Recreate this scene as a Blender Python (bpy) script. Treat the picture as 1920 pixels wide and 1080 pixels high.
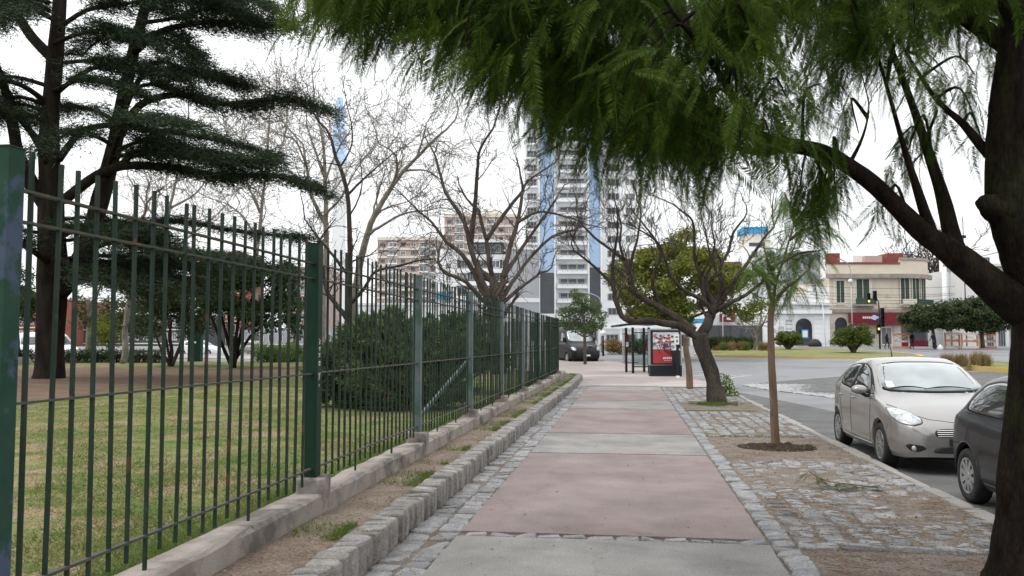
import bpy, math, random
import numpy as np
from mathutils import Vector, Matrix
from mathutils.bvhtree import BVHTree
R = math.radians
rng = np.random.default_rng(7)
random.seed(7)
for o in list(bpy.data.objects):
    bpy.data.objects.remove(o)
SC = bpy.context.scene
COL = SC.collection

# ------------------------------------------------------------------ camera
FPX = 1600.0                       # focal length in pixels of a 1920 px wide frame
EYE = 1.6
PITCH = math.atan(100 / FPX)
YAW = math.atan(218 / FPX * math.cos(PITCH))
cam_d = bpy.data.cameras.new('camera')
cam = bpy.data.objects.new('camera', cam_d)
COL.objects.link(cam)
cam.location = (0, 0, EYE)
cam.rotation_euler = (math.pi / 2 + PITCH, 0, YAW)
cam_d.sensor_width = 36
cam_d.lens = 36 * FPX / 1920
cam_d.clip_start = 0.05
cam_d.clip_end = 5000
cam_d.dof.use_dof = True
cam_d.dof.focus_distance = 10
cam_d.dof.aperture_fstop = 5.6
SC.camera = cam

# ------------------------------------------------------------------ overcast sky
SUN_EL, SUN_AZ = R(60), R(-112)
world = bpy.data.worlds.new('World')
SC.world = world
world.use_nodes = True
wn, wl = world.node_tree.nodes, world.node_tree.links
wn.clear()
out = wn.new('ShaderNodeOutputWorld')
bg = wn.new('ShaderNodeBackground')
sky = wn.new('ShaderNodeTexSky')
sky.sky_type = 'NISHITA'
sky.sun_disc = False
sky.sun_elevation = SUN_EL
sky.sun_rotation = SUN_AZ
sky.dust_density = 6
sky.air_density = 1.2
hsv = wn.new('ShaderNodeHueSaturation')
hsv.inputs['Saturation'].default_value = 0.35
# even cloud cover: the standard overcast sky, brighter towards the zenith
tc = wn.new('ShaderNodeTexCoord')
sep = wn.new('ShaderNodeSeparateXYZ')
mr = wn.new('ShaderNodeMapRange')
mr.inputs[1].default_value = -0.05
mr.inputs[2].default_value = 1.0
mr.inputs[3].default_value = 9.5
mr.inputs[4].default_value = 18.5
nz = wn.new('ShaderNodeTexNoise')
nz.inputs['Scale'].default_value = 2.2
nz.inputs['Detail'].default_value = 5
cl = wn.new('ShaderNodeMapRange')
cl.inputs[3].default_value = 0.9
cl.inputs[4].default_value = 1.1
mul = wn.new('ShaderNodeMath'); mul.operation = 'MULTIPLY'
cmb = wn.new('ShaderNodeMix'); cmb.data_type = 'RGBA'; cmb.blend_type = 'MULTIPLY'
cmb.inputs[0].default_value = 1.0
cmb.inputs[7].default_value = (0.965, 0.985, 1.0, 1)
mixs = wn.new('ShaderNodeMix'); mixs.data_type = 'RGBA'
mixs.inputs[0].default_value = 0.88
wl.new(tc.outputs['Generated'], sep.inputs[0])
wl.new(sep.outputs['Z'], mr.inputs[0])
wl.new(tc.outputs['Generated'], nz.inputs['Vector'])
wl.new(nz.outputs['Fac'], cl.inputs[0])
wl.new(mr.outputs[0], mul.inputs[0])
wl.new(cl.outputs[0], mul.inputs[1])
wl.new(mul.outputs[0], cmb.inputs[6])
wl.new(sky.outputs[0], hsv.inputs['Color'])
wl.new(hsv.outputs[0], mixs.inputs[6])
wl.new(cmb.outputs[2], mixs.inputs[7])
wl.new(mixs.outputs[2], bg.inputs['Color'])
bg.inputs['Strength'].default_value = 0.10
wl.new(bg.outputs[0], out.inputs['Surface'])

# ------------------------------------------------------------------ veiled sun
sun_d = bpy.data.lights.new('sun', 'SUN')
sun_d.energy = 1.1
sun_d.angle = R(25)
sun_d.color = (1.0, 0.97, 0.93)
sun = bpy.data.objects.new('sun', sun_d)
COL.objects.link(sun)
sdir = Vector((math.sin(SUN_AZ) * math.cos(SUN_EL), math.cos(SUN_AZ) * math.cos(SUN_EL), math.sin(SUN_EL)))
sun.rotation_euler = (-sdir).to_track_quat('-Z', 'Y').to_euler()
sun.location = (0, 0, 60)

SC.view_settings.view_transform = 'Standard'
SC.view_settings.look = 'None'
SC.view_settings.exposure = 0.34
SC.view_settings.gamma = 1
SC.view_settings.use_curve_mapping = False
SC.render.engine = 'CYCLES'
SC.cycles.use_denoising = True
SC.cycles.max_bounces = 6
SC.cycles.transparent_max_bounces = 12

# ------------------------------------------------------------------ where things stand
_cp, _sp, _ca, _sa = math.cos(PITCH), math.sin(PITCH), math.cos(YAW), math.sin(YAW)
RIGHT = Vector((_ca, _sa, 0))
FWD = Vector((-_sa * _cp, _ca * _cp, _sp))
UPV = Vector((_sa * _sp, -_ca * _sp, _cp))

def pt(px, py, d):
    """point of the place seen at a picture position of the photograph, d metres away along the view axis"""
    px, py, d = float(px), float(py), float(d)
    return Vector((0, 0, EYE)) + d * (FWD + (px - 960) / FPX * RIGHT + (540 - py) / FPX * UPV)

def gz(y):
    """the street climbs gently beyond the corner"""
    return 0.016 * min(max(0.0, y - 30), 70)

def gnd(px, py, off=0.0):
    lo, hi = 0.5, 400.0
    for _ in range(60):
        m = (lo + hi) / 2
        p = pt(px, py, m)
        if p.z - (gz(p.y) + off) > 0: lo = m
        else: hi = m
    p = pt(px, py, lo)
    return Vector((p.x, p.y, gz(p.y) + off))

# ------------------------------------------------------------------ mesh helpers
def link(o, parent=None, world_space=True):
    COL.objects.link(o)
    if parent is not None:
        o.parent = parent
        if world_space:
            o.location = o.location - parent.location
    return o

def np_mesh(name, V, F, smooth=False):
    V = np.asarray(V, dtype=np.float32).reshape(-1, 3)
    me = bpy.data.meshes.new(name)
    if isinstance(F, np.ndarray):
        n, k = F.shape
        me.vertices.add(len(V)); me.vertices.foreach_set('co', V.ravel())
        me.loops.add(n * k); me.loops.foreach_set('vertex_index', F.astype(np.int32).ravel())
        me.polygons.add(n); me.polygons.foreach_set('loop_start', np.arange(0, n * k, k, dtype=np.int32))
        me.update(calc_edges=True)
    else:
        me.from_pydata(V.tolist(), [], F)
    if smooth:
        me.polygons.foreach_set('use_smooth', np.ones(len(me.polygons), dtype=bool))
    return me

def mesh_obj(name, me, mat=None, parent=None, loc=(0, 0, 0), world_space=True):
    o = bpy.data.objects.new(name, me)
    if mat is not None and len(me.materials) == 0:
        for m in (mat if isinstance(mat, (list, tuple)) else [mat]):
            me.materials.append(m)
    o.location = loc
    return link(o, parent, world_space)

class MB:
    def __init__(s):
        s.v, s.f, s.m = [], [], []
    def add(s, vs, fs, mi=0):
        b = len(s.v)
        s.v.extend([tuple(v) for v in vs])
        s.f.extend([[i + b for i in f] for f in fs])
        s.m.extend([mi] * len(fs))
        return s
    def box(s, x0, x1, y0, y1, z0, z1, mi=0):
        vs = [(x0, y0, z0), (x1, y0, z0), (x1, y1, z0), (x0, y1, z0), (x0, y0, z1), (x1, y0, z1), (x1, y1, z1), (x0, y1, z1)]
        return s.add(vs, [[0, 3, 2, 1], [4, 5, 6, 7], [0, 1, 5, 4], [1, 2, 6, 5], [2, 3, 7, 6], [3, 0, 4, 7]], mi)
    def bar(s, a, b, w, h, up=(0, 0, 1), mi=0):
        a, b = Vector(a), Vector(b)
        d = (b - a).normalized()
        u = Vector(up)
        if abs(d.dot(u)) > 0.95: u = Vector((1, 0, 0))
        r = d.cross(u).normalized(); u = r.cross(d)
        vs = [p + r * (w / 2 * i) + u * (h / 2 * j) for p in (a, b) for i, j in ((-1, -1), (1, -1), (1, 1), (-1, 1))]
        return s.add(vs, [[0, 1, 2, 3], [7, 6, 5, 4], [0, 4, 5, 1], [1, 5, 6, 2], [2, 6, 7, 3], [3, 7, 4, 0]], mi)
    def tube(s, pts, rad, n=6, mi=0, cap=True):
        pts = [Vector(p) for p in pts]
        if not isinstance(rad, (list, tuple, np.ndarray)): rad = [rad] * len(pts)
        ref = Vector((0.31, 0.17, 0.93))
        vs, fs = [], []
        u = None
        for i, p in enumerate(pts):
            t = (pts[min(i + 1, len(pts) - 1)] - pts[max(i - 1, 0)])
            if t.length < 1e-7: t = Vector((0, 0, 1))
            t.normalize()
            if u is None:
                u = t.cross(ref if abs(t.dot(ref)) < 0.9 else Vector((1, 0, 0))).normalized()
            else:
                u = (u - t * u.dot(t))
                u = u.normalized() if u.length > 1e-6 else t.orthogonal().normalized()
            w = t.cross(u)
            for k in range(n):
                a = 2 * math.pi * k / n
                vs.append(p + (u * math.cos(a) + w * math.sin(a)) * rad[i])
        for i in range(len(pts) - 1):
            for k in range(n):
                k2 = (k + 1) % n
                fs.append([i * n + k, i * n + k2, (i + 1) * n + k2, (i + 1) * n + k])
        if cap:
            fs.append(list(range(n))[::-1])
            fs.append([(len(pts) - 1) * n + k for k in range(n)])
        return s.add(vs, fs, mi)
    def lathe(s, prof, n=20, c=(0, 0, 0), axis='z', mi=0):
        vs, fs = [], []
        for r, h in prof:
            for k in range(n):
                a = 2 * math.pi * k / n
                x, y = r * math.cos(a), r * math.sin(a)
                q = {'z': (x, y, h), 'x': (h, x, y), 'y': (x, h, y)}[axis]
                vs.append((c[0] + q[0], c[1] + q[1], c[2] + q[2]))
        for i in range(len(prof) - 1):
            for k in range(n):
                k2 = (k + 1) % n
                fs.append([i * n + k, i * n + k2, (i + 1) * n + k2, (i + 1) * n + k])
        return s.add(vs, fs, mi)
    def mesh(s, name, mats, smooth=False):
        me = np_mesh(name, s.v, s.f, smooth)
        mats = mats if isinstance(mats, (list, tuple)) else [mats]
        for m in mats: me.materials.append(m)
        if len(mats) > 1:
            me.polygons.foreach_set('material_index', np.array(s.m, dtype=np.int32))
        return me
    def build(s, name, mats, parent=None, smooth=False, world_space=True):
        return mesh_obj(name, s.mesh(name, mats, smooth), None, parent, world_space=world_space)

def tag(o, label=None, cat=None, group=None, kind=None):
    if label: o['label'] = label
    if cat: o['category'] = cat
    if group: o['group'] = group
    if kind: o['kind'] = kind
    return o

def thing(name, label, cat, loc=(0, 0, 0), rz=0, group=None):
    o = bpy.data.objects.new(name, None)
    COL.objects.link(o)
    o.location = loc
    o.rotation_euler = (0, 0, rz)
    o.empty_display_size = 0.2
    return tag(o, label, cat, group)

def place(name, me, parent, loc, rz=0, scale=(1, 1, 1), rx=0, ry=0):
    o = bpy.data.objects.new(name, me)
    o.location = loc
    o.rotation_euler = (rx, ry, rz)
    o.scale = scale
    return link(o, parent, False)

def interp(xs, ys, q):
    """smooth (monotone cubic) interpolation"""
    xs, ys, q = map(lambda a: np.asarray(a, float), (xs, ys, q))
    h = np.diff(xs); d = np.diff(ys) / h
    m = np.zeros_like(ys)
    m[0], m[-1] = d[0], d[-1]
    for i in range(1, len(xs) - 1):
        if d[i - 1] * d[i] > 0:
            w1, w2 = 2 * h[i] + h[i - 1], h[i] + 2 * h[i - 1]
            m[i] = (w1 + w2) / (w1 / d[i - 1] + w2 / d[i])
    i = np.clip(np.searchsorted(xs, q) - 1, 0, len(h) - 1)
    t = np.clip((q - xs[i]) / h[i], 0, 1)
    t2, t3 = t * t, t * t * t
    return (2 * t3 - 3 * t2 + 1) * ys[i] + (t3 - 2 * t2 + t) * h[i] * m[i] + (-2 * t3 + 3 * t2) * ys[i + 1] + (t3 - t2) * h[i] * m[i + 1]

def smooth_path(pts, rad, k=3):
    """Catmull-Rom through the points"""
    P = [Vector(p) for p in pts]
    if len(P) < 3: return P, list(rad)
    out, ro = [], []
    for i in range(len(P) - 1):
        a, b, c, d = P[max(i - 1, 0)], P[i], P[i + 1], P[min(i + 2, len(P) - 1)]
        for j in range(k):
            t = j / k
            out.append(0.5 * ((2 * b) + (c - a) * t + (2 * a - 5 * b + 4 * c - d) * t * t + (3 * b - a - 3 * c + d) * t ** 3))
            ro.append(rad[i] * (1 - t) + rad[i + 1] * t)
    out.append(P[-1]); ro.append(rad[-1])
    return out, ro
# ------------------------------------------------------------------ materials
def _nt(name):
    m = bpy.data.materials.new(name)
    m.use_nodes = True
    nt = m.node_tree
    return m, nt, nt.nodes['Principled BSDF'], nt.nodes['Material Output']

def _c(c):
    return (c[0], c[1], c[2], 1)

def mat(name, c1, c2=None, scale=6, rough=0.8, bump=0.0, bscale=60, spec=0.3, metal=0.0, fine=0.0, fscale=120,
        patch=None, pscale=0.7, pcut=(0.5, 0.62), orand=0.0, spots=None, stain=0.0, coat=0.0, local=False, detail=6, stretch=None):
    """noise-blended colour, optional third colour in patches, fine speckle, bump and per-object brightness"""
    m, nt, b, o = _nt(name)
    N, L = nt.nodes, nt.links
    if local:
        tcn = N.new('ShaderNodeTexCoord'); vec = tcn.outputs['Object']
    else:
        g = N.new('ShaderNodeNewGeometry'); vec = g.outputs['Position']
    if stretch:
        mp = N.new('ShaderNodeMapping'); mp.inputs['Scale'].default_value = stretch
        L.new(vec, mp.inputs[0]); vec = mp.outputs[0]
    def noise(sc, det=detail):
        n = N.new('ShaderNodeTexNoise'); n.inputs['Scale'].default_value = sc; n.inputs['Detail'].default_value = det
        n.inputs['Roughness'].default_value = 0.62
        L.new(vec, n.inputs['Vector']); return n.outputs['Fac']
    def rng_(v, a, b2, c=0.0, d=1.0):
        r = N.new('ShaderNodeMapRange'); r.inputs[1].default_value = a; r.inputs[2].default_value = b2
        r.inputs[3].default_value = c; r.inputs[4].default_value = d
        L.new(v, r.inputs[0]); return r.outputs[0]
    def mix(f, a, b2, blend='MIX'):
        x = N.new('ShaderNodeMix'); x.data_type = 'RGBA'; x.blend_type = blend
        if isinstance(f, float): x.inputs[0].default_value = f
        else: L.new(f, x.inputs[0])
        for s, v in ((6, a), (7, b2)):
            if isinstance(v, tuple): x.inputs[s].default_value = v
            else: L.new(v, x.inputs[s])
        return x.outputs[2]
    col = _c(c1)
    if c2: col = mix(rng_(noise(scale), 0.33, 0.67), _c(c1), _c(c2))
    if patch: col = mix(rng_(noise(pscale, 8), pcut[0], pcut[1]), col, _c(patch))
    if stain:
        f = rng_(noise(.9, 9), .42, .66, 1.0, 1 - stain)
        cv = N.new('ShaderNodeCombineColor')
        for k in range(3): L.new(f, cv.inputs[k])
        col = mix(1.0, col, cv.outputs[0], 'MULTIPLY')
    if spots:
        ve = N.new('ShaderNodeTexVoronoi'); ve.feature = 'DISTANCE_TO_EDGE'; ve.inputs['Scale'].default_value = .42
        nv = N.new('ShaderNodeTexNoise'); nv.inputs['Scale'].default_value = 2.5; nv.inputs['Detail'].default_value = 6; L.new(vec, nv.inputs['Vector'])
        vm = N.new('ShaderNodeVectorMath'); vm.operation = 'MULTIPLY_ADD'; vm.inputs[1].default_value = (.5, .5, .5)
        L.new(nv.outputs['Color'], vm.inputs[0]); L.new(vec, vm.inputs[2]); L.new(vm.outputs[0], ve.inputs['Vector'])
        f = rng_(ve.outputs['Distance'], .0015, .006, .86, 1.0)
        cv = N.new('ShaderNodeCombineColor')
        for k in range(3): L.new(f, cv.inputs[k])
        col = mix(1.0, col, cv.outputs[0], 'MULTIPLY')
        vo = N.new('ShaderNodeTexVoronoi'); vo.inputs['Scale'].default_value = spots[0]; L.new(vec, vo.inputs['Vector'])
        f = rng_(vo.outputs['Distance'], spots[1], spots[1] * 1.5, spots[2], 1.0)
        cv = N.new('ShaderNodeCombineColor')
        for k in range(3): L.new(f, cv.inputs[k])
        col = mix(1.0, col, cv.outputs[0], 'MULTIPLY')
    if fine:
        f = rng_(noise(fscale, 2), 0.3, 0.7, 1 - fine, 1 + fine)
        cv = N.new('ShaderNodeCombineColor')
        for k in range(3): L.new(f, cv.inputs[k])
        col = mix(1.0, col, cv.outputs[0], 'MULTIPLY')
    if orand:
        oi = N.new('ShaderNodeObjectInfo')
        f = rng_(oi.outputs['Random'], 0, 1, 1 - orand, 1 + orand)
        cv = N.new('ShaderNodeCombineColor')
        for k in range(3): L.new(f, cv.inputs[k])
        col = mix(1.0, col, cv.outputs[0], 'MULTIPLY')
    if isinstance(col, tuple): b.inputs['Base Color'].default_value = col
    else: L.new(col, b.inputs['Base Color'])
    b.inputs['Roughness'].default_value = rough
    b.inputs['Specular IOR Level'].default_value = spec
    b.inputs['Metallic'].default_value = metal
    b.inputs['Coat Weight'].default_value = coat
    b.inputs['Coat Roughness'].default_value = 0.06
    if bump:
        bp = N.new('ShaderNodeBump'); bp.inputs['Strength'].default_value = 1.0
        bp.inputs['Distance'].default_value = bump
        L.new(noise(bscale, 5), bp.inputs['Height']); L.new(bp.outputs[0], b.inputs['Normal'])
    return m

def leaf(name, c1, c2, trans=0.35, rough=0.55, scale=0.8, yellow=None):
    m, nt, b, o = _nt(name)
    N, L = nt.nodes, nt.links
    g = N.new('ShaderNodeNewGeometry')
    n = N.new('ShaderNodeTexNoise'); n.inputs['Scale'].default_value = scale; n.inputs['Detail'].default_value = 3
    L.new(g.outputs['Position'], n.inputs['Vector'])
    ad = N.new('ShaderNodeMath'); ad.operation = 'ADD'
    sc = N.new('ShaderNodeMath'); sc.operation = 'MULTIPLY'; sc.inputs[1].default_value = 0.55
    L.new(g.outputs['Random Per Island'], sc.inputs[0])
    L.new(sc.outputs[0], ad.inputs[0]); L.new(n.outputs['Fac'], ad.inputs[1])
    r = N.new('ShaderNodeValToRGB')
    r.color_ramp.elements[0].position = 0.4; r.color_ramp.elements[0].color = _c(c1)
    r.color_ramp.elements[1].position = 1.0; r.color_ramp.elements[1].color = _c(c2)
    if yellow:
        e = r.color_ramp.elements.new(0.97); e.color = _c(c2)
        r.color_ramp.elements[-1].color = _c(yellow); r.color_ramp.elements[-1].position = 1.08 if False else 1.0
    L.new(ad.outputs[0], r.inputs[0])
    L.new(r.outputs[0], b.inputs['Base Color'])
    b.inputs['Roughness'].default_value = rough
    b.inputs['Specular IOR Level'].default_value = 0.06
    t = N.new('ShaderNodeBsdfTranslucent')
    L.new(r.outputs[0], t.inputs['Color'])
    x = N.new('ShaderNodeMixShader'); x.inputs[0].default_value = trans
    L.new(b.outputs[0], x.inputs[1]); L.new(t.outputs[0], x.inputs[2])
    L.new(x.outputs[0], o.inputs['Surface'])
    return m

def glass_clear(name, tint, rough=0.02, alpha=0.25):
    m, nt, b, o = _nt(name)
    N, L = nt.nodes, nt.links
    tr = N.new('ShaderNodeBsdfTransparent'); tr.inputs[0].default_value = _c(tint)
    gl = N.new('ShaderNodeBsdfGlossy'); gl.inputs['Roughness'].default_value = rough
    fr = N.new('ShaderNodeFresnel'); fr.inputs[0].default_value = 1.6
    x = N.new('ShaderNodeMixShader')
    L.new(fr.outputs[0], x.inputs[0]); L.new(tr.outputs[0], x.inputs[1]); L.new(gl.outputs[0], x.inputs[2])
    L.new(x.outputs[0], o.inputs['Surface'])
    return m

def lit(name, c, s):
    m, nt, b, o = _nt(name)
    b.inputs['Base Color'].default_value = _c(c)
    b.inputs['Emission Color'].default_value = _c(c)
    b.inputs['Emission Strength'].default_value = s
    return m

M = {}
M['concrete'] = mat('concrete', (.205, .196, .187), (.255, .244, .233), 2.2, .85, .0012, 260, fine=.26, fscale=70, spots=(3.1, .055, .72), stain=.3, patch=(.168, .16, .15), pscale=.8, pcut=(.5, .72))
M['red_slab'] = mat('red_slab', (.19, .146, .14), (.235, .19, .183), 1.6, .85, .0012, 260, fine=.26, fscale=70, spots=(2.3, .05, .75), stain=.28, patch=(.185, .158, .15), pscale=.55, pcut=(.5, .72))
M['plaza'] = mat('plaza', (.255, .215, .208), (.285, .245, .237), 1.2, .85, .001, 200, fine=.08, patch=(.34, .31, .295), pscale=.25, pcut=(.48, .6))
M['cobble'] = mat('cobble', (.15, .15, .157), (.26, .258, .258), 9, .8, .008, 45, fine=.32, fscale=75, orand=.2, patch=(.20, .168, .14), pscale=4, pcut=(.55, .72))
M['kerb_stone'] = mat('kerb_stone', (.165, .152, .142), (.285, .268, .252), 9, .88, .010, 45, fine=.35, fscale=70, orand=.16, patch=(.085, .072, .06), pscale=5, pcut=(.56, .74))
M['granite_kerb'] = mat('granite_kerb', (.22, .206, .194), (.285, .27, .255), 4, .85, .002, 120, fine=.15, patch=(.24, .215, .19), pscale=2, pcut=(.55, .7), orand=.08)
M['fence_kerb'] = mat('fence_kerb', (.215, .188, .166), (.31, .278, .25), 3, .9, .004, 50, fine=.2, patch=(.11, .096, .085), pscale=2.3, pcut=(.47, .63))
M['dirt'] = mat('dirt', (.145, .112, .089), (.23, .187, .155), 4.5, .95, .018, 30, fine=.4, fscale=48, patch=(.125, .092, .07), pscale=1.3, pcut=(.5, .7), spec=.05)
M['verge_dirt'] = mat('verge_dirt', (.135, .112, .095), (.21, .182, .16), 5.5, .95, .014, 34, fine=.4, fscale=52, patch=(.135, .102, .078), pscale=1.6, pcut=(.5, .66), spec=.05)
M['soil'] = mat('soil', (.022, .016, .012), (.065, .046, .034), 14, .95, .03, 30, fine=.4, spec=.05)
M['park_dirt'] = mat('park_dirt', (.115, .078, .058), (.16, .112, .085), 1.2, .95, .012, 20, fine=.2, fscale=40, spec=.05)
M['lawn'] = mat('lawn', (.06, .105, .022), (.19, .175, .08), 2.6, .95, .02, 30, fine=.4, fscale=45, patch=(.235, .175, .115), pscale=1.1, pcut=(.5, .62), spec=.05)
M['asphalt'] = mat('asphalt', (.165, .167, .175), (.205, .206, .212), .5, .75, .002, 180, fine=.15, fscale=250, patch=(.14, .14, .146), pscale=.18, pcut=(.5, .62))
M['old_asphalt'] = mat('old_asphalt', (.075, .074, .075), (.125, .122, .12), 1.6, .85, .004, 120, fine=.25, fscale=200)
M['paint_white'] = mat('paint_white', (.62, .62, .58), (.45, .45, .43), 7, .7)
M['yellow_kerb'] = mat('yellow_kerb', (.50, .34, .09), (.42, .31, .13), 3, .7, patch=(.35, .32, .27), pscale=1.5, pcut=(.58, .66))
M['ground'] = mat('ground', (.16, .16, .16), (.2, .2, .195), .1, .9)
M['island_grass'] = mat('island_grass', (.12, .14, .04), (.2, .19, .075), 1.0, .95, .02, 20, fine=.25, fscale=30)
M['fence_green'] = mat('fence_green', (.007, .028, .018), (.012, .038, .024), 3, .5, .0005, 80, spec=.12)
M['fence_bar'] = mat('fence_bar', (.014, .028, .020), (.026, .042, .032), 4, .5, .0006, 90, spec=.12, patch=(.075, .045, .028), pscale=7, pcut=(.60, .68))
M['fence_rail'] = mat('fence_rail', (.05, .055, .046), (.085, .08, .066), 6, .55, .0006, 90, spec=.12, patch=(.16, .105, .07), pscale=7, pcut=(.6, .7))
M['fence_grey'] = mat('fence_grey', (.125, .15, .155), (.075, .115, .105), 3, .55, .0008, 80, spec=.12, patch=(.05, .10, .075), pscale=2.5, pcut=(.55, .63))
M['fence_near'] = mat('fence_near', (.01, .04, .024), (.025, .06, .042), 3, .5, .0008, 80, spec=.12, patch=(.055, .075, .115), pscale=3.4, pcut=(.52, .58))
M['bark_near'] = mat('bark_near', (.007, .0055, .0045), (.022, .017, .0135), 9, .95, .02, 26, fine=.35, fscale=60, stretch=(1, 1, .35), patch=(.022, .026, .008), pscale=3.5, pcut=(.56, .72), spec=.05)
M['bark_dark'] = mat('bark_dark', (.035, .028, .024), (.08, .066, .056), 5, .95, .02, 18, fine=.3, fscale=40, stretch=(1, 1, .3), spec=.05)
M['bark_mid'] = mat('bark_mid', (.06, .049, .042), (.12, .10, .085), 3, .95, .015, 15, stretch=(1, 1, .4), spec=.05)
M['bark_pale'] = mat('bark_pale', (.17, .15, .128), (.27, .245, .215), 1.8, .95, .015, 12, patch=(.15, .13, .105), pscale=2.2, pcut=(.5, .62), spec=.05)
M['bark_sapling'] = mat('bark_sapling', (.13, .085, .058), (.20, .14, .10), 6, .95, .008, 40, stretch=(1, 1, .25), patch=(.09, .06, .045), pscale=5, pcut=(.55, .65), spec=.05)
M['bark_cedar'] = mat('bark_cedar', (.014, .011, .010), (.036, .029, .025), 4, .95, .03, 12, stretch=(1, 1, .3), spec=.05)
M['frond_leaf'] = leaf('frond_leaf', (.018, .044, .008), (.088, .135, .02), .46, scale=1.1)
M['sapling_leaf'] = leaf('sapling_leaf', (.05, .10, .022), (.13, .19, .05), .35)
M['yellow_leaf'] = leaf('yellow_leaf', (.07, .10, .02), (.22, .235, .05), .35, scale=.35)
M['green_leaf'] = leaf('green_leaf', (.05, .085, .03), (.12, .16, .055), .35)
M['shrub_leaf'] = leaf('shrub_leaf', (.035, .06, .016), (.12, .155, .035), .3, scale=.5)
M['dark_leaf'] = leaf('dark_leaf', (.022, .035, .014), (.055, .075, .03), .3, scale=.5)
M['olive_leaf'] = leaf('olive_leaf', (.035, .055, .025), (.085, .105, .05), .3)
M['cedar_leaf'] = leaf('cedar_leaf', (.012, .022, .012), (.05, .070, .04), .15, scale=.5)
M['juniper_leaf'] = leaf('juniper_leaf', (.032, .06, .025), (.14, .18, .08), .2, scale=.8)
M['weed_leaf'] = leaf('weed_leaf', (.07, .12, .025), (.16, .22, .06), .35)
M['grass_blade'] = leaf('grass_blade', (.045, .105, .015), (.21, .205, .08), .3, scale=2.2)
M['dry_tuft'] = leaf('dry_tuft', (.16, .115, .05), (.30, .22, .11), .3)
M['dry_litter'] = leaf('dry_litter', (.13, .075, .04), (.33, .24, .14), .1, scale=5)
M['black_metal'] = mat('black_metal', (.007, .009, .010), (.012, .014, .016), 5, .5, spec=.3)
M['grey_metal'] = mat('grey_metal', (.30, .31, .32), (.36, .37, .37), 5, .45, metal=.6)
M['white_plain'] = mat('white_plain', (.74, .74, .73), (.68, .68, .67), 2, .7)
M['tyre'] = mat('tyre', (.014, .014, .014), (.025, .024, .023), 20, .85)
M['plastic'] = mat('plastic', (.016, .016, .017), None, rough=.6)
M['rubber'] = mat('rubber', (.01, .01, .01), None, rough=.7)
M['rim'] = mat('rim', (.42, .43, .44), (.36, .365, .37), 30, .3, metal=.75, local=True)
M['chrome'] = mat('chrome', (.7, .7, .7), None, rough=.15, metal=1)
M['silver_paint'] = mat('silver_paint', (.262, .25, .241), (.28, .268, .258), 3, .32, spec=.5, metal=.55, coat=.8, local=True)
M['dark_paint'] = mat('dark_paint', (.006, .0075, .010), (.009, .011, .014), 3, .3, spec=.2, coat=.35, local=True)
M['black_paint'] = mat('black_paint', (.006, .0065, .008), None, rough=.4, spec=.2, coat=.12)
M['white_paint'] = mat('white_paint', (.75, .76, .77), None, rough=.35, coat=.6)
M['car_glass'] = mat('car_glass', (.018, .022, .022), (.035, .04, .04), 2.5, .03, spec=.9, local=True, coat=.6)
M['windscreen'] = mat('windscreen', (.17, .20, .205), (.26, .295, .30), 2.6, .03, spec=1.0, local=True, coat=1.0, detail=1)  # pale base colour carries the sky's reflection on the glass
M['lamp_glass'] = mat('lamp_glass', (.55, .57, .58), (.22, .23, .24), 14, .06, spec=.8, local=True, coat=1.0)
M['reflector'] = mat('reflector', (.75, .77, .78), None, rough=.12, metal=.9)
M['tail_red'] = mat('tail_red', (.35, .012, .01), None, rough=.15, coat=1)
M['amber'] = lit('amber_lamp', (1.0, .55, .08), 2.2)
M['amber_dim'] = lit('warm_lamp', (1.0, .72, .35), 1.6)
M['wood_orange'] = mat('wood_orange', (.50, .17, .09), (.58, .26, .16), 4, .8)
M['wood_pale'] = mat('wood_pale', (.56, .47, .40), (.62, .56, .50), 4, .8)
M['navy'] = mat('navy', (.012, .018, .05), (.02, .03, .08), 6, .9)
M['dark_cloth'] = mat('dark_cloth', (.012, .012, .016), (.022, .022, .026), 6, .9)
M['skin'] = mat('skin', (.38, .22, .15), None, rough=.6)
M['hair'] = mat('hair', (.015, .011, .009), None, rough=.7)
M['shelter_glass'] = glass_clear('shelter_glass', (.80, .87, .85))
# ------------------------------------------------------------------ the ground
def sheet(name, rows, off, m, kind='structure', parent=None):
    """rows of (y, x0, x1): a sheet that follows the slope of the street"""
    ys = sorted(set([r[0] for r in rows] + [y for y in (30, 100) if rows[0][0] < y < rows[-1][0]]))
    V, F = [], []
    for y in ys:
        x0 = np.interp(y, [r[0] for r in rows], [r[1] for r in rows])
        x1 = np.interp(y, [r[0] for r in rows], [r[2] for r in rows])
        V += [(x0, y, gz(y) + off), (x1, y, gz(y) + off)]
    for i in range(len(ys) - 1):
        F.append([2 * i, 2 * i + 1, 2 * i + 3, 2 * i + 2])
    o = mesh_obj(name, np_mesh(name, V, F), m, parent)
    if parent is None: o['kind'] = kind
    return o

def poly_sheet(name, pts, m, parent=None, kind='structure', lift=0.0):
    o = mesh_obj(name, np_mesh(name, [(p[0], p[1], p[2] + lift) for p in pts], [list(range(len(pts)))]), m, parent)
    if parent is None and kind: o['kind'] = kind
    return o

sheet('ground', [(-60, -400, 400), (30, -400, 400), (100, -900, 900), (3000, -3000, 3000)], -0.2, M['ground'])

KERB = [(-8, 3.33), (30, 3.33), (34, 3.05), (38, 2.5), (42, 1.85), (48, .7), (53, -.8), (57, -2.6), (60, -5), (63, -12), (65, -40), (66, -90)]
road = sheet('road', [(y, x - .3, 160) for y, x in KERB] + [(100, -160, 160), (140, -200, 200)], -0.12, M['asphalt'])
# old dark asphalt and stone setts along the parking edge
sheet('parking_strip', [(-8, 3.3, 6.0), (13, 3.3, 5.6), (20, 3.3, 5.3), (27, 3.3, 4.2), (30, 3.3, 3.6)], -0.116, M['old_asphalt'])

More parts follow.
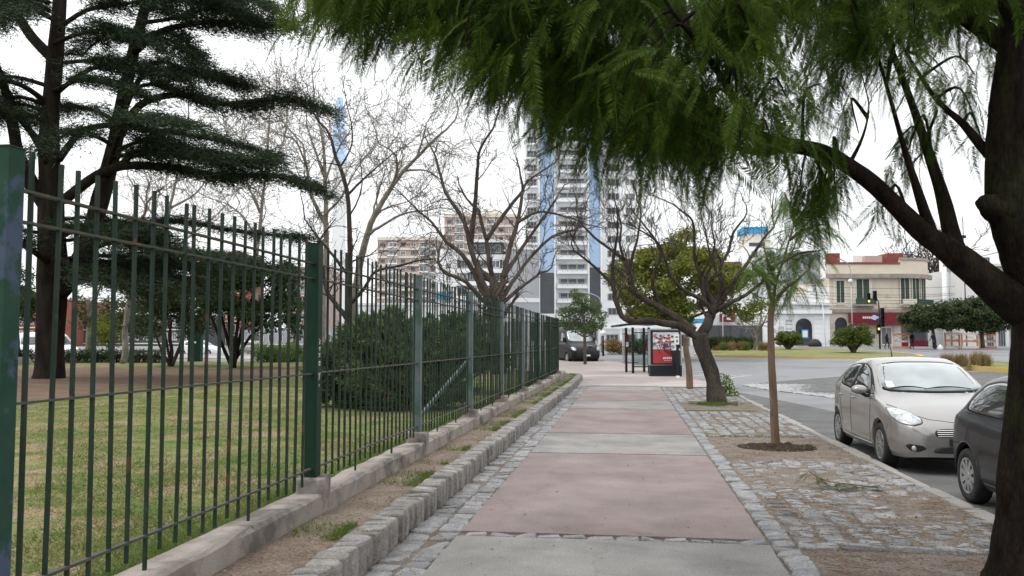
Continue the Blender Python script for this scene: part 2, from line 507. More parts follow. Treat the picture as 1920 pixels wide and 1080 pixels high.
# outer kerb: granite lengths, each a piece of its own
kerb_root = thing('kerb', None, None); kerb_root['kind'] = 'structure'
def stone_mesh(name, w, l, h, seed, jit=.06, inset=.12, n_side=2, bulge=.03):
    """irregular sett: rounded plan, worn top edge; centred in plan, top at z=0"""
    g = np.random.default_rng(seed)
    ring = []
    for (sx, sy, ex, ey) in ((-1, -1, 1, -1), (1, -1, 1, 1), (1, 1, -1, 1), (-1, 1, -1, -1)):
        for k in range(n_side):
            t = (.13, .87)[k]
            ring.append((sx + (ex - sx) * t, sy + (ey - sy) * t))
    ring = np.array(ring)
    corner = np.max(np.abs(ring), axis=1)
    ring = ring / (corner[:, None] ** .0)
    ring += g.normal(0, jit, ring.shape)
    levels = [(1.0 - .05, -h), (1.0 + bulge, -h * .35), (1.0, -min(.035, h * .25)), (1 - inset * .35, -min(.010, h * .08)), (1 - inset * 1.3, 0)]
    V, F = [], []
    n = len(ring)
    tilt = g.normal(0, .006, 2)
    for s_, z in levels:
        for x, y in ring:
            V.append((x * s_ * w / 2, y * s_ * l / 2, z + (x * tilt[0] + y * tilt[1]) * (z > -h * .5) + g.normal(0, .0025)))
    for i in range(len(levels) - 1):
        for k in range(n):
            k2 = (k + 1) % n
            F.append([i * n + k, i * n + k2, (i + 1) * n + k2, (i + 1) * n + k])
    F.append([(len(levels) - 1) * n + k for k in range(n)])
    return np_mesh(name, V, F)

def set_mat(me, m):
    me.materials.append(m); return me

def smooth_all(me):
    me.polygons.foreach_set('use_smooth', np.ones(len(me.polygons), dtype=bool)); return me

len_mesh = [set_mat(stone_mesh('kerb_length', .17, 1.0, .26, 300 + i, jit=.012, inset=.06, bulge=0), M['granite_kerb']) for i in range(4)]
y = -3.0
k = 0
while y < 30:
    l = random.uniform(1.05, 1.35)
    place('kerb_length', len_mesh[k % 4], kerb_root, (3.24 + random.uniform(-.008, .008), y + l / 2, .004 + random.uniform(-.006, .006)), random.uniform(-.006, .006), (1, l * .985, 1))
    y += l; k += 1
ks = [(x, yy) for yy, x in KERB if yy >= 30]
acc = []
for (x0, y0), (x1, y1) in zip(ks[:-1], ks[1:]):
    L_ = math.hypot(x1 - x0, y1 - y0); n = max(1, round(L_ / 1.3))
    for j in range(n):
        if y1 > 64: continue
        t = (j + .5) / n
        cx, cy = x0 + (x1 - x0) * t - .08, y0 + (y1 - y0) * t
        place('kerb_length', len_mesh[k % 4], kerb_root, (cx, cy, gz(cy) + .004), math.atan2(-(x1 - x0), y1 - y0), (1, L_ / n * .985, 1)); k += 1

# footpath: alternating grey and red slabs with rows of small setts
side = thing('pavement', None, None); side['kind'] = 'structure'
SEAMS = [-2.0, 7.05, 12.35, 15.05, 20.55, 23.3, 28.2, 31.0]
XL, XR = -1.42, 1.09
g8 = np.random.default_rng(88)
for i in range(len(SEAMS) - 1):
    a, b = SEAMS[i], SEAMS[i + 1]
    red = i % 2 == 1
    ya, yb = a + (.17 if i in (1,) else .05 if i else 0), b - .012
    cuts = [ya, yb]
    for q in range(len(cuts) - 1):
        mb = MB()
        n = 26
        ys_ = np.linspace(cuts[q], cuts[q + 1], n)
        top = []
        for j, yy in enumerate(ys_):
            zz = gz(yy)
            top += [(XL + g8.normal(0, .006), yy, zz - .004), (XL + .03, yy, zz), (XR - .03, yy, zz), (XR + g8.normal(0, .006), yy, zz - .004)]
        F = []
        for j in range(n - 1):
            for c in range(3):
                F.append([j * 4 + c, j * 4 + c + 1, j * 4 + 5 + c, j * 4 + 4 + c])
        base = len(top)
        ring = [0, 1, 2, 3] + [j * 4 + 3 for j in range(1, n)] + [(n - 1) * 4 + 2, (n - 1) * 4 + 1, (n - 1) * 4] + [j * 4 for j in range(n - 2, 0, -1)]
        low = [(top[r][0], top[r][1], top[r][2] - .06) for r in ring]
        for k2 in range(len(ring)):
            k3 = (k2 + 1) % len(ring)
            F.append([ring[k2], base + k2, base + k3, ring[k3]])
        mb.add(top + low, F)
        s_ = mb.build('red_slab' if red else 'grey_slab', M['red_slab'] if red else M['concrete'], side)
sheet('pavement_bed', [(-8, -1.9, 3.3), (30.9, -1.9, 3.3)], -0.022, M['verge_dirt'], parent=side)
sheet('plaza', [(30.6, -1.8, 3.1)] + [(y, -1.84 if y < 36 else -3 - (y - 36) * 1.35, x - .15) for y, x in KERB if y >= 34], 0.0, M['plaza'])

# row of small setts across the path
sett_small = [set_mat(stone_mesh('seam_sett', .17, .115, .09, 20 + i, jit=.09), M['cobble']) for i in range(5)]
for (yy, x0, x1) in ((7.13, XL, XR),):
    x = x0 + .07
    while x < x1:
        w = random.uniform(.8, 1.35)
        place('seam_sett', random.choice(sett_small), side, (x + w * .08, yy + random.uniform(-.008, .008), .001 + random.uniform(-.004, .004)), random.choice((0, math.pi)) + random.uniform(-.04, .04), (w, 1, 1))
        x += .17 * w + .012

# gutter setts at the foot of the stone kerb
gut = thing('gutter', None, None); gut['kind'] = 'structure'
sett = [set_mat(stone_mesh('gutter_sett', .2, .205, .1, 40 + i, jit=.06), M['cobble']) for i in range(8)]
for r, x in enumerate((-1.52, -1.73)):
    y = 3.4 + r * .1
    while y < 35:
        l = random.uniform(.75, 1.35) if r == 0 else random.uniform(.7, 1.2)
        if random.random() < (.97 if r == 0 else .86):
            place('gutter_sett', random.choice(sett), gut, (x + random.uniform(-.012, .012), y + .1 * l, gz(y) + random.uniform(-.016, .004)), random.choice((0, math.pi)) + random.uniform(-.07, .07), (random.uniform(.92, 1.06), l, 1), random.uniform(-.02, .02), random.uniform(-.03, .03))
        y += .2 * l + random.uniform(.008, .03)

def bumpy(name, x0, x1, y0, y1, off, m, nx, ny, amp, seed, freq=1.0, parent=None):
    g = np.random.default_rng(seed)
    ph = g.uniform(0, 6.28, (6, 2)); kx = g.uniform(.6, 3.2, 6) * freq; ky = g.uniform(.6, 3.2, 6) * freq
    V, F = [], []
    for j in range(ny + 1):
        for i in range(nx + 1):
            x = x0 + (x1 - x0) * i / nx; y = y0 + (y1 - y0) * j / ny
            h = sum(math.sin(kx[q] * x + ph[q, 0]) * math.sin(ky[q] * y + ph[q, 1]) for q in range(6)) / 6
            e = min(1, i / 2, (nx - i) / 2)
            V.append((x, y, gz(y) + off + amp * h * (e if nx < 20 else 1)))
    for j in range(ny):
        for i in range(nx):
            F.append([j * (nx + 1) + i, j * (nx + 1) + i + 1, (j + 1) * (nx + 1) + i + 1, (j + 1) * (nx + 1) + i])
    o = mesh_obj(name, np_mesh(name, V, F, True), m, parent)
    if parent is None: o['kind'] = 'structure'
    return o
# raised bed edge: tall rough kerb stones
edge = thing('stone_edging', 'long low edging of rough upright granite setts beside the path', 'edging')
def block(seed):
    return set_mat(stone_mesh('edging_stone', .225, .15, .30, seed, jit=.03, inset=.11, bulge=.015), M['kerb_stone'])
bumpy('edging_joint_soil', -2.04, -1.862, 3.1, 34.2, .10, M['soil'], 2, 120, .01, 6, 2.0)
blocks = [smooth_all(block(60 + i)) if False else block(60 + i) for i in range(10)]
y, n_edge = 3.2, 0
edge_line = []
while y < 34.2:
    edge_line.append((-1.945, y, 0)); y += .176
for j in range(14):                                   # the row bends away round the corner
    a = j * .12
    edge_line.append((-1.945 - 1.5 * (1 - math.cos(a)), 34.3 + 1.5 * math.sin(a), a))
for x, y, a in edge_line:
    place('edging_stone', random.choice(blocks), edge, (x + random.uniform(-.012, .012), y, gz(y) + .2 + random.uniform(-.007, .007)), a + random.choice((0, math.pi)) + random.uniform(-.025, .025), (random.uniform(.92, 1.06), random.uniform(.93, 1.0), 1), random.uniform(-.03, .03), random.uniform(-.03, .03))

# bare earth strip between edging and fence
bumpy('earth_strip', -2.6, -1.93, 2.4, 35.5, .17, M['dirt'], 10, 200, .03, 5, 2.2)

# low concrete kerb that carries the fence
FX = -2.68
fk = thing('fence_kerb', 'low weathered concrete kerb under the green park fence', 'kerb')
y = 2.0
while y < 34.5:
    l = 3.65 / 2
    mb = MB()
    x0, x1 = FX - .11, FX + .135
    n = 8
    g = np.random.default_rng(int(y * 100))
    V, F = [], []
    for j in range(n + 1):
        yy = y + l * j / n - (.004 if j == n else 0)
        z = gz(yy); q = g.normal(0, .005, 6)
        V += [(x0, yy, z + .02), (x0, yy, z + .325 + q[0]), (x1 - .025 + q[1], yy, z + .33 + q[2]), (x1 + q[3] * .8, yy, z + .305 + q[4]), (x1 + .012 + q[5], yy, z + .02)]
    for j in range(n):
        for c in range(4): F.append([j * 5 + c + 1, j * 5 + c, j * 5 + 5 + c, j * 5 + 6 + c])
    F += [[0, 1, 2, 3, 4], [n * 5 + c for c in (4, 3, 2, 1, 0)]]
    mb.add(V, F).build('kerb_section', M['fence_kerb'], fk)
    y += l

# lawn, the worn bare ground under the cedar, the park path
lawn = sheet('lawn', [(-10, -150, FX - .1), (34, -150, FX - .1), (46, -150, -12), (58, -150, -58)], .27, M['lawn'])
near = [(-260, 800), (-60, 772), (0, 763), (60, 752), (130, 744), (200, 733), (300, 724), (380, 716), (470, 709), (560, 703), (640, 697), (700, 693)]
far = [(700, 688), (640, 687), (560, 689), (470, 690), (380, 691), (300, 690), (200, 690), (100, 692), (0, 690), (-260, 692)]
random.seed(3)
pl = []
for seq in (near, far):
    for (a, b), (c, d) in zip(seq[:-1], seq[1:]):
        for t in np.linspace(0, 1, 6)[:-1]:
            p = gnd(a + (c - a) * t, b + (d - b) * t + random.uniform(-2.2, 2.2), .276)
            pl.append(p)
poly_sheet('bare_ground', pl, M['park_dirt'])
poly_sheet('park_path', [gnd(-200, 677, .28), gnd(640, 679, .28), gnd(640, 673.5, .28), gnd(-200, 672, .28)], M['concrete'])

# cobbled verge between path and kerb: border row, two cobbled fields, bare pits for the trees
verge = thing('cobbled_border', None, None); verge['kind'] = 'structure'
bset = [set_mat(stone_mesh('border_sett', .19, .145, .1, 80 + i, jit=.06), M['cobble']) for i in range(8)]
y = 4.6
while y < 31:
    l = random.uniform(.75, 1.25)
    place('border_sett', random.choice(bset), verge, (1.205 + random.uniform(-.01, .01), y, gz(y) + .004 + random.uniform(-.008, .006)), random.choice((0, math.pi)) + random.uniform(-.06, .06), (random.uniform(.9, 1.08), l, 1), random.uniform(-.02, .02), random.uniform(-.02, .02))
    y += .14 * l + .014
fset = [set_mat(stone_mesh('sett', .2, .165, .1, 120 + i, jit=.05, inset=.13), M['cobble']) for i in range(10)]
def field(name, y0, y1, sink, hole):
    root = thing(name, None, None); root['kind'] = 'structure'
    rows = int((y1 - y0) / .212)
    for j in range(rows):
        for i in range(8):
            x = 1.44 + i * .232 + random.uniform(-.018, .018)
            y = y0 + j * .212 + random.uniform(-.02, .02)
            # drifts of earth bury the stones in places
            drift = math.sin(x * 2.1 + y * .9 + name.__len__()) + .7 * math.sin(x * 3.7 - y * 1.7)
            z = -.004 + random.uniform(-.01, .008) - (sink if drift > .95 else 0) - (.005 if drift > .1 else 0)
            if random.random() < hole or z < -.026: continue
            place('sett', random.choice(fset), root, (x, y, gz(y) + z), random.choice((0, math.pi)) + random.uniform(-.05, .05), (random.uniform(.92, 1.08), random.uniform(.9, 1.08), 1), random.uniform(-.02, .02), random.uniform(-.02, .02))
    return root
nf = field('cobbled_verge', 7.3, 12.3, .016, .06)
big = [set_mat(stone_mesh('long_sett', .33, .14, .11, 150 + i, jit=.07), M['cobble']) for i in range(4)]
for i in range(6):
    place('long_sett', random.choice(big), nf, (1.46 + i * .345, 7.06 + random.uniform(-.015, .015), .02 + random.uniform(-.006, .006)), random.uniform(-.05, .05), (1, 1, 1), random.uniform(-.03, .03), random.uniform(-.03, .03))
field('cobbled_verge', 15.05, 20.3, .004, .04)
field('cobbled_verge', 23.4, 30.6, .004, .04)
bumpy('verge_earth', 1.115, 3.16, 4.4, 30.8, -.016, M['verge_dirt'], 24, 240, .012, 11, 3.0)

# stone-paved area of the roadway behind the parked cars
cob = [(1388, 722), (1470, 714), (1575, 706), (1700, 701), (1960, 694), (1960, 775), (1700, 770), (1575, 748), (1500, 738), (1440, 731)]
patch_pts = [gnd(a, b, -.108) for a, b in cob]
poly_sheet('sett_paving', patch_pts, M['old_asphalt'])
M['sett_pale'] = mat('sett_pale', (.24, .24, .245), (.34, .34, .34), 6, .7, .004, 60, fine=.15, orand=.15, spec=.4)
sp_root = thing('sett_paving_stones', None, None); sp_root['kind'] = 'structure'
def inside(x, y, poly):
    c = False
    for (x0, y0), (x1, y1) in zip(poly, poly[1:] + poly[:1]):
        if (y0 > y) != (y1 > y) and x < (x1 - x0) * (y - y0) / (y1 - y0) + x0: c = not c
    return c
poly2 = [(p.x, p.y) for p in patch_pts]
pv, pf = [], []
tmpl = stone_mesh('paving_sett', .19, .13, .06, 500, jit=.06)
tv = np.array([v.co[:] for v in tmpl.vertices]); tf = [list(p.vertices) for p in tmpl.polygons]
n_ = 0
xs = np.arange(3.9, 22, .2); ysr = np.arange(8, 34, .145)
cells = [(x + (.1 if j % 2 else 0), yy) for j, yy in enumerate(ysr) for x in xs if inside(x, yy, poly2)]
VV = []; FF = []
for (x, yy) in cells:
    a = random.uniform(-.1, .1); ca, sa = math.cos(a), math.sin(a)
    s1, s2 = random.uniform(.88, 1.04), random.uniform(.88, 1.04)
    q = tv * np.array([s1, s2, 1])
    q = np.stack([q[:, 0] * ca - q[:, 1] * sa + x, q[:, 0] * sa + q[:, 1] * ca + yy, q[:, 2] + gz(yy) - .098 + random.uniform(-.006, .006)], 1)
    b = len(VV) * len(tv)
    VV.append(q); FF += [[i + b for i in f] for f in tf]
o = mesh_obj('paving_setts', np_mesh('paving_setts', np.concatenate(VV), FF), M['sett_pale'], sp_root)
o['kind'] = 'stuff'
# road markings by the bus stop
mk = thing('road_marking', None, None); mk['kind'] = 'structure'
def strip_px(a, b, w):
    p, q = gnd(*a, -.115), gnd(*b, -.115)
    MB().add([p + Vector((0, -w / 2, 0)), p + Vector((0, w / 2, 0)), q + Vector((0, w / 2, 0)), q + Vector((0, -w / 2, 0))], [[0, 3, 2, 1]]).build('painted_line', M['paint_white'], mk)
strip_px((1330, 714), (1410, 703), .22)
strip_px((1300, 705), (1352, 699), .22)
for k in range(5):
    strip_px((1312 + k * 19, 702.5 + k * .3), (1324 + k * 19, 704 + k * .3), .3)
strip_px((1296, 698), (1330, 695), .2)
# ------------------------------------------------------------------ park fence
fence = thing('park_fence', 'tall green metal bar fence along the park lawn', 'fence')
POSTS = [3.41 + 3.65 * k for k in range(9)]
POSTS[0] -= .06
ZT, ZB = 2.44, .45
bar_me = MB().box(-.009, .009, -.009, .009, 0, 1).mesh('bar', M['fence_bar'])
def block_mesh(seed):
    return set_mat(stone_mesh('post_base', .25, .25, .22, seed, jit=.02, inset=.07, bulge=0), M['fence_kerb'])
bases = [block_mesh(700 + i) for i in range(3)]
for k, y in enumerate(POSTS):
    m = M['fence_near'] if k == 0 else M['fence_green'] if k in (1, 6, 7, 8) else M['fence_grey']
    w = .05 if k != 1 else .052
    mb = MB().box(FX - w, FX + w, y - w, y + w, gz(y) + ZB - .03, gz(y) + ZT)
    mb.box(FX - w - .004, FX + w + .004, y - w - .004, y + w + .004, gz(y) + ZT, gz(y) + ZT + .006)
    p = mb.build('post', m, fence)
    if k == 0: p['label'] = 'post with blue and grey flaking paint'
    if k in (2, 3, 4): p['label'] = 'post of bare weathered grey metal'
    place('post_base', bases[k % 3], fence, (FX + .01, y, gz(y) + ZB), random.uniform(-.06, .06))
    if k + 1 < len(POSTS):
        y1 = POSTS[k + 1]
        for zr, w_, h_ in ((2.27, .034, .012), (2.135, .034, .012), (1.325, .034, .012), (.52, .034, .014)):
            sag = random.uniform(-.012, .012)
            MB().bar((FX, y - .02, gz(y) + zr + sag), (FX, y1 + .02, gz(y1) + zr - sag), w_, h_).build('rail', M['fence_rail'], fence)
        nb = 21
        for j in range(nb):
            yy = y + 3.65 * (j + 1) / (nb + 1)
            long = j in (6, 14)
            z0 = gz(yy) + (.315 if long else .40 + random.uniform(-.015, .015))
            z1 = gz(yy) + 2.45 + random.uniform(-.012, .012)
            place('bar', bar_me, fence, (FX + random.uniform(-.004, .004), yy + random.uniform(-.006, .006), z0), random.uniform(-.15, .15), (1, 1, z1 - z0), random.gauss(0, .005), random.gauss(0, .004))
# corner: two panels that turn off behind the shrubs
c0 = Vector((FX, POSTS[-1], 0))
for (ax, ay), (bx, by) in (((FX, POSTS[-1]), (FX - .25, POSTS[-1] + 1.3)), ((FX - .25, POSTS[-1] + 1.3), (FX - 2.2, POSTS[-1] + 3.6))):
    for zr in (2.27, 2.135, 1.325, .52):
        MB().bar((ax, ay, gz(ay) + zr), (bx, by, gz(by) + zr), .034, .012).build('rail', M['fence_rail'], fence)
    n = int(math.hypot(bx - ax, by - ay) / .166)
    for j in range(1, n):
        t = j / n
        place('bar', bar_me, fence, (ax + (bx - ax) * t, ay + (by - ay) * t, gz(ay) + .4), 0, (1, 1, 2.05))
    MB().box(bx - .05, bx + .05, by - .05, by + .05, gz(by) + .3, gz(by) + ZT).build('post', M['fence_green'], fence)
# diagonal brace leaning inside the fourth post
MB().bar((FX - .05, POSTS[3] - .02, 1.25), (FX - .55, POSTS[3] - 1.35, .42), .05, .05).build('brace', M['fence_grey'], fence)
# scratched white tag on the second post
mb = MB()
z = 1.62
random.seed(12)
strokes = [((0, 0), (.02, -.01)), ((.004, -.02), (.022, -.03)), ((.02, -.01), (.004, -.035)), ((0, -.06), (.022, -.05)), ((.022, -.05), (.012, -.075)), ((.0, -.09), (.02, -.11)), ((.02, -.09), (.002, -.115)),
           ((.0, -.15), (.02, -.14)), ((.02, -.14), (.02, -.17)), ((.0, -.16), (.02, -.17)), ((.0, -.215), (.012, -.235)), ((.024, -.21), (.006, -.26)), ((.01, -.285), (.013, -.30))]
for (a, b), (c, d) in strokes:
    mb.bar((FX + .0555, POSTS[1] - .03 + a * 1.6, z + b * 1.35), (FX + .0555, POSTS[1] - .03 + c * 1.6, z + d * 1.35), .004, .006, up=(0, 1, 0))
mb.build('graffiti_tag', M['white_plain'], fence)
# ------------------------------------------------------------------ growing things
def rot_to(d, roll):
    """matrix whose x axis is d"""
    d = np.asarray(d, float); d = d / np.linalg.norm(d)
    up = np.array([0, 0, 1.0])
    if abs(d[2]) > .97: up = np.array([1.0, 0, 0])
    s = np.cross(up, d); s /= np.linalg.norm(s)
    u = np.cross(d, s)
    c, n = math.cos(roll), math.sin(roll)
    return np.stack([d, s * c + u * n, u * c - s * n], 1)

def frond_np(pairs, L, pin, droop, seed, width=.17):
    """a feathery leaf: midrib and paired narrow pinnae; quads, x along the midrib"""
    g = np.random.default_rng(seed)
    V, F = [], []
    rib = []
    for i in range(7):
        t = i / 6
        rib.append((L * t * (1 - .12 * droop * t), 0, -droop * L * t * t))
    for i in range(6):
        (x0, y0, z0), (x1, y1, z1) = rib[i], rib[i + 1]
        w = .0035
        b = len(V); V += [(x0, -w, z0), (x0, w, z0), (x1, w, z1), (x1, -w, z1)]; F.append([b, b + 1, b + 2, b + 3])
    for i in range(pairs):
        t = .14 + .86 * i / (pairs - 1)
        x, z = L * t * (1 - .12 * droop * t), -droop * L * t * t
        l = pin * (math.sin(math.pi * (.16 + .74 * t)) ** .7) * g.uniform(.85, 1.1)
        for s in (-1, 1):
            d = np.array([.55 + g.uniform(-.12, .12) + .5 * max(0, t - .8), s * .85, -.28 + g.uniform(-.18, .18)]); d /= np.linalg.norm(d)
            n = np.array([-d[1], d[0], 0]) * l * width * .5
            p = np.array([x, 0, z]); q = p + d * l
            sag = np.array([0, 0, -.10 * l])
            b = len(V)
            V += [p - n * .6, p + d * l * .5 + n + sag * .3, q + sag, p + d * l * .5 - n + sag * .3]
            F.append([b, b + 1, b + 2, b + 3])
    return np.array(V, float), np.array(F, int)

def join_np(parts):
    """parts: list of (V, F)"""
    off, Vs, Fs = 0, [], []
    for v, f in parts:
        Vs.append(v); Fs.append(f + off); off += len(v)
    return np.concatenate(Vs), np.concatenate(Fs)

def leaves_np(P, size, g, flat=0.0, aspect=.5, droop=0.0):
    """one diamond leaf at every point"""
    n = len(P)
    d = g.normal(0, 1, (n, 3)); d[:, 2] = d[:, 2] * (1 - flat) - droop
    d /= np.linalg.norm(d, axis=1)[:, None] + 1e-9
    r = g.normal(0, 1, (n, 3)); s = np.cross(d, r); s /= np.linalg.norm(s, axis=1)[:, None] + 1e-9
    if np.isscalar(size): size = size * g.uniform(.6, 1.3, n)
    d *= size[:, None] * .5; s *= size[:, None] * .5 * aspect
    V = np.stack([P - d, P + s, P + d, P - s], 1).reshape(-1, 3)
    return V, np.arange(4 * n).reshape(n, 4)

def blades_np(P, D, length, width, g):
    """one thin pointed blade at every point along D"""
    n = len(P)
    D = D / (np.linalg.norm(D, axis=1)[:, None] + 1e-9)
    r = g.normal(0, 1, (n, 3)); s = np.cross(D, r); s /= np.linalg.norm(s, axis=1)[:, None] + 1e-9
    V = np.stack([P - s * width[:, None], P + s * width[:, None], P + D * length[:, None]], 1).reshape(-1, 3)
    return V, np.arange(3 * n).reshape(n, 3)

def grow(mb, p, d, length, r, level, g, opts):
    """a crooked branch with side branches"""
    n = opts.get('seg', 5)
    pts, rad = [Vector(p)], [r]
    dd = Vector(d).normalized()
    for i in range(n):
        w = opts.get('wig', .25)
        dd = (dd + Vector(g.normal(0, w, 3)) + Vector((0, 0, opts.get('up', .08)))).normalized()
        pts.append(pts[-1] + dd * length / n)
        rad.append(max(opts.get('rmin', .006), r * (1 - .72 * (i + 1) / n)))
    sides = max(3, min(7, 3 + level * 1))
    mb.tube(pts, rad, sides, cap=False)
    if level <= 0: return
    nb = opts.get('nb', 5)
    for k in range(nb):
        t = g.uniform(.3, 1.0)
        i = min(n - 1, int(t * n)); f = t * n - i
        q = pts[i].lerp(pts[i + 1], f)
        ax = (pts[i + 1] - pts[i]).normalized()
        side_ = Vector(g.normal(0, 1, 3)); side_ = (side_ - ax * side_.dot(ax)).normalized()
        a = g.uniform(.45, 1.0)
        nd = (ax * math.cos(a) + side_ * math.sin(a))
        grow(mb, q, nd, length * g.uniform(.42, .7), max(opts.get('rmin', .006), rad[i] * g.uniform(.45, .65)), level - 1, g, opts)

def limbs_px(mb, limbs, depth, scale, g, twig, tl, tn, level, opts, dj=.6, sides=8):
    """limbs traced from the photograph as picture positions, each given its own distance"""
    ends = []
    for li in limbs:
        pts, w0, w1 = li[0], li[1], li[2]
        d0 = li[3] if len(li) > 3 else 0.0
        d1 = li[4] if len(li) > 4 else g.uniform(-dj, dj)
        P = [pt(a, b, depth + d0 + (d1 - d0) * i / (len(pts) - 1)) for i, (a, b) in enumerate(pts)]
        n = len(P)
        rad = [(w0 + (w1 - w0) * (i / (n - 1)) ** .8) * depth / FPX / 2 * scale for i in range(n)]
        P2, r2 = smooth_path(P, rad, 4)
        P2 = [p + Vector(g.normal(0, .12, 3)) * r2[i] for i, p in enumerate(P2)]
        mb.tube(P2, r2, sides)
        for k in range(tn):
            t = g.uniform(.35, 1.0)
            i = min(len(P2) - 2, int(t * (len(P2) - 1)))
            ax = (P2[i + 1] - P2[i]).normalized()
            s = Vector(g.normal(0, 1, 3)); s = (s - ax * s.dot(ax)).normalized()
            grow(mb, P2[i], ax * .7 + s * .8 + Vector((0, 0, .25)), tl * g.uniform(.6, 1.2), max(twig, r2[i] * .4), level, g, opts)
        ax = (P2[-1] - P2[-2]).normalized()
        grow(mb, P2[-1], ax, tl * 1.1, r2[-1], level, g, opts)
        ends.append(P2)
    return ends

# ------------------------------------------------------------------ the near street tree whose canopy hangs over the path
g = np.random.default_rng(21)
ND = 5.6
base = gnd(1918, 1096, -.02)
near_tree = thing('street_tree', 'big dark trunked feathery leaved tree arching over the path, closest to the camera', 'tree', base)
mb = MB()
trunk_px = [((1918, 1105), 70), ((1920, 1060), 62), ((1924, 980), 54), ((1930, 900), 50), ((1940, 720), 44), ((1948, 610), 46), ((1948, 545), 52), ((1926, 470), 46), ((1897, 405), 39), ((1883, 350), 34), ((1888, 280), 35), ((1897, 200), 37), ((1907, 100), 36), ((1917, 0), 34), ((1930, -120), 31), ((1960, -300), 24)]
P = [pt(a, b, ND) for (a, b), w in trunk_px]; rad = [w * ND / FPX for _, w in trunk_px]
P, rad = smooth_path(P, rad, 5)
def rough_tube(mb, P, rad, n, amp, g):
    b0 = len(mb.v)
    mb.tube(P, rad, n)
    ph = g.uniform(0, 6.28, 8)
    for i in range(len(P)):
        for k in range(n):
            v = Vector(mb.v[b0 + i * n + k]); c = Vector(P[i])
            a = 2 * math.pi * k / n
            f = 1 + amp * (math.sin(3 * a + ph[0] + i * .35) + .6 * math.sin(5 * a + ph[1] - i * .5) + .5 * math.sin(2 * a + i * .9 + ph[2])) + g.normal(0, amp * .25)
            mb.v[b0 + i * n + k] = tuple(c + (v - c) * f)
rough_tube(mb, P, rad, 20, .045, g)
trunk_pts = P
# knot on the trunk
kp = [pt(1880, 392, ND - .02), pt(1852, 383, ND - .05), pt(1834, 379, ND - .06)]
rough_tube(mb, *smooth_path(kp, [.12, .065, .03], 4), 12, .13, g)
limb_defs = [
    ([(1940, 590), (1885, 552), (1822, 505), (1765, 462), (1725, 430), (1680, 385), (1630, 340), (1575, 302), (1530, 282), (1480, 272), (1430, 262), (1380, 235), (1310, 190), (1220, 150), (1120, 110), (1010, 60), (900, 20), (790, -10), (690, -40)], 84, 7, 0, -.3),
    ([(1800, 490), (1785, 440), (1768, 370), (1745, 300), (1722, 230), (1690, 140), (1650, 40), (1600, -80)], 40, 10, .05, .6),
    ([(1758, 462), (1742, 420), (1722, 360), (1705, 310), (1690, 260), (1668, 180), (1640, 90), (1600, 0), (1560, -80)], 26, 3, .0, -.5),
    ([(1400, 250), (1390, 210), (1330, 110), (1260, 20), (1200, -80)], 26, 4, -.1, -.9),
    ([(1480, 272), (1440, 285), (1390, 280), (1320, 250), (1240, 245), (1150, 220), (1060, 210)], 22, 3, 0, .9),
    ([(1888, 318), (1850, 285), (1805, 232), (1755, 185), (1700, 100), (1650, 10), (1610, -80)], 28, 3, 0.05, .7),
    ([(1930, 120), (1820, 40), (1700, -10), (1560, -60), (1400, -90), (1250, -100)], 40, 12, 0, .9),
    ([(1935, 60), (1800, -60), (1620, -140), (1350, -170), (1080, -150), (900, -120)], 44, 10, 0, -1.0),
    ([(1520, 280), (1560, 330), (1545, 352), (1530, 380)], 12, 3, 0, .1),
    ([(1590, 312), (1612, 270), (1625, 230), (1628, 190), (1610, 120)], 9, 2, 0, .2),
]
limb_pts = []
for pts, w0, w1, d0, d1 in limb_defs:
    n = len(pts)
    Pp = [pt(a, b, ND + d0 + (d1 - d0) * i / (n - 1)) for i, (a, b) in enumerate(pts)]
    rr = [(w1 + (w0 - w1) * (1 - i / (n - 1)) ** 1.9) * ND / FPX / 2 for i in range(n)]
    if n == 19:
        rr = [w * ND / FPX / 2 for w in (76, 68, 55, 44, 37, 33, 31, 29, 29, 27, 24, 21, 18, 16, 14, 12, 10, 8, 6)]
    Pp, rr = smooth_path(Pp, rr, 4)
    rough_tube(mb, Pp, rr, 12, .05, g)
    limb_pts += Pp[4:]
mb.build('trunk', M['bark_near'], near_tree, smooth=True)

FV = [frond_np(36, 1.0, .14 + .012 * i, .25 + .4 * i / 6, 900 + i, .115) for i in range(7)]
clusters = []
# bases of the sprays: (px, py) region of the canopy, lower edge follows the photograph
edge_px = [(530, -50), (575, 5), (640, 45), (690, 75), (740, 80), (800, 70), (850, 120), (900, 165), (960, 175), (1020, 200), (1080, 245), (1130, 284), (1200, 290), (1290, 318), (1370, 312), (1430, 280), (1470, 215), (1560, 150), (1640, 170), (1720, 190), (1800, 190), (1870, 220), (1960, 220)]
ex, ey = [e[0] for e in edge_px], [e[1] for e in edge_px]
for k in range(46):                       # along the lower edge
    x = 545 + 905 * k / 45 + g.uniform(-12, 12)
    clusters.append((x, float(np.interp(x, ex, ey)) - g.uniform(0, 55), g.uniform(4.6, 6.6), 20, 1))
for k in range(122):                      # the dense mass
    x = g.uniform(600, 1460)
    y = float(np.interp(x, ex, ey)) - g.uniform(30, 330)
    if y < -190: continue
    clusters.append((x, y, g.uniform(4.6, 7.8), 38, 1))
for k in range(70):                       # thinner part round the trunk
    x = g.uniform(1450, 1960)
    y = float(np.interp(x, ex, ey)) - g.uniform(0, 330)
    clusters.append((x, y, g.uniform(4.8, 7.8), 22, 0))
for a in ((1545, 352, 5.5), (1520, 365, 5.6), (1565, 345, 5.4), (1535, 385, 5.6), (1500, 350, 5.7)):
    clusters.append((*a, 22, 2))
for a in ((1652, 395, 5.9), (1700, 290, 5.8), (1690, 330, 6.0), (1740, 250, 6.0), (1838, 250, 6.2), (1850, 290, 6.3), (1660, 300, 6.2), (1610, 250, 6.0)):
    clusters.append((*a, 10, 2))
LP = np.array([tuple(p) for p in limb_pts])
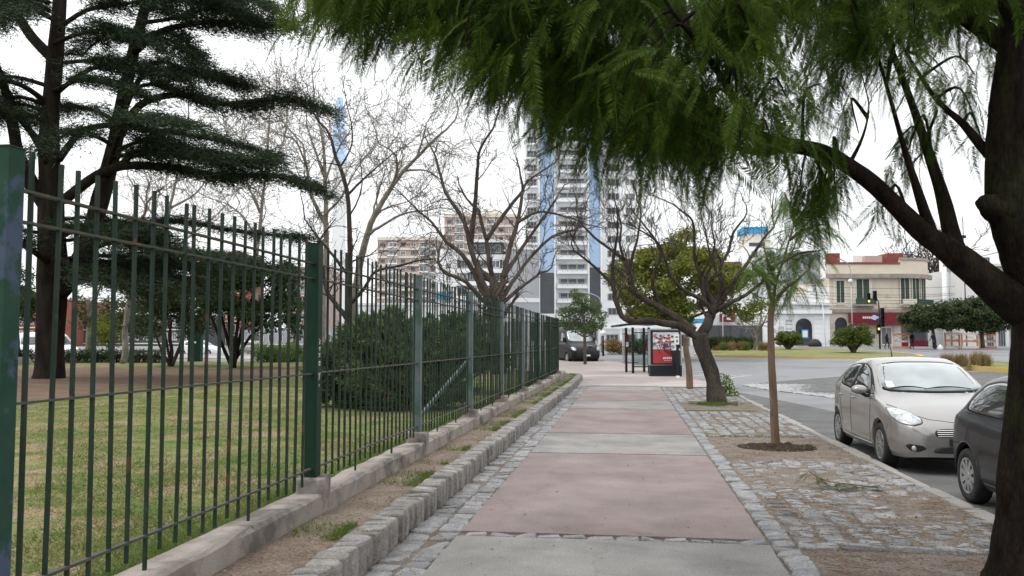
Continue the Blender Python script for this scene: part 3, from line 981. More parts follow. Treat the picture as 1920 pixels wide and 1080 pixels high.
twigs = MB()
frs = []
for (x, y, d, nfr, mode) in clusters:
    c = np.array(pt(x, y, d))
    j = int(np.argmin(np.linalg.norm(LP - c, axis=1) + g.uniform(0, .25, len(LP))))
    a = LP[j]
    mid = (a + c) / 2 + np.array([0, 0, .18 + .1 * np.linalg.norm(a - c) * .5]) + g.normal(0, .06, 3)
    tp, tr = smooth_path([a, mid, c], [.014, .009, .004], 5)
    twigs.tube(tp, tr, 4, cap=False)
    out = c - np.array(mid); out /= np.linalg.norm(out) + 1e-6
    leftish = np.array([-_ca, -_sa, 0]) * (.75 if x < 1150 else .25)
    for q in range(nfr):
        t = g.uniform(.45, 1.0)
        i = min(len(tp) - 2, int(t * (len(tp) - 1)))
        p = np.array(tp[i]) + g.normal(0, .10 if mode != 2 else .05, 3)
        dirv = out * .5 + leftish * g.uniform(.2, 1.1) + g.normal(0, .55, 3)
        dirv[2] = -abs(g.normal(.55, .35)) if mode != 2 else -abs(g.normal(1.3, .4))
        L_ = g.uniform(.18, .44) * (1.0 if mode != 2 else .8)
        frs.append((p, dirv, g.normal(0, .5), L_, int(g.integers(0, 7))))
twigs.build('twigs', M['bark_near'], near_tree)['kind'] = 'stuff'
camv = np.array([0, 0, EYE])
frs.sort(key=lambda f: np.linalg.norm(f[0] - camv) / f[3])
fr_me = [set_mat(np_mesh('frond', *FV[i]), M['frond_leaf']) for i in range(7)]
bl = np.array(near_tree.location)
def in_view(p):
    v = Vector(p) - cam.location
    d = v.dot(FWD)
    return d > 0 and abs(v.dot(RIGHT) / d * FPX) < 960 and abs(v.dot(UPV) / d * FPX - 0) < 540
single = [f for f in frs if in_view(f[0])][:290]
sid = set(id(f) for f in single)
for p, dv, roll, L_, vi in single:
    o = bpy.data.objects.new('frond', fr_me[vi])
    Rm = rot_to(dv, roll) * L_
    m4 = Matrix.Identity(4)
    for r_ in range(3):
        for c_ in range(3): m4[r_][c_] = Rm[r_, c_]
    m4.translation = Vector(p - bl)
    COL.objects.link(o); o.parent = near_tree; o.matrix_local = m4
parts = []
for f in frs:
    if id(f) in sid: continue
    p, dv, roll, L_, vi = f
    v, fc = FV[vi]
    parts.append(((v * L_) @ rot_to(dv, roll).T + p, fc))
V, F = join_np(parts)
o = mesh_obj('crown', np_mesh('crown', V, F), M['frond_leaf'], near_tree); o['kind'] = 'stuff'

# ------------------------------------------------------------------ crooked bare tree by the bus stop
g = np.random.default_rng(5)
bp = gnd(1344, 757)
tipa = thing('crooked_tree', 'crooked dark bare branched tree leaning left beside the bus shelter', 'tree', bp)
mb = MB()
TD = (bp - cam.location).dot(FWD)
tr = [(1346, 760), (1340, 730), (1335, 705), (1325, 676), (1317, 650), (1311, 625)]
Pp, rr = smooth_path([pt(a, b, TD) for a, b in tr], [w * TD / FPX / 2 for w in (40, 29, 27, 27, 29, 29)], 4)
rough_tube(mb, Pp, rr, 14, .06, g)
TL = [([(1318, 640), (1287, 617), (1254, 607), (1210, 602), (1172, 597), (1158, 573), (1150, 539), (1148, 502), (1153, 470)], 30, 9, 0, -.8),
      ([(1150, 535), (1117, 502), (1091, 481), (1076, 470)], 10, 5, -.6, -1.2),
      ([(1300, 622), (1272, 598), (1243, 580), (1206, 561), (1187, 539), (1178, 510), (1169, 487), (1147, 469), (1117, 447), (1091, 421)], 30, 6, 0, .8),
      ([(1178, 510), (1187, 476), (1195, 447), (1202, 402)], 12, 6, .5, .8),
      ([(1170, 488), (1162, 455), (1165, 425), (1158, 395)], 9, 5, .5, .2),
      ([(1239, 576), (1224, 539), (1228, 506), (1239, 480), (1228, 450), (1212, 428)], 13, 6, .3, -.5),
      ([(1314, 632), (1328, 605), (1335, 587), (1340, 570)], 36, 26, 0, .1),
      ([(1336, 588), (1321, 565), (1287, 547), (1261, 521), (1247, 484), (1233, 455), (1215, 440)], 16, 6, 0, -1.0),
      ([(1322, 566), (1317, 543), (1311, 513), (1302, 480), (1302, 447), (1298, 413), (1275, 393)], 14, 6, 0, -.4),
      ([(1314, 520), (1328, 490), (1340, 465), (1335, 430)], 9, 5, -.1, -.6),
      ([(1338, 575), (1354, 543), (1350, 502), (1365, 472), (1376, 435), (1395, 410)], 18, 6, .1, .9),
      ([(1345, 578), (1376, 528), (1398, 498), (1417, 469), (1435, 443), (1452, 425)], 17, 6, .1, .2),
      ([(1340, 582), (1376, 565), (1406, 547), (1432, 525), (1450, 500)], 16, 7, .1, -.9),
      ([(1355, 535), (1340, 500), (1330, 470), (1322, 430)], 10, 5, .2, .5)]
limbs_px(mb, TL, TD, .6, g, .009, 1.0, 5, 2, dict(wig=.3, up=.16, nb=4, seg=5, rmin=.006), sides=9)
mb.build('trunk', M['bark_dark'], tipa, smooth=True)

def leaf_crown(name, centers, n, size, m, parent, g, flat=.3, aspect=.5, droop=.1, shell=.55):
    """leaves in many uneven clumps"""
    Ps = []
    for (c, r) in centers:
        c = np.array(c); r = np.array(r if hasattr(r, '__len__') else (r, r, r * .8))
        k = int(n * (r[0] * r[1] * r[2]) ** (2 / 3)) + 20
        d = g.normal(0, 1, (k, 3)); d /= np.linalg.norm(d, axis=1)[:, None]
        rad_ = g.uniform(shell, 1.05, k) ** .8
        Ps.append(c + d * rad_[:, None] * r * (1 + .18 * np.sin(d[:, :1] * 9 + d[:, 1:2] * 7)))
    P = np.concatenate(Ps)
    V, F = leaves_np(P, size, g, flat, aspect, droop)
    return mesh_obj(name, np_mesh(name, V, F), m, parent)

def clumps(c, R_, n, r, g, squash=.75, hollow=.5):
    c = np.array(c); out = []
    for _ in range(n):
        d = g.normal(0, 1, 3); d /= np.linalg.norm(d)
        q = c + d * np.array(R_) * g.uniform(hollow, 1.0)
        rr = r * g.uniform(.55, 1.25)
        out.append((q, (rr, rr, rr * squash)))
    return out

# ------------------------------------------------------------------ saplings
def sapling(name, label, pxs, depth, w0, w1, m, g, group=None):
    P = [pt(a, b, depth) for a, b in pxs]
    root = thing(name, label, 'tree', P[0], 0, group)
    rr = [(w0 + (w1 - w0) * i / (len(P) - 1)) * depth / FPX / 2 for i in range(len(P))]
    P2, r2 = smooth_path(P, rr, 4)
    mb = MB(); rough_tube(mb, P2, r2, 12, .05, g)
    return root, mb, P2
g = np.random.default_rng(31)
sp = gnd(1454, 836)
SD = (sp - cam.location).dot(FWD)
sap, mb, P2 = sapling('sapling', 'slim brown trunked young tree standing in a bare earth pit', [(1455, 842), (1452, 790), (1450, 740), (1447, 690), (1446, 640), (1445, 600), (1448, 570)], SD, 16, 11, None, g)
crown_c = pt(1452, 560, SD)
parts = []
stems = [((1448, 575), (1440, 540), (1425, 510), (1405, 490)), ((1448, 575), (1455, 530), (1468, 490), (1480, 450), (1490, 420)), ((1448, 572), (1470, 545), (1495, 525), (1515, 505)), ((1480, 450), (1510, 430), (1545, 420)), ((1468, 490), (1500, 475), (1540, 470)), ((1455, 530), (1440, 490), (1430, 455)), ((1490, 420), (1480, 385), (1470, 360)), ((1490, 425), (1520, 395), (1550, 380))]
for st in stems:
    d1 = g.uniform(-.5, .5)
    Pp = [pt(a, b, SD + d1 * i / len(st)) for i, (a, b) in enumerate(st)]
    Pp, rr = smooth_path(Pp, list(np.linspace(.028, .01, len(st))), 4)
    mb.tube(Pp, rr, 6)
    for k in range(28):
        i = int(g.integers(len(Pp) // 3, len(Pp)))
        az = g.uniform(0, 6.28)
        dv = np.array([math.cos(az), math.sin(az), g.uniform(-.95, .3)])
        vi = int(g.integers(0, 7))
        parts.append(((FV[vi][0] * g.uniform(.34, .62)) @ rot_to(dv, g.normal(0, .3)).T + np.array(Pp[i]), FV[vi][1]))
mb.build('trunk', M['bark_sapling'], sap, smooth=True)
V, F = join_np(parts)
mesh_obj('crown', np_mesh('crown', V, F), M['sapling_leaf'], sap)
# cut-off stem leaning by the crooked tree
g = np.random.default_rng(32)
q = gnd(1293, 728)
qd = (q - cam.location).dot(FWD)
st, mb, _ = sapling('cut_sapling', 'bare cut off sapling stem standing left of the crooked tree', [(1293, 729), (1293, 705), (1291, 680), (1286, 655), (1287, 632)], qd, 13, 10, None, g)
mb.build('trunk', M['bark_sapling'], st, smooth=True)
# young round tree at the corner
q = gnd(1097, 683)
qd = (q - cam.location).dot(FWD)
g = np.random.default_rng(33)
yt, mb, _ = sapling('young_tree', 'small round green street tree in front of the black van', [(1097, 684), (1097, 660), (1096, 630), (1094, 600), (1092, 575)], qd, 6.5, 4, None, g)
for e in ((1065, 600), (1075, 570), (1110, 590), (1090, 555), (1120, 605)):
    mb.tube(smooth_path([pt(1096, 632, qd), pt((1096 + e[0]) / 2, e[1] + 22, qd), pt(*e, qd + g.uniform(-.6, .6))], [.05, .035, .015], 3)[0], [.05, .047, .043, .035, .028, .02, .012], 5)
mb.build('trunk', M['bark_mid'], yt, smooth=True)
cl_ = []
for (x, y, r) in ((1070, 600, .55), (1060, 585, .5), (1085, 575, .6), (1105, 590, .6), (1120, 605, .5), (1080, 610, .6), (1100, 615, .55), (1090, 560, .5), (1112, 575, .5), (1066, 612, .35), (1098, 618, .35), (1128, 592, .35), (1078, 550, .35), (1050, 606, .35), (1122, 612, .3)):
    cl_.append((pt(x, y, qd + g.uniform(-.8, .8)), (r, r, r * .75)))
leaf_crown('crown', cl_, 2100, .13, M['green_leaf'], yt, g, aspect=.45)

# yellow-green tree behind the bus stop
g = np.random.default_rng(34)
q = gnd(1262, 664, .1)
YD = 58.0
yb = pt(1262, 668, YD)
yg = thing('leafy_tree', 'broad yellow green leafy tree behind the bus shelter', 'tree', yb)
mb = MB()
mb.tube(smooth_path([pt(1262, 668, YD), pt(1264, 620, YD), pt(1258, 570, YD)], [.28, .2, .14], 4)[0], list(np.linspace(.28, .12, 9)), 8)
for e in ((1190, 560), (1220, 510), (1265, 470), (1310, 500), (1350, 550), (1390, 580), (1290, 440)):
    mb.tube(smooth_path([pt(1262, 610, YD), pt((1262 + e[0]) / 2, (590 + e[1]) / 2, YD + g.uniform(-1, 1)), pt(*e, YD + g.uniform(-2, 2))], [.12, .08, .03], 4)[0], list(np.linspace(.13, .03, 9)), 5)
mb.build('trunk', M['bark_dark'], yg, smooth=True)
cl_ = []
for k in range(95):
    a = g.uniform(0, 6.28); rr = math.sqrt(g.uniform(0, 1))
    x, y = 1275 + 125 * rr * math.cos(a), 532 + 75 * rr * math.sin(a)
    if y < 450 + abs(x - 1262) * .45: continue
    r = g.uniform(.55, 1.1)
    cl_.append((pt(x, y, YD + g.uniform(-3.5, 3.5)), (r, r, r * .6)))
for (x, y) in ((1270, 455), (1255, 470), (1285, 472), (1190, 590), (1175, 560), (1400, 590), (1370, 580), (1290, 440), (1420, 575)):
    cl_.append((pt(x, y, YD + g.uniform(-1, 1)), (.8, .8, .6)))
leaf_crown('crown', cl_, 620, .28, M['yellow_leaf'], yg, g, aspect=.42, shell=.3)

# ------------------------------------------------------------------ cedar in the park
g = np.random.default_rng(41)
cb = gnd(93, 712, .27)
CD = (cb - cam.location).dot(FWD)
cedar = thing('cedar_tree', 'huge dark cedar with flat layered branches on the bare park ground', 'tree', cb)
mb = MB()
ct = [((93, 716), 62), ((95, 690), 50), ((95, 600), 50), ((97, 500), 52), ((96, 420), 46), ((95, 340), 40), ((92, 260), 34), ((98, 170), 30), ((104, 90), 28), ((112, 0), 24), ((118, -120), 18), ((120, -260), 10)]
Pp, rr = smooth_path([pt(a, b, CD) for (a, b), _ in ct], [w * CD / FPX / 2 for _, w in ct], 4)
rough_tube(mb, Pp, rr, 14, .06, g)
CL = [([(105, 545), (140, 510), (165, 460), (190, 370), (210, 290), (230, 190), (250, 100), (275, 0), (290, -120)], 44, 14, 0, 1.0),
      ([(95, 400), (60, 345), (35, 290), (25, 240), (10, 170), (-20, 90)], 30, 12, 0, -1),
      ([(100, 110), (60, 70), (30, 20), (10, -40)], 22, 12, 0, 1)]
br = [  # long flat boughs: path, width, distance at the tip
      ([(120, 375), (180, 330), (230, 312), (300, 312), (360, 320), (420, 330), (500, 328), (560, 340), (590, 352)], 20, -2.0),
      ([(205, 300), (250, 210), (300, 182), (360, 180), (420, 195), (470, 190), (530, 185), (580, 195), (612, 205)], 16, -1.0),
      ([(110, 300), (150, 250), (200, 235), (260, 240), (330, 250), (400, 262), (460, 275), (515, 295)], 14, 2.5),
      ([(200, 330), (260, 285), (330, 280), (400, 285), (450, 300), (505, 300)], 12, -3.5),
      ([(215, 260), (260, 150), (320, 130), (380, 135), (430, 150), (455, 160)], 12, 2.0),
      ([(250, 100), (300, 60), (360, 45), (420, 40), (480, 45), (545, 50)], 14, -1.5),
      ([(270, 20), (330, -10), (400, 0), (450, 15), (500, 75)], 12, 2.5),
      ([(100, 180), (150, 140), (200, 122), (260, 130), (320, 140)], 10, -2.5),
      ([(97, 200), (40, 160), (-20, 150), (-80, 160)], 12, -2.0),
      ([(92, 290), (30, 215), (-30, 200), (-90, 210)], 12, 2.0),
      ([(92, 320), (60, 255), (20, 215), (-60, 185)], 9, -3.0),
      ([(95, 450), (140, 430), (200, 420), (270, 420), (340, 415), (420, 430), (500, 440), (560, 445)], 16, 3.5),
      ([(100, 520), (160, 498), (230, 492), (300, 500), (370, 502), (440, 505), (520, 500)], 18, 3.0),
      ([(100, 500), (60, 470), (20, 455), (-50, 470)], 14, -3.0),
      ([(98, 480), (140, 500), (190, 520), (260, 540)], 12, -4.0),
      ([(100, 60), (160, 20), (220, 10), (280, 0), (330, 0)], 10, -2.5),
      ([(105, 40), (50, 10), (-20, 5), (-80, 20)], 10, 1.5),
      ([(112, 0), (180, -40), (260, -60), (350, -60), (430, -40)], 12, 1.5),
      ([(115, -60), (40, -90), (-60, -80)], 10, -1.5),
      ([(165, 470), (230, 450), (300, 470), (380, 478), (450, 490)], 10, -4.5),
      ([(92, 350), (40, 340), (-20, 350), (-80, 365)], 12, 3.5),
      ([(205, 310), (225, 250), (260, 222), (310, 225), (360, 235)], 9, -5.0)]
for k in range(17):
    y0 = g.uniform(-60, 330); sx = 1 if g.uniform() < .62 else -1
    x0 = (95 if g.uniform() < .55 else 225 - .35 * (y0 - 200) * .6)
    ln = g.uniform(120, 260) * (1 if sx > 0 else .8)
    br.append(([(x0, y0), (x0 + sx * ln * .3, y0 - g.uniform(5, 30)), (x0 + sx * ln * .65, y0 - g.uniform(0, 30)), (x0 + sx * ln, y0 + g.uniform(-10, 25))], 9, g.uniform(-4, 4)))
for k in range(9):
    y0 = g.uniform(-60, 300); ln = g.uniform(90, 190)
    br.append(([(92, y0), (92 - ln * .35, y0 - 18), (92 - ln * .7, y0 - 14), (92 - ln, y0 + 10)], 9, g.uniform(-4, 4)))
for k in range(12):
    y0 = g.uniform(400, 540); ln = g.uniform(130, 330); sx = 1 if g.uniform() < .8 else -1
    br.append(([(98, y0), (98 + sx * ln * .3, y0 - 8), (98 + sx * ln * .65, y0), (98 + sx * ln, y0 + g.uniform(5, 40))], 8, g.uniform(-4, 4.5)))
P_all, D_all = [], []
for pts, w0, w1, d0, d1 in CL:
    P2, r2 = smooth_path([pt(a, b, CD + d0 + (d1 - d0) * i / (len(pts) - 1)) for i, (a, b) in enumerate(pts)], list(np.linspace(w0, w1, len(pts)) * CD / FPX / 2), 4)
    rough_tube(mb, P2, r2, 10, .06, g)
for pts, w, d1 in br:
    n = len(pts)
    P2, r2 = smooth_path([pt(a, b, CD + d1 * (i / (n - 1)) ** .7) for i, (a, b) in enumerate(pts)], list(np.linspace(w, 3.5, n) * CD / FPX / 2), 4)
    mb.tube(P2, r2, 7)
    m_ = len(P2)
    dens = 1.0 if pts[-1][0] > 150 or True else .6
    tot = sum((P2[i + 1] - P2[i]).length for i in range(m_ - 1))
    for k in range(int(tot * 9)):                         # flat side sprays
        t = g.uniform(.28, 1.0); i = min(m_ - 2, int(t * (m_ - 1)))
        p = P2[i].lerp(P2[i + 1], g.uniform(0, 1))
        ax = (P2[i + 1] - P2[i]).normalized()
        side_ = Vector((-ax.y, ax.x, 0)).normalized() * (1 if g.uniform() < .5 else -1)
        ln = g.uniform(.5, 1.5) * (1.15 - .4 * t)
        dirv = (ax * g.uniform(.2, .9) + side_ * g.uniform(.3, 1.0) + Vector((0, 0, g.uniform(-.05, .2)))).normalized()
        tip = p + dirv * ln + Vector((0, 0, -.16 * ln))
        mb.tube([p, p.lerp(tip, .5) + Vector((0, 0, .05)), tip], [.014, .009, .004], 3, cap=False)
        nn = int(112 * ln)
        ts = g.uniform(.12, 1.05, nn)
        A = np.array(p)[None] + (np.array(tip - p)[None]) * ts[:, None] + g.normal(0, 1, (nn, 3)) * np.array([.15, .15, .075]) * (.6 + ts[:, None])
        A[:, 2] += .05 - .05 * ts
        Dv = np.array(dirv)[None] * .8 + g.normal(0, .7, (nn, 3)) * np.array([1, 1, .45]); Dv[:, 2] += -.12
        P_all.append(A); D_all.append(Dv)
mb.build('trunk', M['bark_cedar'], cedar, smooth=True)
A, Dv = np.concatenate(P_all), np.concatenate(D_all)
n = len(A)
V, F = blades_np(A, Dv, g.uniform(.09, .24, n), g.uniform(.010, .019, n), g)
o = mesh_obj('crown', np_mesh('crown', V, F), M['cedar_leaf'], cedar)
print('cedar blades', n)

# low cedar boughs and dark conifer mass behind, seen through the bars
def dark_tree(name, label, px, py, depth_off, stems, crown, m_leaf, g, size, n, bark, group=None):
    b = gnd(px, py, .27)
    d = (b - cam.location).dot(FWD)
    root = thing(name, label, 'tree', b, 0, group)
    mb = MB()
    for st, w0, w1 in stems:
        P2, r2 = smooth_path([pt(a, c, d + g.uniform(-.3, .3) * i) for i, (a, c) in enumerate(st)], list(np.linspace(w0, w1, len(st)) * d / FPX / 2), 3)
        mb.tube(P2, r2, 7)
    mb.build('trunk', bark, root, smooth=True)
    cl_ = [(pt(x, y, d + g.uniform(-1.6, 1.6)), (r * g.uniform(.8, 1.2), r, r * .7)) for (x, y, r) in crown]
    leaf_crown('crown', cl_, n, size, m_leaf, root, g, shell=.2, aspect=.3, droop=.3)
    return root
g = np.random.default_rng(51)
fan = [([(437, 690), (437, 660), (432, 620), (430, 570), (428, 520)], 13, 5), ([(438, 688), (446, 650), (456, 610), (470, 570), (478, 530)], 9, 4), ([(435, 688), (420, 655), (408, 625), (395, 590), (380, 560)], 8, 3), ([(438, 680), (470, 630), (490, 612), (505, 590)], 7, 3), ([(436, 670), (425, 630), (415, 590), (408, 540)], 8, 3), ([(438, 670), (444, 620), (450, 570), (455, 520)], 8, 3)]
cr = [(g.uniform(375, 545), g.uniform(490, 590), g.uniform(.5, .9)) for _ in range(55)] + [(g.uniform(470, 560), g.uniform(560, 620), g.uniform(.45, .7)) for _ in range(14)]
dark_tree('park_tree', 'dark dense park tree with many thin stems fanning from its base', 437, 690, 0, fan, cr, M['dark_leaf'], g, .26, 520, M['bark_cedar'])
fan = [([(318, 686), (322, 660), (318, 630), (322, 600)], 9, 4), ([(322, 686), (335, 655), (345, 620), (352, 590)], 8, 3), ([(318, 684), (300, 650), (290, 620)], 6, 3), ([(320, 684), (312, 640), (306, 600)], 6, 3)]
cr = [(g.uniform(262, 392), g.uniform(520, 620), g.uniform(.5, .85)) for _ in range(42)]
dark_tree('park_tree', 'olive green small park tree with several slanting stems', 320, 687, 0, fan, cr, M['olive_leaf'], g, .24, 480, M['bark_dark'])
cr = [(g.uniform(-60, 70), g.uniform(500, 600), g.uniform(.6, 1.0)) for _ in range(26)]
dark_tree('park_tree', 'dark green tree at the far edge behind the cedar trunk', 30, 681, 0, [([(30, 684), (32, 640), (28, 590), (30, 540)], 12, 5)], cr, M['dark_leaf'], g, .3, 420, M['bark_cedar'])
cr = [(g.uniform(150, 270), g.uniform(560, 625), g.uniform(.6, 1.0)) for _ in range(20)]
dark_tree('park_tree', 'grey green tree with a pale straight trunk behind the hedge', 166, 671, 0, [([(166, 672), (166, 640), (167, 600), (165, 560)], 13, 8), ([(167, 600), (180, 560), (190, 530)], 7, 3)], cr, M['olive_leaf'], g, .3, 330, M['bark_pale'])
cr = [(g.uniform(185, 222), g.uniform(598, 640), g.uniform(.5, .9)) for _ in range(12)]
dark_tree('park_shrub', 'small yellowish green tree behind the clipped hedge', 204, 672, 0, [([(204, 672), (204, 640)], 5, 3)], cr, M['yellow_leaf'], g, .22, 500, M['bark_dark'])

# ------------------------------------------------------------------ bare plane trees
def bare_tree(name, label, limbs, depth, m, seed, tl, tn, level, rmin=.012, nb=4, group=None, up=.06, wig=.28):
    g = np.random.default_rng(seed)
    b = limbs[0][0][0]
    b0 = pt(b[0], b[1], depth)
    root = thing(name, label, 'tree', b0, 0, group)
    mb = MB()
    limbs_px(mb, limbs, depth, .66, g, rmin, tl, tn, level, dict(wig=wig, up=up, nb=nb, seg=5, rmin=rmin), sides=8, dj=2.5)
    mb.build('trunk', m, root, smooth=True)
    return root
bare_tree('bare_tree', 'dark pruned bare tree with thick limbs fanning above the fence', [
    ([(938, 702), (936, 640), (930, 600), (927, 568)], 48, 44, 0, 0),
    ([(922, 575), (902, 560), (875, 529), (836, 513)], 17, 9), ([(925, 575), (905, 545), (889, 511), (867, 478), (842, 458), (826, 440), (811, 418), (787, 398)], 20, 6),
    ([(926, 572), (908, 535), (893, 498), (880, 455), (871, 418), (849, 382), (835, 360), (822, 312)], 22, 8), ([(882, 460), (889, 400), (893, 360), (895, 320), (900, 280), (925, 240)], 17, 6),
    ([(928, 570), (924, 530), (918, 493), (911, 449), (896, 393)], 18, 9), ([(912, 450), (946, 400), (978, 360), (990, 340), (1040, 305)], 15, 5),
    ([(932, 570), (946, 515), (955, 467), (971, 415), (980, 360)], 20, 9), ([(970, 418), (1000, 400), (1027, 398), (1071, 409)], 11, 5),
    ([(934, 572), (960, 530), (991, 487), (1035, 444), (1078, 431)], 15, 6), ([(936, 574), (965, 548), (991, 529), (1013, 511)], 13, 7), ([(944, 520), (987, 453), (1031, 391), (1050, 360)], 13, 5)],
    33.5, M['bark_mid'], 61, 1.5, 5, 2, .008, 4)
bare_tree('plane_tree', 'tall bare plane tree with a dark slender trunk behind the conifer shrub', [
    ([(652, 700), (652, 618), (655, 524), (656, 460), (650, 354), (631, 299), (622, 262)], 25, 8, 0, 0),
    ([(656, 570), (682, 542), (704, 509), (740, 500), (791, 487)], 12, 4), ([(652, 600), (630, 570), (612, 545), (605, 510)], 16, 9), ([(652, 365), (690, 328), (720, 302)], 8, 4), ([(640, 310), (660, 270), (658, 225)], 6, 3), ([(655, 520), (625, 480), (600, 450), (585, 430)], 10, 5)],
    44, M['bark_dark'], 62, 3.0, 5, 2, .011, 4)
bare_tree('plane_tree', 'pale barked bare plane tree leaning right above the park fence', [
    ([(660, 700), (665, 560), (684, 454), (700, 410), (725, 365), (750, 329), (778, 299), (812, 265), (840, 240)], 26, 6, 0, 0),
    ([(735, 350), (745, 318), (742, 290)], 9, 5), ([(690, 440), (720, 420), (760, 400), (800, 395)], 10, 4), ([(760, 320), (800, 320), (830, 340)], 7, 3), ([(700, 412), (715, 395), (740, 385)], 9, 4), ([(780, 298), (790, 270), (800, 230)], 8, 3)],
    48, M['bark_pale'], 63, 3.4, 7, 2, .011, 4)
bare_tree('plane_tree', 'pale bare plane tree with several upright trunks beside the cedar boughs', [
    ([(604, 690), (606, 560), (612, 460), (610, 380), (609, 327), (607, 280), (600, 240)], 24, 6, 0, 0),
    ([(608, 330), (590, 280), (575, 235)], 9, 4), ([(612, 400), (640, 370), (660, 330)], 9, 4), ([(610, 420), (585, 370), (575, 313), (568, 270)], 13, 5), ([(609, 340), (625, 300), (640, 270), (660, 240)], 8, 3), ([(575, 313), (555, 265), (530, 255)], 6, 3)],
    56, M['bark_pale'], 64, 3.8, 7, 2, .012, 4)
bare_tree('plane_tree', 'pale forked plane tree trunk standing behind the second fence post', [
    ([(556, 690), (555, 650), (553, 620), (560, 590), (572, 560), (580, 520)], 20, 10, 0, 0), ([(553, 622), (542, 600), (538, 585)], 12, 8)], 47, M['bark_pale'], 65, 2.5, 4, 2, .014, 4)
bare_tree('plane_tree', 'mottled pale plane tree trunk between the hedge and the cedar', [
    ([(233, 680), (235, 650), (234, 625), (238, 590), (243, 560), (240, 520), (250, 440)], 19, 12, 0, 0), ([(243, 562), (262, 520), (280, 480)], 9, 5)], 44, M['bark_pale'], 66, 3.0, 5, 2, .014, 4)
bare_tree('bare_tree', 'bare grey tree between the beige corner building and the utility pole', [
    ([(1738, 640), (1740, 600), (1742, 570)], 9, 7, 0, 0), ([(1742, 575), (1730, 545), (1722, 520)], 5, 2), ([(1742, 575), (1755, 545), (1770, 515)], 5, 2), ([(1742, 570), (1745, 535), (1742, 505)], 5, 2), ([(1742, 585), (1765, 565), (1790, 545)], 4, 2), ([(1742, 585), (1725, 565), (1715, 550)], 4, 2)],
    112, M['bark_mid'], 67, 5.0, 9, 2, .035, 5)
bare_tree('bare_tree', 'thin hazy bare tree crown above the low park boundary', [
    ([(480, 640), (480, 500), (490, 400), (500, 300), (505, 220)], 16, 5, 0, 0), ([(488, 400), (460, 330), (450, 260)], 8, 3), ([(495, 330), (530, 270), (540, 200)], 7, 3), ([(485, 450), (450, 400), (420, 380)], 8, 3)],
    80, M['bark_pale'], 68, 6.0, 8, 2, .02, 5)
bare_tree('bare_tree', 'thin bare tree far beyond the cedar seen between its boughs', [
    ([(300, 640), (305, 520), (310, 430), (330, 340), (350, 240)], 16, 5, 0, 0), ([(310, 430), (270, 380), (240, 330)], 8, 3), ([(320, 390), (370, 360), (400, 310)], 8, 3), ([(306, 480), (360, 440), (410, 400)], 8, 3)],
    70, M['bark_pale'], 69, 5.0, 8, 2, .018, 5)

# ------------------------------------------------------------------ conifer shrubs behind the fence
def juniper(name, label, blobs, depth, g, n):
    c0 = pt(blobs[0][0], blobs[0][1], depth)
    base_ = Vector((c0.x, c0.y, gz(c0.y) + .27))
    root = thing(name, label, 'shrub', base_)
    mb = MB()
    As, Ds = [], []
    for (x, y, r, dd) in blobs:
        c = np.array(pt(x, y, depth + dd))
        for q in range(int(34 * (r / .5) ** 2)):
            d = g.normal(0, 1, 3); d[2] = abs(d[2]) * .8 - .25; d /= np.linalg.norm(d)
            k = int(n * .016 * r / .5)
            ln = r * g.uniform(.8, 1.35); t = g.uniform(.25, 1.0, k)
            bend = np.array([0, 0, .28 * ln])
            A_ = c + d * (t * ln)[:, None] * np.array([1, 1, .8]) + bend * (t ** 2)[:, None] + g.normal(0, .045, (k, 3)) * (1.15 - t)[:, None] * 1.6
            As.append(A_); Ds.append(d * .9 + np.array([0, 0, .35]) + g.normal(0, .5, (k, 3)))
        st = np.array(base_) * .75 + c * .25
        mb.tube([base_ + Vector((0, 0, .02)), Vector(base_).lerp(Vector(c), .5) + Vector((0, 0, .05)), Vector(c)], [.04, .03, .012], 5)
    A, D = np.concatenate(As), np.concatenate(Ds)
    k = len(A)
    V, F = blades_np(A, D, g.uniform(.08, .20, k), g.uniform(.010, .018, k), g)
    mb.build('stem', M['bark_cedar'], root)
    mesh_obj('foliage', np_mesh('foliage', V, F), M['juniper_leaf'], root)
g = np.random.default_rng(71)
bl_ = []
for x, y, r, dd in ((640, 720, .55, 0), (680, 690, .65, .4), (720, 670, .7, 0), (760, 680, .7, -.4), (800, 690, .65, 0), (840, 700, .6, .4), (640, 690, .5, .6), (690, 650, .5, .2), (725, 625, .45, 0), (735, 600, .22, 0), (765, 640, .45, .2), (810, 650, .45, .3), (850, 670, .5, .5), (700, 730, .6, -.5), (750, 735, .6, -.6), (800, 735, .55, -.4), (610, 700, .4, .5), (660, 660, .4, .2), (700, 620, .3, .1), (615, 672, .3, .6), (600, 720, .35, .5), (625, 748, .4, .3), (670, 752, .42, 0), (715, 756, .42, -.4), (765, 757, .42, -.5), (815, 752, .4, -.3), (855, 742, .4, .2), (742, 588, .2, 0), (690, 612, .22, 0)):
    bl_.append((x, y, r, dd))
juniper('conifer_shrub', 'wide dark spreading conifer shrub on the lawn behind the fence', bl_, 17.0, g, 6200)
bl_ = [(845, 700, .7, 0), (880, 690, .7, .3), (860, 650, .65, 0), (890, 650, .6, .3), (840, 620, .4, 0), (865, 610, .4, .2), (905, 670, .55, .5), (825, 660, .5, 0), (895, 615, .35, .3), (920, 690, .5, .8), (850, 600, .25, 0)]
juniper('conifer_shrub', 'second dark conifer shrub behind the grey fence posts', bl_, 22.0, g, 5200)

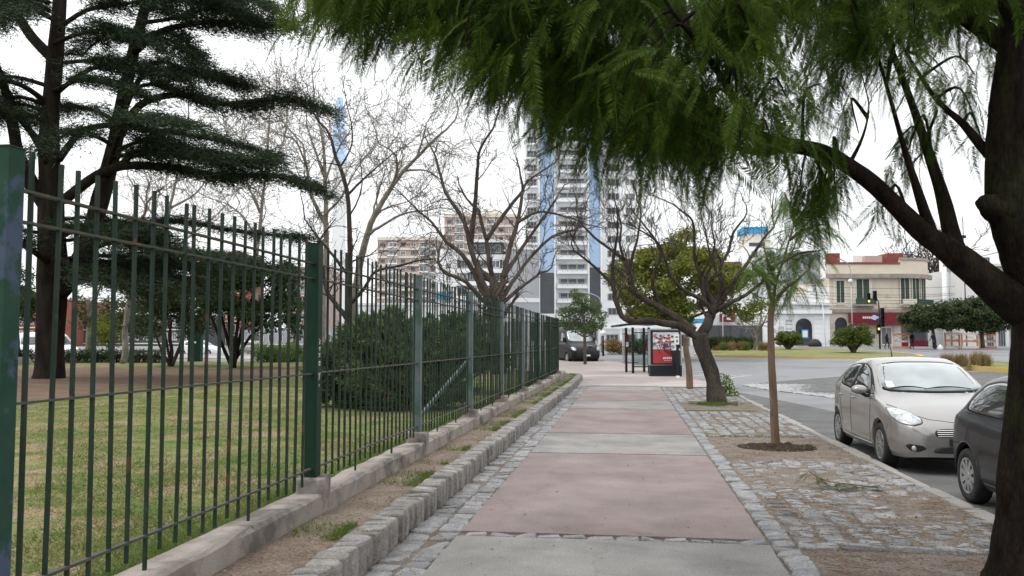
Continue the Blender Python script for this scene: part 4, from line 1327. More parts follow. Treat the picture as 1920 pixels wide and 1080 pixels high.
# ------------------------------------------------------------------ hedges, clipped shrubs, tufts, small trees
def leafy(name, label, cat, base_, cl_, n, size, m, g, group=None, stem=None, **kw):
    root = thing(name, label, cat, base_, 0, group)
    leaf_crown('foliage' if cat != 'tree' else 'crown', cl_, n, size, m, root, g, **kw)
    if stem:
        mb = MB()
        for pts, r0, r1 in stem:
            P2, r2 = smooth_path(pts, list(np.linspace(r0, r1, len(pts))), 4); mb.tube(P2, r2, 7)
        mb.build('stem' if cat != 'tree' else 'trunk', M['bark_mid'], root, smooth=True)
    return root
g = np.random.default_rng(81)
for (x0, x1, lab) in ((30, 62, 'clipped dark hedge left of the cedar trunk'), (120, 228, 'clipped dark hedge right of the cedar trunk beyond the bare ground'), (240, 306, 'clipped dark hedge between the pale trunk and the small olive tree')):
    cl_ = []
    for x in np.arange(x0, x1, 7):
        p = gnd(x, 680, .27); d = (p - cam.location).dot(FWD)
        for q in (673.5, 664):
            cl_.append((pt(x + g.uniform(-2, 2), q + g.uniform(-1, 1), d + g.uniform(-.2, .4)), (.28, .35, .28)))
    leafy('hedge', lab, 'hedge', gnd((x0 + x1) / 2, 680, .27), cl_, 2600, .09, M['dark_leaf'], g, 'clipped hedges along the park path')
cl_ = [(pt(x, g.uniform(655, 672), 46 + g.uniform(-.6, .6)), (.5, .5, .45)) for x in np.arange(486, 570, 8)]
leafy('tall_grass', 'clump of tall pale green grass left of the second fence post', 'plant', gnd(525, 680, .27), cl_, 1600, .28, M['weed_leaf'], g, aspect=.15, flat=-.6)

# traffic island
isl = [(1302, 667.5), (1340, 670), (1420, 671), (1520, 672), (1600, 673), (1680, 674), (1735, 672), (1722, 668), (1680, 664), (1600, 659), (1500, 655.5), (1420, 655), (1350, 657), (1310, 661)]
ip = [gnd(a, b, -.12) for a, b in isl]
ring = [(p.x, p.y) for p in ip]
mb = MB()
cx, cy = sum(p.x for p in ip) / len(ip), sum(p.y for p in ip) / len(ip)
n = len(ip)
V = [(p.x, p.y, p.z) for p in ip] + [(p.x, p.y, p.z + .17) for p in ip] + [(p.x + (cx - p.x) * .03, p.y + (cy - p.y) * .05, p.z + .17) for p in ip]
F = [[k, (k + 1) % n, n + (k + 1) % n, n + k] for k in range(n)] + [[n + k, n + (k + 1) % n, 2 * n + (k + 1) % n, 2 * n + k] for k in range(n)]
o = mb.add(V, F).build('island_kerb', M['yellow_kerb']); o['kind'] = 'structure'
poly_sheet('island_lawn', [(v[0], v[1], v[2] - .012) for v in V[2 * n:]], M['island_grass'])
def on_isl(px, py): return gnd(px, py, .05)
g = np.random.default_rng(82)
for (px, py, x0, x1, ytop, lab) in ((1478, 655, 1447, 1509, 618, 'smaller clipped round shrub on the grass traffic island'), (1600, 661, 1552, 1646, 606, 'larger spreading round shrub with a short stem on the traffic island')):
    b = on_isl(px, py); d = (b - cam.location).dot(FWD)
    w = (x1 - x0) / 2 * d / FPX; h = (py - ytop) * d / FPX
    cl_ = clumps((b.x, b.y, b.z + h * .58), (w * .80, w * .80, h * .34), 70, w * .22, g, .7, .35)
    cl_ += clumps((b.x, b.y, b.z + h * .4), (w * .85, w * .85, h * .2), 30, w * .18, g, .7, .5)
    leafy('round_shrub', lab, 'shrub', b, cl_, 900, .17, M['shrub_leaf'], g, stem=[([b + Vector((0, 0, -.05)), b + Vector((0, 0, h * .3)), b + Vector((.1, 0, h * .5))], .22, .1), ([b, b + Vector((.5, 0, h * .3)), b + Vector((w * .5, 0, h * .5))], .14, .06), ([b, b + Vector((-.5, 0, h * .3)), b + Vector((-w * .5, 0, h * .5))], .14, .06)], shell=.3)
# hedge and grass tufts at the back of the island
cl_ = []
for x in np.arange(1330, 1412, 6):
    for y in (640, 647): cl_.append((pt(x, y + g.uniform(-2, 2), 78 + g.uniform(-.5, .5)), (.5, .6, .42)))
leafy('hedge', 'low dark hedge at the back of the traffic island', 'hedge', on_isl(1370, 656), cl_, 700, .2, M['dark_leaf'], g)
for i, (px, lab) in enumerate(((1342, 'leftmost'), (1356, 'second'), (1371, 'third'), (1390, 'fourth'), (1399, 'fifth'), (1428, 'sixth'), (1440, 'last'))):
    b = on_isl(px, 657); d = (b - cam.location).dot(FWD)
    k = 420
    A = np.array(b)[None] + np.stack([g.normal(0, .13, k), g.normal(0, .13, k), g.uniform(0, .1, k)], 1)
    D = np.stack([g.normal(0, .32, k), g.normal(0, .32, k), np.ones(k)], 1)
    Vv, Ff = blades_np(A, D, g.uniform(.4, .95, k), g.uniform(.012, .025, k), g)
    tag(mesh_obj('grass_tuft', np_mesh('grass_tuft', Vv, Ff), M['dry_tuft'] if i % 3 != 1 else M['weed_leaf']), '%s ornamental grass tuft in the row before the island hedge' % lab if lab in ('leftmost', 'last') else '%s grass tuft from the left in the row before the island hedge' % lab, 'plant', 'grass tufts on the traffic island')
bare_tree('small_tree', 'small pale branched tree with sparse leaves on the traffic island', [
    ([(1415, 656), (1417, 640), (1420, 622), (1424, 608)], 9, 6, 0, 0), ([(1416, 640), (1405, 620), (1390, 605), (1372, 590)], 5, 2), ([(1419, 625), (1432, 605), (1440, 585)], 5, 2), ([(1416, 636), (1410, 615), (1412, 595)], 4, 2), ([(1422, 612), (1445, 598), (1458, 588)], 4, 2)],
    66, M['bark_pale'], 83, 2.0, 4, 1, .02, 4)
# second island at the right with four tufts
i2 = [(1700, 684), (1760, 690), (1830, 696), (1905, 702), (1990, 706), (1990, 692), (1900, 688), (1820, 684), (1760, 680)]
ip = [gnd(a, b, -.12) for a, b in i2]
n = len(ip); cx, cy = sum(p.x for p in ip) / n, sum(p.y for p in ip) / n
V = [(p.x, p.y, p.z) for p in ip] + [(p.x, p.y, p.z + .26) for p in ip] + [(p.x + (cx - p.x) * .04, p.y + (cy - p.y) * .12, p.z + .26) for p in ip]
o = MB().add(V, [[k, (k + 1) % n, n + (k + 1) % n, n + k] for k in range(n)] + [[n + k, n + (k + 1) % n, 2 * n + (k + 1) % n, 2 * n + k] for k in range(n)]).build('island_kerb', M['yellow_kerb']); o['kind'] = 'structure'
poly_sheet('island_lawn', [(v[0], v[1], v[2] - .02) for v in V[2 * n:]], M['island_grass'])
for i, (px, s, lab) in enumerate(((1776, 1.0, 'leftmost dry brown grass tuft on the yellow kerbed island'), (1802, .95, 'dry brown grass tuft second on the yellow kerbed island'), (1832, 1.05, 'taller dry grass tuft behind the last one on the yellow kerbed island'), (1846, .9, 'dry brown grass tuft beside the dark trunk on the yellow kerbed island'))):
    b = gnd(px, 686 if i != 2 else 684, .12)
    k = 700
    A = np.array(b)[None] + np.stack([g.normal(0, .12, k), g.normal(0, .12, k), g.uniform(-.05, .1, k)], 1)
    D = np.stack([g.normal(0, .35, k), g.normal(0, .35, k), np.ones(k)], 1)
    Vv, Ff = blades_np(A, D, g.uniform(.3, .78, k) * s, g.uniform(.01, .02, k), g)
    tag(mesh_obj('grass_tuft', np_mesh('grass_tuft', Vv, Ff), M['dry_tuft']), lab, 'plant', 'dry tufts on the yellow kerbed island')
# leafy street trees before the shops at the right
for (cx_, cy_, w_, h_, lab) in ((1745, 597, 52, 36, 'spreading green street tree left of the utility pole'), (1835, 592, 58, 40, 'dark green street tree between the utility pole and the near trunk')):
    d = 84
    b = gnd(cx_ + 8, 657, .0); b.z = gz(b.y)
    c = pt(cx_, cy_, d)
    cl_ = clumps(c, (w_ * d / FPX, 1.8, h_ * d / FPX * .8), 85, .72, g, .7, .3)
    leafy('street_tree', lab, 'tree', Vector((c.x, c.y, gz(c.y))), cl_, 520, .3, M['olive_leaf'], g, stem=[([Vector((c.x + .3, c.y, gz(c.y))), Vector((c.x + .2, c.y, c.z - 1.5)), c], .22, .1)], shell=.3)
# planting by the corner: low bushes on the far side of the cross street
for i, (x, y, m_, lab) in enumerate(((1190, 648, 'olive_leaf', 'low olive bush in the planting behind the bus shelter'), (1170, 655, 'dry_tuft', 'brownish bush beside the planting behind the bus shelter'), (1150, 650, 'dry_tuft', 'orange brown bush at the far kerb right of the van'), (1210, 652, 'dry_tuft', 'tan bush seen through the shelter glass'), (1232, 640, 'olive_leaf', 'green bush behind the advertising panel'), (1330, 642, 'dark_leaf', 'dark green bush right of the crooked tree trunk'))):
    d = 70
    c = pt(x, y, d)
    leafy('bush', lab, 'shrub', Vector((c.x, c.y, gz(c.y))), clumps(c, (.9, .6, .5), 16, .42, g, .8, .3), 800, .17, M[m_], g)

# ------------------------------------------------------------------ ground cover
g = np.random.default_rng(91)
def blade_field(name, P, h0, h1, w, m, label=None, lean=.5):
    n = len(P)
    D = np.stack([g.normal(0, lean, n), g.normal(0, lean, n), np.ones(n)], 1)
    V, F = blades_np(P, D, g.uniform(h0, h1, n), g.uniform(w * .6, w * 1.3, n), g)
    o = mesh_obj(name, np_mesh(name, V, F), m)
    return tag(o, label, 'grass' if label else None, None, 'stuff')
n = 210000
u = g.uniform(0, 1, n) ** 1.7
Y = 3.0 + u * 22
X = FX - .12 - g.uniform(0, 1, n) ** 1.2 * (1.0 + Y * .62)
def lump(X, Y, s):
    return np.sin(X * 1.9 * s + 1.3 * np.sin(Y * .8 * s)) * np.sin(Y * 1.6 * s + 1.1 * np.sin(X * 1.1 * s)) + .6 * np.sin(X * 4.3 * s + Y * 3.1 * s)
keep = lump(X, Y, .8) + g.normal(0, .5, n) > -.45
X, Y = X[keep], Y[keep]
blade_field('grass', np.stack([X, Y, np.full(len(X), .268)], 1), .02, .055, .0035, M['grass_blade'], 'short patchy green and straw coloured lawn grass behind the fence', 1.1)
# thicker fringe along the fence and weeds on the earth strip
n = 16000
Y = 3 + g.uniform(0, 1, n) ** 1.5 * 30
X = FX - .12 - np.abs(g.normal(0, .16, n))
blade_field('grass', np.stack([X, Y, np.full(n, .27) + np.array([gz(v) for v in Y])], 1), .03, .09, .004, M['weed_leaf'], 'longer green grass fringe along the inner side of the fence kerb', .6)
n = 26000
Y = 4 + g.uniform(0, 1, n) ** 1.2 * 31
X = np.where(g.uniform(0, 1, n) < .62, -2.10 - np.abs(g.normal(0, .05, n)), g.uniform(-2.5, -2.1, n))
keep = (np.sin(Y * 2.3) + np.sin(Y * 5.1 + 1) + .7 * np.sin(Y * .9) + (Y - 12) * .05 > .45) & (X > -2.52)
X, Y = X[keep], Y[keep]
blade_field('weeds', np.stack([X, Y, np.array([gz(v) for v in Y]) + .17], 1), .02, .08, .004, M['weed_leaf'], 'green weed tufts growing on the earth strip behind the edging stones', .8)
# weeds at the foot of the crooked tree and along the verge
n = 1500
P0 = np.array(tipa.location)
a = g.uniform(0, 6.28, n); r = np.abs(g.normal(.26, .1, n)) * (1 + .3 * np.sin(a * 3))
blade_field('weeds', np.stack([P0[0] + r * np.cos(a) * 1.2 - .1, P0[1] - .2 + r * np.sin(a), np.full(n, -.01)], 1), .03, .14, .007, M['weed_leaf'], 'ring of green weeds at the foot of the crooked tree', .7)
n = 2600
Y = np.where(g.uniform(0, 1, n) < .5, g.normal(15.0, .06, n), g.normal(20.4, .05, n)); X = g.uniform(1.3, 2.9, n)
Y = np.where(g.uniform(0, 1, n) < .35, g.uniform(15, 20.5, n), Y); X = np.where((Y > 15.2) & (Y < 20.2), 1.32 + .232 * np.round((X - 1.32) / .232) + g.normal(0, .015, n), X)
blade_field('weeds', np.stack([X, Y, np.full(n, -.014)], 1), .015, .05, .004, M['weed_leaf'], 'thin green weeds in the joints of the farther cobbled verge', .8)
# leafy weed right of the crooked tree
b = gnd(1358, 742); d = (b - cam.location).dot(FWD)
leafy('weed_bush', 'bright green leafy weed right of the crooked tree trunk', 'plant', b, [(pt(x, y, d + g.uniform(-.2, .2)), (.22, .22, .18)) for x, y in ((1352, 728), (1362, 722), (1370, 735), (1358, 712), (1374, 742), (1345, 735))], 2600, .09, M['weed_leaf'], g, stem=[([b, b + Vector((.05, 0, .3))], .012, .006)])
# fallen leafy twig on the cobbles
b = gnd(1572, 916, .0)
fb = thing('fallen_branch', 'fallen feathery green branch lying on the cobbled verge', 'branch', b)
mb = MB()
tw, trd = smooth_path([b + Vector((-.28, .1, .16)), b + Vector((-.12, 0, .08)), b + Vector((.1, -.05, .06)), b + Vector((.35, .0, .03)), b + Vector((.5, .12, .05))], [.004, .006, .006, .005, .003], 5)
mb.tube(tw, trd, 5); mb.build('stem', M['bark_sapling'], fb)
parts = []
for k in range(34):
    i = int(g.integers(0, len(tw) - 4)); vi = int(g.integers(0, 7))
    dv = np.array([g.normal(0, .8), g.normal(-.3, .5), g.uniform(-.35, .05)])
    v = (FV[vi][0] * g.uniform(.14, .26)) @ rot_to(dv, g.normal(0, .3)).T + np.array(tw[i])
    v[:, 2] = np.maximum(v[:, 2], .012 + g.uniform(0, .02))
    parts.append((v, FV[vi][1]))
V, F = join_np(parts)
mesh_obj('leaves', np_mesh('leaves', V, F), M['frond_leaf'], fb)
# tree pit with dug soil
c = gnd(1455, 838, -.005)
o = bumpy('soil_pit', c.x - .62, c.x + .62, c.y - .5, c.y + .5, .0, M['soil'], 40, 34, .09, 17, 11.0)
for v in o.data.vertices:
    e = ((v.co.x - c.x) / .58) ** 2 + ((v.co.y - c.y) / .46) ** 2
    v.co.z = -.035 if e > 1 else v.co.z * .8 + .022 * (1 - e)
# leaf litter
n = 9000
X = g.uniform(1.25, 3.15, n); Y = 5.4 + g.uniform(0, 1, n) ** 1.4 * 9
m1 = n // 4
m2 = m1 + 160
X[:m1] = g.uniform(-2.5, -1.45, m1); Y[:m1] = 4.2 + g.uniform(0, 1, m1) ** 1.5 * 14
X[m1:m2] = g.uniform(-1.4, 1.1, m2 - m1)
Z = np.where(X < -1.9, .185, .006)
V, F = leaves_np(np.stack([X, Y, Z + g.uniform(0, .006, n)], 1), g.uniform(.008, .035, n), g, flat=.93, aspect=.35)
tag(mesh_obj('leaf_litter', np_mesh('leaf_litter', V, F), M['dry_litter']), 'brown dry leaf litter scattered over the verge and gutter', 'litter', None, 'stuff')
n = 420
mb = MB()
for k in range(n):
    x, y = g.uniform(1.3, 3.1), g.uniform(5.6, 9.5)
    a = g.normal(-.5, .5); l = g.uniform(.04, .22)
    mb.bar((x, y, .012 + g.uniform(0, .012)), (x + l * math.cos(a), y + l * math.sin(a), .012 + g.uniform(0, .02)), .003, .003)
tag(mb.build('dry_twigs', M['bark_sapling']), 'thin dry leaf stalks strewn over the near cobbled verge', 'litter', None, 'stuff')
# ------------------------------------------------------------------ vehicles
def cr1(ctrl, k):
    """dense Catmull-Rom of a small list of 2-D points"""
    C = np.array(ctrl, float); out = []
    for i in range(len(C) - 1):
        a, b, c, d = C[max(i - 1, 0)], C[i], C[i + 1], C[min(i + 2, len(C) - 1)]
        for j in range(k):
            t = j / k
            out.append(.5 * (2 * b + (c - a) * t + (2 * a - 5 * b + 4 * c - d) * t * t + (3 * b - a - 3 * c + d) * t ** 3))
    out.append(C[-1])
    return np.array(out)

class Car:
    """a car: x across, y from nose (0) to tail (L), z up; the body is lofted through cross-sections"""
    def __init__(s, root, spec, paint):
        s.root, s.sp = root, spec
        L, ax, Rw = spec['L'], spec['axles'], spec['arch']
        ys = list(np.linspace(0, L, 46)) + [0.015, .04, .07, L - .015, L - .04, L - .07]
        for a in ax:
            ys += [a + Rw * q for q in (-1.06, -1.0, -.985, -.95, -.88, -.75, -.55, -.3, 0, .3, .55, .75, .88, .95, .985, 1.0, 1.06)]
        ys = sorted(ys)
        ys = [y for i, y in enumerate(ys) if i == 0 or y - ys[i - 1] > .004]
        I = lambda key: interp(*zip(*spec[key]), ys)
        top, hw, belt, wt, dz = I('top'), I('hw'), I('belt'), I('wt'), I('edge')
        sill = I('sill')
        rows = []
        for j, y in enumerate(ys):
            zb = sill[j]
            arch = 0
            for a in ax:
                if abs(y - a) < Rw:
                    arch = max(arch, spec['wz'] + math.sqrt(Rw * Rw - (y - a) ** 2))
            z0 = max(zb, arch)
            be = max(min(belt[j], top[j] - .01), z0 + .06)
            te = max(top[j] - dz[j], be + .004)
            h = hw[j]
            z1 = max(z0 + .02, zb + .12) if not arch else z0 + .02
            z2 = max(zb + (be - zb) * .5, z1 + .02)
            z3 = max(be - .07, z2 + .015)
            flare = .012 if arch else 0
            c = [(h * .93 + flare, z0), (h * .985 + flare, z1), (h, z2), (h * .985, z3), (h * .95, be), ((h * .95 + wt[j]) / 2 + spec.get('tumble', .03) * min(1, (te - be) * 3), (be + te) / 2), (wt[j], te), (wt[j] * .6, top[j] - .012), (0, top[j])]
            half = cr1(c, 3)
            full = [(-x, z) for x, z in half] + [(x, z) for x, z in half[::-1][1:]]
            rows.append([(x, y, z) for x, z in full])
        n = len(rows[0])
        V = [v for r in rows for v in r]
        F = []
        for j in range(len(rows) - 1):
            for k in range(n - 1):
                F.append([j * n + k, (j + 1) * n + k, (j + 1) * n + k + 1, j * n + k + 1])
        F.append(list(range(n))); F.append([(len(rows) - 1) * n + k for k in range(n)][::-1])
        me = np_mesh('body', V, F, True)
        me.materials.append(paint)
        s.body = mesh_obj('body', me, None, root, world_space=False)
        tri = [[f[0], f[i], f[i + 1]] for f in F for i in range(1, len(f) - 1)]
        s.bvh = BVHTree.FromPolygons([Vector(v) for v in V], tri)
    def hit(s, p, d):
        p, d = Vector(p), Vector(d).normalized()
        r = s.bvh.ray_cast(p - d * 2.5, d)
        return (r[0], r[1]) if r[0] is not None else (p, -d)
    def patch(s, name, outline, d, m, lift=.004, parent=None, rings=6, dense=6, thick=0.0, closed=True):
        """a surface piece following the body inside an outline, seen along direction d"""
        O = [Vector(p) for p in outline]
        B = []
        for i in range(len(O)):
            a, b = O[i], O[(i + 1) % len(O)]
            for j in range(dense): B.append(a.lerp(b, j / dense))
        for _ in range(2):
            B = [(B[i - 1] + B[i] * 2 + B[(i + 1) % len(B)]) / 4 for i in range(len(B))]
        c = sum(B, Vector()) / len(B)
        d = Vector(d).normalized()
        V, F = [], []
        h, _ = s.hit(c, d); V.append(h - d * lift)
        nb = len(B)
        for r in range(1, rings + 1):
            for p in B:
                q = c.lerp(p, r / rings); h, _ = s.hit(q, d); V.append(h - d * (lift if r < rings or not thick else lift))
        for k in range(nb): F.append([0, 1 + k, 1 + (k + 1) % nb])
        for r in range(rings - 1):
            for k in range(nb):
                a, b = 1 + r * nb, 1 + (r + 1) * nb
                F.append([a + k, b + k, b + (k + 1) % nb, a + (k + 1) % nb])
        base = len(V)                                     # skirt back into the body
        for k in range(nb): V.append(Vector(V[1 + (rings - 1) * nb + k]) + d * (lift + .01))
        for k in range(nb):
            a = 1 + (rings - 1) * nb
            F.append([a + k, base + k, base + (k + 1) % nb, a + (k + 1) % nb])
        me = np_mesh(name, [tuple(v) for v in V], F, True)
        me.materials.append(m)
        return mesh_obj(name, me, None, parent or s.root, world_space=False)
    def seam(s, name, pts, d, r=.0035, m=None, parent=None, lift=0.0):
        d = Vector(d).normalized(); P = []
        for a, b in zip(pts[:-1], pts[1:]):
            for j in range(8):
                h, _ = s.hit(Vector(a).lerp(Vector(b), j / 8), d); P.append(h - d * lift)
        P.append(s.hit(pts[-1], d)[0] - d * lift)
        return MB().tube(P, r, 5).build(name, m or M['rubber'], parent or s.root, world_space=False)
    def wheels(s, rad, width, style):
        sp = s.sp
        for a in sp['axles']:
            for sx in (-1, 1):
                hw = float(interp(*zip(*sp['hw']), [a])[0])
                w = thing('wheel', None, None); w.parent = s.root
                w.location = (sx * (hw - .015), a, rad); w.rotation_euler = (0, 0, 0 if sx < 0 else math.pi)
                # outward is -x in the wheel's own frame
                R_, rr = rad, rad * .66
                MB().lathe([(rr, .01), (rr * 1.02, -.004), (R_ * .93, -.006), (R_ * .985, .02), (R_, .045), (R_, width - .045), (R_ * .98, width - .02), (R_ * .9, width), (rr, width)], 32, (0, 0, 0), 'x').build('tyre', M['tyre'], w, True, False)
                MB().lathe([(rr * 1.01, .004), (rr * .97, .0), (rr * .93, .012), (rr * .9, .07), (.02, .09)], 32, (0, 0, 0), 'x').build('rim_well', M['plastic'] if style == 'alloy' else M['rubber'], w, True, False)
                mb = MB()
                mb.lathe([(rr * 1.0, .006), (rr * .985, -.006), (rr * .9, .0), (rr * .88, .03)], 32, (0, 0, 0), 'x')
                mb.lathe([(.001, -.004), (.035, -.003), (.055, .006), (.06, .04)], 16, (0, 0, 0), 'x')
                ns = 9 if style == 'alloy' else 10
                for k in range(ns):
                    an = 2 * math.pi * k / ns + .2
                    for off in ((-.085, .085) if style == 'alloy' else (0,)):
                        a0, a1 = an + off * .5, an + off * 1.4
                        p = Vector((.012, .05 * math.cos(a0), .05 * math.sin(a0))); q = Vector((.008, rr * .92 * math.cos(a1), rr * .92 * math.sin(a1)))
                        mb.bar(p, q, .016 if style == 'alloy' else .05, .02, up=(1, 0, 0))
                mb.build('rim', M['rim'], w, False, False)
    def underside(s):
        sp = s.sp
        MB().box(-sp['W'] / 2 + .22, sp['W'] / 2 - .22, .25, sp['L'] - .25, .17, .62).build('underbody', M['rubber'], s.root, False, False)
        for a in sp['axles']:
            MB().box(-sp['W'] / 2 + .2, sp['W'] / 2 - .2, a - .4, a + .4, .2, .66).build('wheel_well', M['rubber'], s.root, False, False)

# --- silver hatchback facing the camera
silver = thing('parked_car', 'silver hatchback parked at the kerb with its nose towards the viewer', 'car', (4.25, 11.64, -.12), R(-.6))
hb = dict(L=4.03, W=1.69, axles=(.82, 3.33), arch=.345, wz=.30,
    top=[(0, .56), (.03, .63), (.1, .70), (.22, .775), (.42, .855), (.7, .92), (1.0, .985), (1.08, 1.01), (1.35, 1.17), (1.7, 1.36), (1.95, 1.445), (2.3, 1.485), (2.8, 1.475), (3.25, 1.42), (3.6, 1.345), (3.72, 1.28), (3.86, 1.08), (3.95, .9), (4.0, .72), (4.03, .55)],
    hw=[(0, .46), (.03, .575), (.09, .67), (.2, .755), (.4, .81), (.7, .84), (1.2, .845), (3.1, .845), (3.5, .825), (3.8, .76), (3.95, .68), (4.03, .56)],
    belt=[(0, .5), (.1, .62), (.3, .72), (.6, .81), (.95, .89), (1.3, .925), (2.2, .955), (3.0, 1.0), (3.5, 1.04), (3.8, 1.0), (3.95, .8), (4.03, .5)],
    wt=[(0, .38), (.1, .52), (.3, .62), (.7, .70), (1.0, .715), (1.4, .655), (1.8, .60), (2.3, .575), (3.2, .555), (3.6, .53), (3.85, .54), (4.03, .4)],
    edge=[(0, .03), (.3, .035), (.9, .05), (1.1, .055), (1.7, .06), (2.2, .055), (3.2, .055), (3.7, .06), (4.03, .03)],
    sill=[(0, .24), (.2, .21), (1.2, .20), (3.0, .20), (3.7, .24), (4.03, .30)])
car = Car(silver, hb, M['silver_paint'])
car.wheels(.305, .19, 'alloy'); car.underside()
FRONT, LEFT, RIGHTD, REAR = (0, 1, 0), (1, 0, 0), (-1, 0, 0), (0, -1, 0)
wsf = car.patch('windscreen_surround', [(-.71, 1, 1.01), (0, 1, .995), (.71, 1, 1.01), (.60, 1.6, 1.375), (.3, 1.7, 1.42), (-.3, 1.7, 1.42), (-.60, 1.6, 1.375)], FRONT, M['rubber'], .003, rings=8)
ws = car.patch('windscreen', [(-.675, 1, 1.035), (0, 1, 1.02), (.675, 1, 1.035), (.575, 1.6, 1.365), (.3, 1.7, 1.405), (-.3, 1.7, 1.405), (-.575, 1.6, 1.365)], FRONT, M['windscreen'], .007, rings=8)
MB().add([car.hit((-.60 + a, 1, 1.07 + b), FRONT)[0] + Vector((0, -.011, .004)) for a, b in ((0, 0), (.1, 0), (.095, .075), (.005, .075))], [[0, 1, 2, 3]]).build('sticker', M['white_plain'], ws, world_space=False)
for x0, x1 in ((-.58, -.1), (-.12, .50)):
    P = [car.hit((x0 + (x1 - x0) * t, 1, 1.035 + .03 * math.sin(3 * t)), FRONT)[0] + Vector((0, -.02, .016)) for t in np.linspace(0, 1, 8)]
    MB().tube(P, [.006, .009, .012, .011, .010, .009, .008, .006], 6).build('wiper', M['plastic'], silver, world_space=False)
for sx, D in ((-1, LEFT), (1, RIGHTD)):
    X = sx * 1.0
    w1 = [(X, 1.42, .985), (X, 1.62, 1.14), (X, 1.85, 1.285), (X, 2.12, 1.355), (X, 2.27, 1.365), (X, 2.33, 1.0)]
    w2 = [(X, 2.42, 1.005), (X, 2.37, 1.365), (X, 2.75, 1.355), (X, 3.05, 1.31), (X, 3.16, 1.22), (X, 3.12, 1.05)]
    tri = [(X, 1.24, .965), (X, 1.40, .972), (X, 1.50, 1.09), (X, 1.45, 1.08)]
    car.patch('window_surround', [(X, 1.22, .955), (X, 1.55, 1.17), (X, 1.85, 1.315), (X, 2.15, 1.38), (X, 2.6, 1.385), (X, 3.05, 1.34), (X, 3.2, 1.23), (X, 3.15, 1.02), (X, 2.3, .975)], D, M['rubber'], .003, rings=7)
    for nm, w in (('side_window', w1), ('side_window', w2), ('quarter_window', tri)):
        car.patch(nm, w, D, M['car_glass'], .007, rings=5)
    for dn, pts in (('door_seam', [(X, 1.27, .95), (X, 1.24, .7), (X, 1.28, .34), (X, 1.36, .25)]), ('door_seam', [(X, 2.36, 1.38), (X, 2.37, .98), (X, 2.36, .6), (X, 2.34, .25)]), ('door_seam', [(X, 3.18, 1.1), (X, 3.1, .88), (X, 2.98, .62), (X, 2.9, .42)]), ('sill_trim', [(X, 1.22, .27), (X, 2.2, .26), (X, 2.95, .27)])):
        car.seam(dn, pts, D, .004 if dn == 'door_seam' else .012, M['rubber'] if dn == 'door_seam' else M['silver_paint'])
    for y in (2.2, 3.0):
        h, n_ = car.hit((X, y, .86), D)
        MB().tube([h + Vector((sx * -.005, -.075, 0)), h + Vector((sx * .022, -.05, .004)), h + Vector((sx * .024, .05, .006)), h + Vector((sx * -.005, .075, .004))], [.012, .014, .014, .011], 8).build('door_handle', M['silver_paint'], silver, True, False)
    # mirror: shell, glass and foot
    h, _ = car.hit((X, 1.42, .965), D)
    c = h + Vector((sx * .15, -.02, .055))
    mr_ = MB(); mr_.lathe([(.001, -.075), (.05, -.07), (.085, -.045), (.1, 0), (.098, .04), (.08, .06)], 16, (0, 0, 0), 'y')
    mr_.v = [(c.x + v[0] * 1.15, c.y + v[1], c.z + v[2] * .68) for v in mr_.v]
    mo = mr_.build('mirror', M['silver_paint'], silver, True, False)
    MB().add([(c.x + .1 * math.cos(a), c.y + .058, c.z + .055 * math.sin(a)) for a in np.linspace(0, 2 * math.pi, 14)[:-1]], [list(range(13))]).build('mirror_glass', M['chrome'], mo, world_space=False)
    MB().tube([h + Vector((0, 0, -.03)), h + Vector((sx * .06, -.01, -.03)), c + Vector((0, 0, -.03))], [.03, .026, .03], 8).build('mirror_foot', M['plastic'], mo, True, False)
    # headlight
    dh = (sx * -.62, .74, -.28)
    hl = [(sx * .80, .66, .83), (sx * .745, .42, .855), (sx * .65, .24, .825), (sx * .52, .10, .735), (sx * .50, .06, .66), (sx * .60, .09, .615), (sx * .72, .22, .64), (sx * .79, .42, .72)]
    car.patch('headlight_surround', hl, dh, M['rubber'], .003, rings=5)
    cc = sum((Vector(p) for p in hl), Vector()) / len(hl)
    hlo = car.patch('headlight', [tuple(Vector(p).lerp(cc, .05)) for p in hl], dh, M['lamp_glass'], .010, rings=6)
    for q, rr_ in (((sx * .63, .2, .70), .062), ((sx * .715, .34, .765), .05)):
        h, _ = car.hit(q, dh)
        dd = Vector(dh).normalized(); h = h - dd * .013
        u = dd.orthogonal().normalized(); w = dd.cross(u)
        MB().add([h + u * rr_ * math.cos(a) + w * rr_ * math.sin(a) for a in np.linspace(0, 2 * math.pi, 17)[:-1]] + [h - dd * .004], [[k, (k + 1) % 16, 16] for k in range(16)]).build('reflector', M['reflector'], hlo, True, False)
    fg = [(sx * .66, .1, .40), (sx * .50, .05, .385), (sx * .46, .03, .345), (sx * .55, .05, .30), (sx * .64, .1, .31), (sx * .70, .13, .37)]
    fr = car.patch('fog_recess', fg, (sx * -.4, .9, 0), M['plastic'], .004, rings=4)
    h, _ = car.hit((sx * .60, .08, .345), (sx * -.4, .9, 0))
    MB().lathe([(.001, -.016), (.03, -.014), (.034, -.008)], 14, tuple(h), 'y').build('fog_lamp', M['lamp_glass'], fr, True, False)
gr = car.patch('grille', [(-.33, 0, .60), (.33, 0, .60), (.37, 0, .555), (.35, 0, .49), (-.35, 0, .49), (-.37, 0, .555)], FRONT, M['plastic'], .004, rings=4)
for z in (.505, .53, .555, .58):
    car.seam('grille_bar', [(-.34, 0, z), (0, 0, z), (.34, 0, z)], FRONT, .006, M['chrome'], gr, .006)
car.patch('lower_intake', [(-.36, 0, .37), (.36, 0, .37), (.40, 0, .29), (-.40, 0, .29)], FRONT, M['plastic'], .004, rings=4)
car.seam('bonnet_seam', [(-.76, .72, .86), (-.62, .24, .835), (-.40, .12, .74), (0, .05, .66), (.40, .12, .74), (.62, .24, .835), (.76, .72, .86)], (0, .45, -1), .004)
